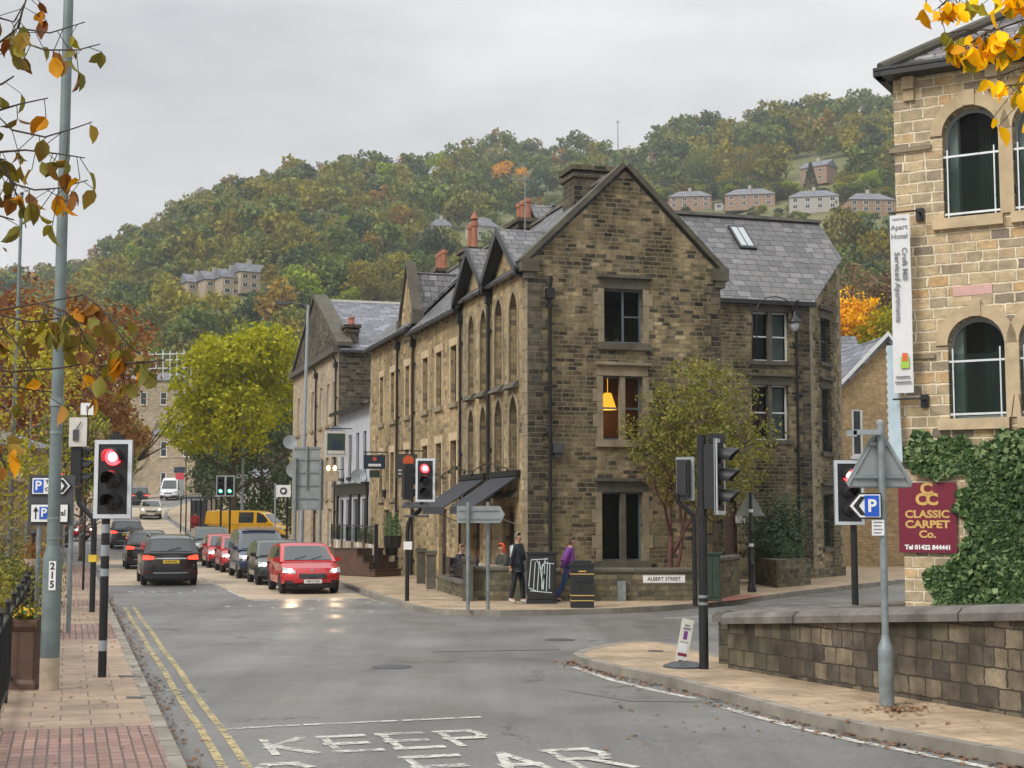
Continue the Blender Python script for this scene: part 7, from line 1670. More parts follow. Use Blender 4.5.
# overhead near branches: an autumn cherry at the left, a golden tree at the right, trunks outside the frame
def leafspray(name, P, D, size, mat, t, seed):
    g = np.random.default_rng(seed); vs = []; fs = []; prof = [(0,0),(.25,.30),(.55,.36),(.8,.2),(1,0)]
    for p, d in zip(P, D):
        s = size*(.7+.55*g.random()); d = Vector(d).normalized(); sd = d.cross(Vector((g.normal(), g.normal(), g.normal()))).normalized(); n = d.cross(sd); o = len(vs); curl = .25+.5*g.random(); 
        for k, (l, w) in enumerate(prof):
            c = Vector(p)+d*l*s-n*curl*l*l*s*.6; vs += [tuple(c+sd*w*s*.9+n*.13*s*(w > 0)), tuple(c), tuple(c-sd*w*s*.9+n*.13*s*(w > 0))]
        for k in range(4): a = o+3*k; fs += [[a,a+1,a+4,a+3],[a+1,a+2,a+5,a+4]]
    off = Vector(WL[t.name]); me = bpy.data.meshes.new(name); me.from_pydata([tuple(Vector(v)-off) for v in vs], [], fs); me.materials.append(MATS[mat]); me.polygons.foreach_set('use_smooth', [True]*len(fs)); o = bpy.data.objects.new(name, me); COL.objects.link(o); o.parent = t; return o
def near_tree(name, label, base, crown, twigs, size, sets, seed):
    t = thing(name, label, 'tree', base); mb = MB(); B = Vector(base); C_ = Vector(crown); mb.tube([B, B+Vector((0,0,1.2)), C_], [.16,.13,.09], 10)
    tw = MB(); g = np.random.default_rng(seed); LP = {m: ([], []) for m in set(sets)}
    for line, dens in twigs:
        pts = [py_at(*q) for q in line]; rr = [.012-.009*i/(len(pts)) for i in range(len(pts))]; (mb.tube([C_]+pts[:1], [.03, .011], 6) if not -25 < line[0][0] < 1050 else None); tw.tube(pts, [r*.55 for r in rr], 6)
        for i in range(len(pts)-1):
            L = (pts[i+1]-pts[i]).length; n = max(1, int(L*dens*.8))
            for k in range(n):
                p = pts[i].lerp(pts[i+1], g.random()); e = p+Vector((g.normal()*.05, g.normal()*.05, -.02-abs(g.normal())*.05)); tw.tube([p, e], .002, 4); mm = sets[g.integers(0, len(sets))]
                for q in range(1+g.integers(0, 2)): LP[mm][0].append(e); LP[mm][1].append((g.normal()*.45, g.normal()*.45, -.9+g.normal()*.35))
    mb.build('trunk', 'bark', t, smooth=True); tw.build('branch', 'bark', t, smooth=True)
    for i, m in enumerate(LP):
        if LP[m][0]: leafspray('leaves', LP[m][0], LP[m][1], size, m, t, seed+i)
    return t
Yn = 6.5; RS = .55
L_ = [([(-70,90,Yn),(0,42,Yn),(18,28,Yn),(50,33,Yn),(85,22,Yn)], 26), ([(-70,80,Yn),(0,50,Yn),(22,42,Yn),(45,50,Yn),(78,50,Yn),(100,44,Yn)], 26), ([(-60,30,Yn),(0,18,Yn),(14,22,Yn),(24,4,Yn)], 30), ([(18,28,Yn),(22,12,Yn),(30,-12,Yn)], 34), ([(-60,140,Yn),(0,110,Yn),(20,104,Yn),(48,98,Yn)], 3), ([(-60,150,Yn),(0,118,Yn),(12,130,Yn),(45,137,Yn),(75,128,Yn),(92,122,Yn)], 30), ([(-50,160,Yn),(0,152,Yn),(25,150,Yn),(60,154,Yn),(85,158,Yn)], 38), ([(-40,175,Yn),(0,168,Yn),(14,184,Yn),(35,190,Yn),(60,188,Yn),(88,180,Yn)], 44), ([(-40,150,Yn),(4,160,Yn),(12,185,Yn),(22,205,Yn),(26,228,Yn)], 22), ([(-30,92,Yn),(2,84,Yn),(14,76,Yn)], 30), ([(-30,215,Yn),(0,216,Yn),(14,220,Yn)], 4),
      ([(-60,300,Yn),(0,310,Yn),(40,303,Yn),(84,295,Yn)], 12), ([(84,295,Yn),(98,305,Yn),(112,320,Yn),(122,338,Yn),(136,352,Yn)], 70), ([(-40,318,Yn),(0,315,Yn),(30,322,Yn),(60,318,Yn),(75,325,Yn)], 22), ([(40,303,Yn),(66,312,Yn),(80,328,Yn),(88,345,Yn)], 50), ([(-40,360,Yn),(10,372,Yn),(60,368,Yn),(92,362,Yn),(98,348,Yn)], 5), ([(98,366,Yn),(140,362,Yn),(165,360,Yn)], 40), ([(-30,332,Yn),(4,328,Yn),(22,350,Yn),(38,382,Yn)], 22), ([(-30,420,Yn),(-5,440,Yn),(6,470,Yn)], 40), ([(-20,385,Yn),(20,388,Yn),(52,392,Yn)], 18)]
near_tree('autumn_cherry_tree', 'overhanging autumn twigs with red, brown and olive leaves at the upper left', (-4.6,6.6,0), (-4.2,6.6,4.2), L_, .088, ['leaf_spray_mixed','leaf_spray_mixed','leaf_spray_mixed','leaf_red','leaf_yellowolive','leaf_olive','leaf_rust','leaf_orange'], 5)
Yr = 7.5
R_ = [([(1090,-30,Yr),(1000,-20,Yr),(960,-8,Yr),(925,-2,Yr)], 30), ([(960,-12,Yr),(945,2,Yr),(938,8,Yr)], 55), ([(1090,20,Yr),(1024,20,Yr),(995,30,Yr),(965,30,Yr),(945,34,Yr)], 55), ([(995,28,Yr),(975,40,Yr),(962,48,Yr)], 60), ([(1090,40,Yr),(1024,38,Yr),(1000,40,Yr),(985,34,Yr)], 40), ([(1090,60,Yr),(1040,62,Yr),(1015,70,Yr),(1000,76,Yr)], 60), ([(1060,80,Yr),(1024,84,Yr),(1005,86,Yr)], 55), ([(1070,-20,Yr),(1020,-8,Yr),(990,-5,Yr)], 30), ([(1060,100,Yr),(1030,98,Yr),(1018,104,Yr)], 50)]
R_ = [(l, d*1.35) for l, d in R_]
near_tree('golden_autumn_tree', 'overhanging golden yellow leaves at the upper right in front of the mill roof', (5.6,7.6,0), (5.0,7.6,5.2), R_, .10, ['leaf_spray_gold','leaf_spray_gold','leaf_spray_gold','leaf_orange','leaf_yellowolive'], 9)
# ------------------------------------------------------------------ vehicles
def vehicle(name, label, cat, loc, yaw, L, W, H, paint, prof, cab, wb=(.20,.79), wr=.31, lights='front', plate='plate_white', group=None, tum=.17, rails=False, panel=False, spare=False, dirt=False, glassq=None, rim='rim', lit=True, roofbox=False):
    """front at -y. prof: (t, z) lower body top line front->back; cab: (t, z) glasshouse line front->back; t in 0..1 of the length"""
    t = thing(name, label, cat, loc, yaw, group); h = W/2
    Y = lambda q: (q-.5)*L
    def loopify():                         # lower body side outline with wheel arches
        pts = []; zb = .2*H*.75+.06; ar = wr*1.17
        pts.append((Y(0)+.04, zb+.05))
        for q in wb:
            c = Y(q); n = 9
            for i in range(n+1):
                a = math.pi*i/n; zz = wr+ar*math.sin(a)*1.0
                pts.append((c-ar*math.cos(a), max(zb, zz) if 0 < i < n else zb))
        pts.append((Y(1)-.04, zb+.05))
        for q, z in reversed(prof): pts.append((Y(q), z))
        return pts
    lp = loopify(); zmid = .5*prof[len(prof)//2][1]; m = len(lp)
    sl = [(-1,.035,.0),(-.965,.008,0),(-.86,0,0),(-.6,0,0),(-.3,0,0),(0,0,0),(.3,0,0),(.6,0,0),(.86,0,0),(.965,.008,0),(1,.035,0)]
    def P(x, y, z, ins=0.0, top=True):
        tt = abs(x); ye = y; k = abs(y)/(L/2)
        if k > .72: ye = y-math.copysign(((k-.72)/.28)*tt**3*.16*L*.16*4, y)*.55
        zz = z-(.045*tt**4 if z > zmid else 0)+ins*(.6 if z < zmid*.6 else -.5)
        wx = h*x*(1-.05*max(0, (zmid-z)/zmid))*(1-.055*max(0, (k-.75)/.25))*(1-.035*max(0, (z-zmid)/zmid))
        return Vector((wx, ye-math.copysign(ins*.7, y)*(1 if k > .9 else 0), zz))
    mb = MB(); vs = []; fs = []
    for x, ins, _ in sl: vs += [P(x, y, z, ins) for y, z in lp]
    for i in range(len(sl)-1):
        for k in range(m): k2 = (k+1) % m; fs.append([i*m+k, (i+1)*m+k, (i+1)*m+k2, i*m+k2])
    tri = tessellate_polygon([[Vector((y, z, 0)) for y, z in lp]])
    for T in tri:
        a, b, c = (Vector((*lp[i], 0)) for i in T); ccw = (b-a).cross(c-a).z > 0; T = list(T) if ccw else [T[0], T[2], T[1]]
        fs.append(T[::-1]); fs.append([q+(len(sl)-1)*m for q in T])
    # glasshouse shell (pillars and roof)
    zb0 = min(z for q, z in cab)-.03; z1 = max(z for q, z in cab)
    def C(x, q, z, out=0.0):
        s = 1-tum*max(0, (z-zb0)/(z1-zb0)); zz = z-(.03*abs(x)**3 if z > zb0+.1 else 0)+out; return Vector(((h*.965*s+out)*x, Y(q), zz))
    off = len(vs); cl = [(cab[0][0], zb0)]+list(cab)+[(cab[-1][0], zb0)]; mc = len(cl); xs = [-1,-.93,-.7,-.35,0,.35,.7,.93,1]
    for x in xs: vs += [C(x, q, z-(.02 if abs(x) == 1 and z > zb0+.1 else 0)) for q, z in cl]
    for i in range(len(xs)-1):
        for k in range(mc-1): fs.append([off+i*mc+k, off+i*mc+k+1, off+(i+1)*mc+k+1, off+(i+1)*mc+k])
    fs.append([off+k for k in range(mc)][::-1]); fs.append([off+(len(xs)-1)*mc+k for k in range(mc)])
    mb.add(vs, fs); body = mb.build('body', paint, t, smooth=32, world=False)
    # glass: windscreen, rear window, side windows
    def gl(nm, q0, z0, q1, z1_, mat='car_glass', w=.86):
        mb = MB(); vs = []; n = 6; o = .012; dy = -.012 if q0 < .5 and q1 > q0 and nm == 'windscreen' else .012
        for i in range(n+1):
            x = -w+2*w*i/n; a = C(x, q0, z0, .006); b = C(x*.98, q1, z1_, .006); a.y += dy; b.y += dy; a.z += .008; b.z += .008; vs += [a, b]
        mb.add(vs, [[2*i, 2*i+2, 2*i+3, 2*i+1] if nm == 'windscreen' else [2*i+1, 2*i+3, 2*i+2, 2*i] for i in range(n)]); return mb.build(nm, mat, t, smooth=True, world=False)
    (qa, za), (qb, zb_) = cab[0], cab[1]; l_ = lambda a, b, k: a+(b-a)*k
    gl('windscreen', l_(qa,qb,.06), l_(za,zb_,.06), l_(qa,qb,.90), l_(za,zb_,.90))
    (qc, zc), (qd, zd) = cab[-1], cab[-2]
    if not panel: gl('rear_window', l_(qc,qd,.12), l_(zc,zd,.12), l_(qc,qd,.86), l_(zc,zd,.86), w=.8)
    def roofz(q):
        for (a, b), (c, d) in zip(cab, cab[1:]):
            if a <= q <= c: return b+(d-b)*(q-a)/(c-a+1e-9)
        return z1
    wins = glassq or [(qa+.05, (qa+qd)/2-.005+.02), ((qa+qd)/2+.03, qd-.005)]
    for s_ in (-1, 1):
        for i, (q0, q1) in enumerate(wins):
            zb1 = zb0+.075; pts = [(q0, zb1)]; n = 5
            for k in range(n+1): q = q0+(q1-q0)*k/n; pts.append((q, max(zb1+.01, min(roofz(q)-.07, z1-.10))))
            pts.append((q1, zb1)); mb = MB(); V = [C(s_, q, z) + Vector((s_*.006, 0, 0)) for q, z in pts]; mb.poly(V if s_ < 0 else V[::-1]); mb.build('side_window', 'car_glass', t, world=False)
    # wheels
    for q in wb:
        for s_ in (-1, 1):
            c = Vector((s_*(h-.115), Y(q), wr)); mb = MB(); mb.lathe([(wr*.62,-.1),(wr*.93,-.1),(wr,-.07),(wr,.07),(wr*.93,.1),(wr*.62,.1)], c, 22, axis=(s_,0,0)); w = mb.build('wheel', 'tyre', t, smooth=35, world=False)
            mb = MB(); mb.lathe([(.0,.075),(wr*.18,.085),(wr*.2,.06),(wr*.5,.06),(wr*.64,.095),(wr*.66,.095),(wr*.66,.05)], c, 20, axis=(s_,0,0))
            for k in range(5):
                a = k*1.2566; mb.obox(c+Vector((s_*.075,0,0))+Vector((0,math.cos(a+.2),math.sin(a+.2)))*wr*.1, (s_*.018,0,0), Vector((0,math.cos(a),math.sin(a)))*wr*.5, Vector((0,-math.sin(a),math.cos(a)))*wr*.14)
            mb.build('rim', rim, w, smooth=35, world=False)
    mb = MB(); mb.box(-h*.82, Y(.06), .17, h*.82, Y(.94), .34); mb.build('underbody', 'plastic_black', t, world=False)
    def sy(x, z, front):                        # where the body's skin is at a height, front or back
        pr = prof if front else list(reversed(prof)); q = pr[0][0]
        for (q0, z0), (q1, z1_) in zip(pr, pr[1:]):
            if z0 <= z <= z1_ or z < z0: q = q0+(q1-q0)*max(0, (z-z0))/(z1_-z0+1e-9); break
        return P(x, Y(q), z).y
    def patch(x0, x1, f0, f1, mat, nm, front, out=.012, parent=None, both=True, n=5):   # a shaped panel laid on the skin; f0/f1: (z at x0, z at x1)
        res = []
        for s_ in ((-1, 1) if both else (1,)):
            mb = MB(); vs = []
            for i in range(n+1):
                k = i/n; x = x0+(x1-x0)*k; za = f0[0]+(f0[1]-f0[0])*k; zb2 = f1[0]+(f1[1]-f1[0])*k
                for z in (za, (za+zb2)/2, zb2): vs.append(Vector((P(s_*x, 0, z).x, sy(s_*x, z, front)+(-out if front else out), z)))
            sg = (s_ > 0) == front; fs = []
            for i in range(n):
                for j in range(2): a_ = 3*i+j; fq = [a_, a_+3, a_+4, a_+1]; fs.append(fq if sg else fq[::-1])
            mb.add(vs, fs); res.append(mb.build(nm, mat, parent or t, smooth=True, world=False))
        return res
    zl = prof[1][1]+.06
    if lights == 'front':
        hs_ = patch(.58, .985, (zl-.05, zl-.03), (zl+.035, zl+.13), 'glass_pale', 'headlight', True)
        for s_, hd in zip((-1, 1), hs_):
            x = .76; yy = sy(s_*x, zl+.02, True)-.02; mb = MB(); mb.lathe([(0,0),(.062,0),(.05,.014),(0,.02)], (s_*x*h*.97, yy, zl+.02), 14, axis=(0,-1,0)); mb.build('lamp', 'headlamp' if lit else 'chrome', hd, smooth=40, world=False)
        patch(.66, .93, (.30, .33), (.40, .41), 'plastic_black', 'fog_lamp', True)
        patch(-.46, .46, (zl-.20, zl-.20), (zl-.06, zl-.06), 'plastic_black', 'grille', True, both=False, n=8)
        mb = MB(); yg = sy(0, zl-.1, True)-.02
        for k in range(3): mb.box(-h*.42, yg, zl-.18+.05*k, h*.42, yg+.006, zl-.17+.05*k)
        mb.build('grille_bar', 'galv', t, world=False)
        patch(-.5, .5, (.22, .22), (.30, .30), 'plastic_black', 'lower_intake', True, both=False, n=8)
        mb = MB(); mb.lathe([(.0,0),(.045,0),(.04,.01),(0,.012)], (0, sy(0, zl+.03, True)-.01, zl+.03), 12, axis=(0,-1,0)); mb.build('badge', 'chrome', t, world=False)
        yp = sy(0, .38, True)-.035; mb = MB(); mb.box(-.26, yp, .325, .26, yp+.02, .435); pl = mb.build('number_plate', plate, t, world=False); lettering_local(pl, label, yp-.002, .38, (1,0,0))
        patch(.84, .99, (zl+.02, zl), (zl+.22, zl+.2), 'tail_dark', 'tail_light', False)
        mb = MB()
        for x in (-.45, .12): A_ = C(x, l_(qa,qb,.09), l_(za,zb_,.09), .03); B_ = C(x+.4, l_(qa,qb,.26), l_(za,zb_,.26), .03); mb.tube([A_+Vector((0,-.02,0)), B_+Vector((0,-.02,0))], .008, 4)
        mb.build('wiper', 'plastic_black', t, world=False)
    else:
        patch(.60, .99, (zl+.10, zl+.08), (zl+.19, zl+.27), 'brake_lamp', 'tail_light', False)
        patch(.68, .95, (.40, .42), (.46, .47), 'tail_dark', 'rear_reflector', False)
        yp = sy(0, zl+.02, False)+.03; mb = MB(); mb.box(-.26, yp-.02, zl-.03, .26, yp, zl+.08); pl = mb.build('number_plate', plate, t, world=False); lettering_local(pl, label, yp+.002, zl+.025, (-1,0,0))
        patch(-.56, .56, (zl+.11, zl+.11), (zl+.15, zl+.15), 'chrome', 'chrome_strip', False, both=False, n=8)
        patch(-.97, .97, (.24, .24), (.44, .44), 'plastic_black', 'rear_bumper', False, both=False, n=12, out=.03); patch(-.62, .62, (.40, .40), (.45, .45), 'galv', 'bumper_trim', False, both=False, n=8, out=.045)
        patch(.6, .97, (zl-.02, zl), (zl+.05, zl+.1), 'glass_pale', 'headlight', True)
        mb = MB(); mb.tube([C(.1,l_(qc,qd,.15),l_(zc,zd,.15),.03)+Vector((0,.03,0)), C(-.35,l_(qc,qd,.32),l_(zc,zd,.32),.03)+Vector((0,.03,0))], .01, 4); mb.build('wiper', 'plastic_black', t, world=False)
        if spare: mb = MB(); mb.lathe([(.0,.0),(.34,.0),(.36,.05),(.34,.2),(0,.22)], (0,L/2,H*.56), 20, axis=(0,1,0)); mb.build('spare_wheel', 'tyre', t, smooth=35, world=False)
    for s_ in (-1, 1):
        mb = MB(); c = C(s_, qa+.055, zb0+.12); mb.cbox((c.x+s_*.11, c.y-.02, c.z), .17, .09, .12); mb.tube([c, c+Vector((s_*.06,0,-.02))], .02, 5); o = mb.build('wing_mirror', paint if not panel else 'plastic_black', t, smooth=40, world=False)
        if rails:
            mb = MB(); mb.tube([C(s_*.86, qb+.02, z1, .0), C(s_*.86, qb+.05, z1, .05), C(s_*.86, qd-.06, z1-.02, .05), C(s_*.86, qd-.03, z1-.03, 0)], .018, 6); mb.build('roof_rail', 'galv', t, smooth=True, world=False)
        mb = MB(); y0, y1 = Y(qa+.09), Y((qa+qd)/2); zz = prof[len(prof)//2][1]
        for yy in (Y(wb[0])+wr*1.35, Y((qa+qd)/2+.02)): k = P(s_, yy, .5); mb.box(min(s_*h*.99, s_*(h*.99+.004)), yy, .3, max(s_*h*.99, s_*(h*.99+.004)), yy+.012, zz-.12)
        mb.build('door_seam', 'plastic_black', t, world=False)
    if roofbox: mb = MB(); mb.box(-h*.7,Y(.36),H+.0,h*.7,Y(.44),H+.07); mb.box(-h*.7,Y(.66),H,h*.7,Y(.7),H+.05); mb.build('roof_bar', 'wood_pale', t, world=False)
    return t
PLN = [0]
def lettering_local(pl, label, y, z, right):
    s = ['AB12 CDE','EX57 KLM','YK08 RTN','YJ13 HVO','MW61 LKF','YD66 UNZ','NA05 SPG','YG10 TXC','FE14 WBD','KP09 JRA'][PLN[0] % 10]; PLN[0] += 1
    me = textmesh(s, .085, 1.0, .001); r = Vector(right); u = Vector((0,0,1)); n = r.cross(u); M = Matrix(((r.x,u.x,n.x),(r.y,u.y,n.y),(r.z,u.z,n.z))).to_4x4()
    me.transform(Matrix.Translation((0, y, z)) @ M); me.materials.clear(); me.materials.append(MATS['text_black']); o = bpy.data.objects.new('lettering', me); COL.objects.link(o); o.parent = pl
HATCH = dict(prof=[(0,.40),(.006,.60),(.035,.76),(.12,.86),(.25,.94),(.6,.96),(.93,.97),(.985,.9),(1,.6),(.995,.42)], cab=[(.235,.93),(.42,1.41),(.50,1.46),(.62,1.47),(.82,1.43),(.90,1.34),(.975,.97)])
SUVP = dict(prof=[(0,.45),(.006,.7),(.04,.86),(.13,.96),(.27,1.03),(.6,1.06),(.93,1.06),(.985,1.02),(1,.7),(.995,.45)], cab=[(.25,1.03),(.40,1.56),(.48,1.64),(.64,1.66),(.86,1.60),(.91,1.54),(.985,1.06)])
MPVP = dict(prof=[(0,.45),(.006,.7),(.04,.85),(.11,.98),(.2,1.05),(.6,1.08),(.93,1.08),(.99,1.02),(1,.7),(.995,.45)], cab=[(.16,1.04),(.34,1.66),(.44,1.76),(.6,1.78),(.9,1.76),(.96,1.68),(.99,1.08)])
VANP = dict(prof=[(0,.45),(.006,.75),(.03,.95),(.1,1.06),(.17,1.12),(.6,1.14),(.97,1.14),(1,1.1),(1,.7),(.998,.45)], cab=[(.13,1.1),(.25,1.78),(.32,1.92),(.45,1.95),(.94,1.95),(.985,1.9),(.998,1.14)])
yawU = UA                                                       # heading along the street
def on_lane(a, b, dz=.0): p = AB(a, b); return Vector((p.x, p.y, p.z+dz))
FQ = 'queue of oncoming cars at the stop line'
def lane_car(a, b, **k):
    L = k['L']; sl_ = math.atan2(Ha(a+2)-Ha(a-2), 4); o = vehicle(loc=on_lane(a, b), yaw=k.pop('yaw', yawU+k.pop('dyaw', 0)), **k); return o
lane_car(44.3, 6.88, name='hatchback_car', label='bright red hatchback at the head of the oncoming queue, headlights on', cat='car', L=3.97, W=1.74, H=1.47, paint='car_red', **HATCH, group=FQ)
for s_ in (-1, 1):                                       # its dipped headlamps throw light on the road ahead
    hl = bpy.data.lights.new('headlamp_beam', 'SPOT'); hl.energy = 34; hl.color = (1,.66,.36); hl.spot_size = R(50); hl.spot_blend = 1; hl.shadow_soft_size = .06; ho = bpy.data.objects.new('headlamp_beam', hl); COL.objects.link(ho)
    ho.location = AB(44.3-2.12, 6.88+s_*.64, dz=.68); ho.rotation_euler = (-U-Vector((0,0,.14))).to_track_quat('-Z', 'Y').to_euler()
lane_car(49.8, 6.85, name='hatchback_car', label='dark green small hatchback second in the oncoming queue', cat='car', L=3.8, W=1.70, H=1.42, paint='car_green', **HATCH, group=FQ)
lane_car(55.2, 6.85, name='mpv_car', label='tall dark blue people carrier with a roof bar, third in the oncoming queue', cat='car', L=4.3, W=1.8, H=1.78, paint='car_blue', **MPVP, group=FQ, roofbox=True)
lane_car(60.8, 6.8, name='hatchback_car', label='red car mostly hidden behind the blue people carrier', cat='car', L=3.9, W=1.72, H=1.46, paint='car_red_dark', **HATCH, group=FQ)
lane_car(66.2, 6.75, name='hatchback_car', label='darker red hatchback behind the hidden red car, fifth in the oncoming queue', cat='car', L=4.0, W=1.74, H=1.46, paint='car_red_dark', **HATCH, group=FQ)
lane_car(72.6, 6.75, name='suv_car', label='black car at the tail of the oncoming queue, without lights', cat='car', L=4.3, W=1.8, H=1.62, paint='car_black', **SUVP, group=FQ, lit=False)
b_ = gp(168, 586); av = b_.dot(U)
LQ = 'cars driving away on the left lane'
yawA = UA+math.pi
lane_car(av+2.3, 3.28, name='suv_car', label='dark brown estate SUV nearest on the left lane, brake lights on, yellow plate', cat='car', L=4.65, W=1.83, H=1.69, paint='car_brown', **SUVP, lights='rear', plate='plate_yellow', rails=True, group=LQ, yaw=yawA)

lane_car(65.8, 3.3, name='suv_car', label='black compact SUV second on the left lane, brake lights on', cat='car', L=4.2, W=1.79, H=1.60, paint='car_black', **SUVP, lights='rear', plate='plate_yellow', group=LQ, yaw=yawA)
lane_car(87.0, 3.25, name='suv_car', label='dark blue car furthest of the three braking on the left lane', cat='car', L=4.4, W=1.8, H=1.66, paint='car_darkblue', **SUVP, lights='rear', plate='plate_yellow', group=LQ, yaw=yawA)
p = at_Y(152, 126); vehicle(name='suv_car', label='champagne coloured SUV coming down the hill with bright headlights', cat='car', loc=p, yaw=UA-R(2), L=4.4, W=1.85, H=1.72, paint='car_champagne', **SUVP)
p = at_Y(173, 165); vehicle(name='van', label='white panel van parked at the top of the street', cat='van', loc=p, yaw=UA-R(14), L=5.2, W=2.0, H=2.5, paint='van_white', prof=VANP['prof'], cab=[(q, z*1.26 if z > 1.3 else z) for q, z in VANP['cab']], panel=True, glassq=[(.2,.32)], wr=.34, lit=False)
p = at_Y(141, 152); vehicle(name='jeep', label='dark off road vehicle with a spare wheel on its back, left of the white van', cat='car', loc=p, yaw=yawA-R(4), L=4.1, W=1.8, H=1.85, paint='car_black', prof=SUVP['prof'], cab=[(q, z*1.12 if z > 1.2 else z) for q, z in SUVP['cab']], lights='rear', spare=True, tum=.08)
p = at_Y(132, 153); vehicle(name='hatchback_car', label='small silver white car left of the off road vehicle', cat='car', loc=p, yaw=UA, L=3.9, W=1.72, H=1.5, paint='van_white', **HATCH)
p = at_Y(250, 94)+Vector((0,0,.02)); vehicle(name='van', label='bright yellow van side on behind the queue of cars', cat='van', loc=p, yaw=R(78), L=5.3, W=1.95, H=1.95, paint='van_yellow', **VANP, panel=False, glassq=[(.19,.33),(.37,.56)], wr=.33, tum=.1, rim='rim_dark', lit=False)
p = at_Y(66, 93); vehicle(name='small_car', label='bright red low car crossing at the left beyond the signals', cat='car', loc=p, yaw=R(62), L=3.7, W=1.68, H=1.36, paint='car_red', **HATCH)
# ------------------------------------------------------------------ people
def skin_mesh(verts, edges, radii, sub=2, root=0):
    me = bpy.data.meshes.new('body'); me.from_pydata(verts, edges, []); o = bpy.data.objects.new('body', me); COL.objects.link(o)
    md = o.modifiers.new('skin', 'SKIN'); md.use_smooth_shade = True
    for i, r in enumerate(radii): v = me.skin_vertices[0].data[i]; v.radius = (r, r) if not isinstance(r, tuple) else r; v.use_root = (i == root)
    s = o.modifiers.new('sub', 'SUBSURF'); s.levels = sub; s.render_levels = sub
    dg = bpy.context.evaluated_depsgraph_get(); m2 = bpy.data.meshes.new_from_object(o.evaluated_get(dg)); bpy.data.objects.remove(o); return m2
def person(label, loc, yaw, joints, H=1.72, jacket='cloth_navy', trousers='cloth_black', hair='hair_grey', shoes='shoe_dark', hairlen=.0, long_coat=False, extras=None, cat='person'):
    """joints in a frame where the person faces -y, heights as fractions already in metres"""
    t = thing('person', label, cat, loc, yaw); J = {k: Vector(v) for k, v in joints.items()}; s = H/1.75
    for k in J: J[k] = J[k]*s
    def build(name, mat, names, edges, rad, parent=t, root=0):
        idx = {n: i for i, n in enumerate(names)}; me = skin_mesh([tuple(J[n]) for n in names], [(idx[a], idx[b]) for a, b in edges], [(rad[n] if isinstance(rad[n], tuple) else rad[n])*1.0 if not isinstance(rad[n], tuple) else tuple(q*s for q in rad[n]) for n in names] if True else None, 2, root)
        me.materials.clear(); me.materials.append(MATS[mat]); me.polygons.foreach_set('use_smooth', [True]*len(me.polygons)); me.name = name; o = bpy.data.objects.new(name, me); COL.objects.link(o)
        if parent: o.parent = parent
        return o
    core = ['pelvis','waist','chest','neck0','neck','head','crown','shL','elL','wrL','pmL','shR','elR','wrR','pmR','hipL','knL','anL','toL','hipR','knR','anR','toR']
    E = [('pelvis','waist'),('waist','chest'),('chest','neck0'),('neck0','neck'),('neck','head'),('head','crown'),('chest','shL'),('shL','elL'),('elL','wrL'),('wrL','pmL'),('chest','shR'),('shR','elR'),('elR','wrR'),('wrR','pmR'),('pelvis','hipL'),('hipL','knL'),('knL','anL'),('anL','toL'),('pelvis','hipR'),('hipR','knR'),('knR','anR'),('anR','toR')]
    Rr = dict(pelvis=.13, waist=.12, chest=.145, neck0=.075, neck=.055, head=(.078,.095), crown=(.062,.078), shL=.06, elL=.042, wrL=.028, pmL=.032, shR=.06, elR=.042, wrR=.028, pmR=.032, hipL=.085, knL=.056, anL=.037, toL=.035, hipR=.085, knR=.056, anR=.037, toR=.035)
    body = build('body', 'skin', core, E, Rr)
    # face: nose, eyes, mouth, ears; fingers: five per hand
    hd = (J['head']+J['crown'])/2; up = (J['crown']-J['neck']).normalized(); fw = Vector((0,-1,0)); fw = (fw-up*fw.dot(up)).normalized(); rt = fw.cross(up)
    fc = J['head']+up*.02; mb = MB()
    mb.prism([fc+fw*.088*s+up*.03, fc+fw*.088*s-up*.012-rt*.014, fc+fw*.088*s-up*.012+rt*.014], fw*.022); 
    for q in (-1, 1): mb.lathe([(.0,0),(.022,.0),(.026,.01),(.0,.014)], fc+rt*q*.079*s+up*.005, 8, axis=tuple(rt*q))
    for side in 'LR':
        pm = J['pm'+side]; d = (pm-J['wr'+side]).normalized(); a = fw if abs(d.dot(fw)) < .8 else rt; b = d.cross(a).normalized(); a = b.cross(d)
        for k in range(4): o = pm+a*(.024-.016*k)*s; L = (.05,.06,.056,.045)[k]*s; mb.tube([o, o+d*L*.75+b*.004, o+d*L*1.3-b*.015], [.009*s,.008*s,.006*s], 6)
        mb.tube([pm-d*.03+a*.028*s, pm+a*.045*s+d*.012, pm+a*.04*s+d*.04], [.010*s,.009*s,.007*s], 6)
    mb.build('features', 'skin', body, smooth=True, world=False); mb = MB()
    for q in (-1, 1): mb.lathe([(.0,0),(.009,.0),(.0,.005)], fc+fw*.086*s+rt*q*.03*s+up*.03, 8, axis=tuple(fw))
    mb.obox(fc+fw*.084*s-rt*.022-up*.04, rt*.044, fw*.008, up*.007); mb.build('eyes_and_mouth', 'hair_dark', body, world=False)
    # clothes
    j = ['pelvis','waist','chest','neck0','shL','elL','wrL','shR','elR','wrR']; Rj = dict(pelvis=.155 if long_coat else .14, waist=.14, chest=.165, neck0=.08, shL=.078, elL=.06, wrL=.045, shR=.078, elR=.06, wrR=.045)
    J['hem'] = J['pelvis']-Vector((0,0,.2 if long_coat else .09)); j.append('hem'); Rj['hem'] = .175 if long_coat else .158
    Rj['pelvis'] = .165; Rj['waist'] = .155
    build('jacket', jacket, j, [e for e in E if e[0] in j and e[1] in j]+[('pelvis','hem')], Rj)
    k = ['pelvis','hipL','knL','anL','hipR','knR','anR']; build('trousers', trousers, k, [e for e in E if e[0] in k and e[1] in k], dict(pelvis=.135, hipL=.098, knL=.072, anL=.058, hipR=.098, knR=.072, anR=.058))
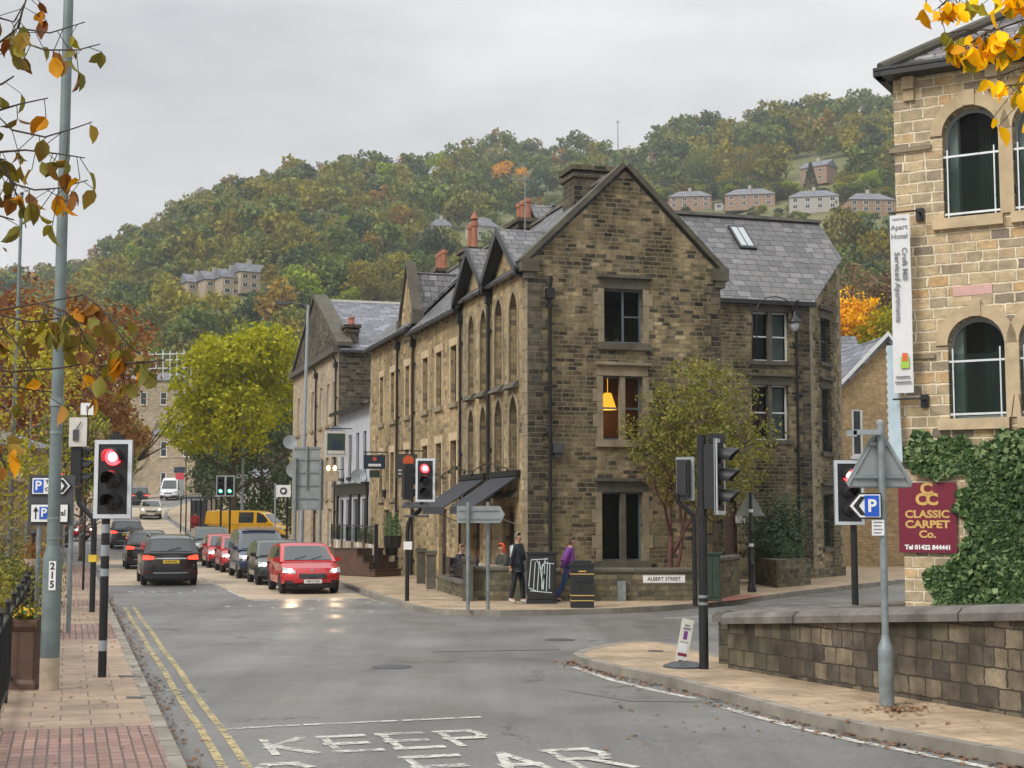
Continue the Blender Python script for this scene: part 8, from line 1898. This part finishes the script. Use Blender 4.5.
    for sd in 'LR':
        a, b = J['an'+sd], J['to'+sd]; J['_a'] = a+Vector((0,0,-.03)); J['_b'] = (a+b)/2+Vector((0,0,-.025)); J['_c'] = b; J['_h'] = a-(b-a)*.35+Vector((0,0,-.05)); build('shoe', shoes, ['_h','_a','_b','_c'], [('_h','_a'),('_a','_b'),('_b','_c')], dict(_h=.042,_a=.048,_b=.043,_c=.038))
    mb = MB(); g = np.random.default_rng(3); n = 18; vs = []; fs = []
    c = J['head']*.45+J['crown']*.55
    for i in range(9):
        th = math.pi*.60*i/8
        for q in range(n):
            ph = 2*math.pi*q/n; d = up*math.cos(th)*.128+(rt*math.cos(ph)*.094+(-fw)*math.sin(ph)*.112)*math.sin(th); 
            if math.sin(ph) < -.02 and th > math.pi*.27: d = up*.098+(rt*math.cos(ph)*.088+(-fw)*math.sin(ph)*.098)*.8
            if math.sin(ph) > -.1 and i > 6: d = d-up*hairlen*(i-6)
            vs.append(c+d*s*(1+.025*math.sin(ph*7+i)))
    for i in range(8):
        for q in range(n): q2 = (q+1) % n; fs.append([i*n+q, (i+1)*n+q, (i+1)*n+q2, i*n+q2])
    mb.add(vs, fs); mb.build('hair', hair, t, smooth=True, world=False)
    if extras: extras(t, J, s)
    return t
def stand(stride=.0, lean=0.0, armL=(.0,0), armR=(0,0), wide=.09):
    a = stride
    return dict(pelvis=(0,0,.95), waist=(0,-lean*.2,1.12), chest=(0,-lean*.5,1.34), neck0=(0,-lean*.7,1.49), neck=(0,-lean*.8-.01,1.54), head=(0,-lean-.025,1.63), crown=(0,-lean-.02,1.71),
        shL=(.19,-lean*.6,1.43), elL=(.24,-lean*.5+armL[0]*.5,1.16), wrL=(.23,-lean*.4+armL[0],.93+armL[1]), pmL=(.23,-lean*.4+armL[0]*1.15-.01,.85+armL[1]), shR=(-.19,-lean*.6,1.43), elR=(-.24,-lean*.5+armR[0]*.5,1.16), wrR=(-.23,-lean*.4+armR[0],.93+armR[1]), pmR=(-.23,-lean*.4+armR[0]*1.15-.01,.85+armR[1]),
        hipL=(wide,0,.9), knL=(wide+.01,-a*.62-.02,.5), anL=(wide+.01,-a*.9,.09), toL=(wide+.03,-a*.9-.17,.035), hipR=(-wide,0,.9), knR=(-wide-.01,a*.25,.5), anR=(-wide-.01,a*.95,.11), toR=(-wide-.03,a*.95-.16,.035))
def stripes(t, J, s):
    for q in (-1, 1):
        a = J['shL'] if q > 0 else J['shR']; e = J['elL'] if q > 0 else J['elR']; mb = MB(); mb.tube([a+Vector((q*.065,0,.02)), e+Vector((q*.055,0,0))], .022, 6); mb.build('jacket_stripe', 'cloth_white', t, smooth=True, world=False)
    mb = MB(); mb.prism([J['chest']+Vector((-.13,.10,.1)), J['chest']+Vector((-.02,.135,.1)), J['waist']+Vector((-.03,.13,-.02)), J['waist']+Vector((-.13,.10,-.02))], (0,.04,0)); mb.build('jacket_panel', 'cloth_white', t, world=False)
b = gp(517, 603, PH); person('grey haired man in navy and white jacket walking past the low wall', b, R(62), stand(.13, .02, (-.12,.04), (.08,.0)), 1.72, 'cloth_navy', 'cloth_black', 'hair_grey', 'shoe_pale', extras=stripes)
b = gp(567, 602, PH); person('person in a purple coat and blue jeans striding right behind the litter bin', b, R(78), stand(.30, .14, (-.05,.02), (.14,.0)), 1.60, 'cloth_purple', 'cloth_jeans', 'hair_brown', 'shoe_dark', .04, True)
def seated(sc=.0):
    return dict(pelvis=(0,0,.55), waist=(0,0,.72), chest=(0,-.03,.95), neck0=(0,-.05,1.09), neck=(0,-.06,1.14), head=(0,-.08,1.23), crown=(0,-.08,1.31), shL=(.19,-.04,1.03), elL=(.25,-.12,.79), wrL=(.15,-.34,.80), pmL=(.10,-.41,.81), shR=(-.19,-.04,1.03), elR=(-.25,-.12,.79), wrR=(-.15,-.34,.80), pmR=(-.10,-.41,.81),
        hipL=(.1,-.05,.52), knL=(.12,-.46,.53), anL=(.12,-.5,.09), toL=(.13,-.66,.035), hipR=(-.1,-.05,.52), knR=(-.12,-.46,.53), anR=(-.12,-.5,.09), toR=(-.13,-.66,.035))
def cafe_chair(loc, yaw, label):
    t = thing('cafe_chair', label, 'chair', loc, yaw, 'chairs of the cafe terrace'); m = MB(); m.box(-.21,-.2,.43,.21,.22,.465); m.build('seat', 'wood_brown', t, world=False); m = MB(); m.box(-.2,.2,.7,.2,.23,.92); m.box(-.2,.2,.5,.2,.22,.56); m.build('backrest', 'wood_brown', t, world=False)
    for x in (-.19,.16):
        for y, h in ((-.19,.43),(.19,.9)): m = MB(); m.box(x,y,0,x+.03,y+.03,h); m.build('leg', 'black_paint', t, world=False)
p1 = py_at(504, 590, 39.4); p1.z = PH+.05; cafe_chair(p1, R(-60), 'cafe chair under the person in the orange hat'); person('seated person with bright orange head covering behind the low wall', p1, R(-60), seated(), 1.72, 'cloth_green', 'cloth_black', 'hair_orange', 'shoe_dark', .05)
p2 = py_at(459, 590, 41.0); p2.z = PH+.05; cafe_chair(p2, R(70), 'cafe chair under the person seated left of the sign posts'); person('seated person in a dark jacket left of the direction sign posts', p2, R(70), seated(), 1.66, 'cloth_navy', 'cloth_black', 'hair_tan', 'shoe_dark', .0)
for i, (px, Y) in enumerate(((490, 39.0), (473, 40.4))):
    q = py_at(px, 590, Y); q.z = PH+.05; t = thing('cafe_table', ['nearer', 'farther'][i]+' small round pale cafe table behind the low wall', 'table', q, 0, 'tables of the cafe terrace'); m = MB(); m.lathe([(.34,.74),(.36,.75),(.36,.78),(.0,.785)], (0,0,0), 20); m.build('tabletop', 'offwhite' if i else 'wood_pale', t, world=False); m = MB(); m.lathe([(.2,0),(.2,.02),(.03,.05),(.025,.74)], (0,0,0), 12); m.build('pedestal', 'black_paint', t, world=False)
def pack(t, J, s):
    m = MB(); m.cbox(J['chest']+Vector((0,.19,-.08)), .32, .16, .46); m.build('backpack', 'cloth_red', t, world=False)
b = at_Y(196.5, 93)+Vector((0,0,PH)); person('person in dark clothes carrying a red backpack by the bus shelter', b, R(190), stand(.12, .0), 1.75, 'cloth_red', 'cloth_black', 'hair_dark', 'shoe_dark', extras=pack)
# ------------------------------------------------------------------ camera, light, air
cam = bpy.data.cameras.new('camera'); co = bpy.data.objects.new('camera', cam); COL.objects.link(co); S.camera = co
cam.sensor_width = 36; cam.lens = F/1024*36; cam.clip_start = .1; cam.clip_end = 6000
co.location = (0,0,CZ); co.rotation_euler = (math.pi/2+TH, 0, 0)
W = bpy.data.worlds.new('World'); S.world = W; W.use_nodes = True; nt = W.node_tree; bg = nt.nodes['Background']
SE, SR = R(40), R(228)
sky = nd(nt, 'ShaderNodeTexSky', sky_type='NISHITA'); sky.sun_disc = False; sky.sun_elevation = SE; sky.sun_rotation = SR; sky.air_density = 1.5; sky.dust_density = 4
gc = nd(nt, 'ShaderNodeTexCoord').outputs['Generated']
sz = nd(nt, 'ShaderNodeSeparateXYZ'); lk(nt, gc, sz.inputs[0])
mp = nd(nt, 'ShaderNodeMapping'); lk(nt, gc, mp.inputs[0]); mp.inputs['Scale'].default_value = (1, 1, 3.2); mp.inputs['Location'].default_value = (.3,0,.15)
cl = noise(nt, mp.outputs[0], 2.6, 7, .55)
cloud = ramp(nt, cl.outputs['Fac'], [(.36, (5.6,5.8,6.0)), (.50, (7.2,7.3,7.4)), (.64, (9.0,8.95,8.85))])
grad = ramp(nt, sz.outputs[2], [(0.0, .76), (.12, .84), (.30, .86), (.6, 1.35), (1.0, 2.2)])
cloud = mixc(nt, 1.0, cloud, grad, 'MULTIPLY')
lk(nt, mixc(nt, .94, sky.outputs[0], cloud), bg.inputs[0]); bg.inputs[1].default_value = .085
sl = bpy.data.lights.new('sun', 'SUN'); sl.energy = 1.5; sl.angle = R(18); sl.color = (1,.96,.9)
so = bpy.data.objects.new('sun', sl); COL.objects.link(so)
sd = Vector((math.sin(SR)*math.cos(SE), math.cos(SR)*math.cos(SE), math.sin(SE)))
so.rotation_euler = (-sd).to_track_quat('-Z', 'Y').to_euler()
if HAZE:
    mb = MB(); mb.box(-1500, -60, -8, 1500, 1300, 330)
    o = mb.build('haze', 'black_paint'); o['kind'] = 'stuff'; tag(o, 'thin pale autumn haze filling the valley', 'haze', kind='stuff')
    m = bpy.data.materials.new('haze_air'); m.use_nodes = True; nt = m.node_tree; nt.nodes.clear()
    out = nt.nodes.new('ShaderNodeOutputMaterial'); pv = nt.nodes.new('ShaderNodeVolumePrincipled'); pv.inputs['Density'].default_value = .0003; pv.inputs['Color'].default_value = (.86,.90,.95,1); pv.inputs['Anisotropy'].default_value = .2
    nt.links.new(pv.outputs[0], out.inputs['Volume']); o.data.materials.clear(); o.data.materials.append(m)
S.view_settings.view_transform = 'Standard'; S.view_settings.look = 'None'; S.view_settings.exposure = .52; S.view_settings.gamma = 1; S.view_settings.use_curve_mapping = False
S.render.engine = 'CYCLES'; S.cycles.max_bounces = 6; S.cycles.transparent_max_bounces = 12; S.cycles.volume_bounces = 0
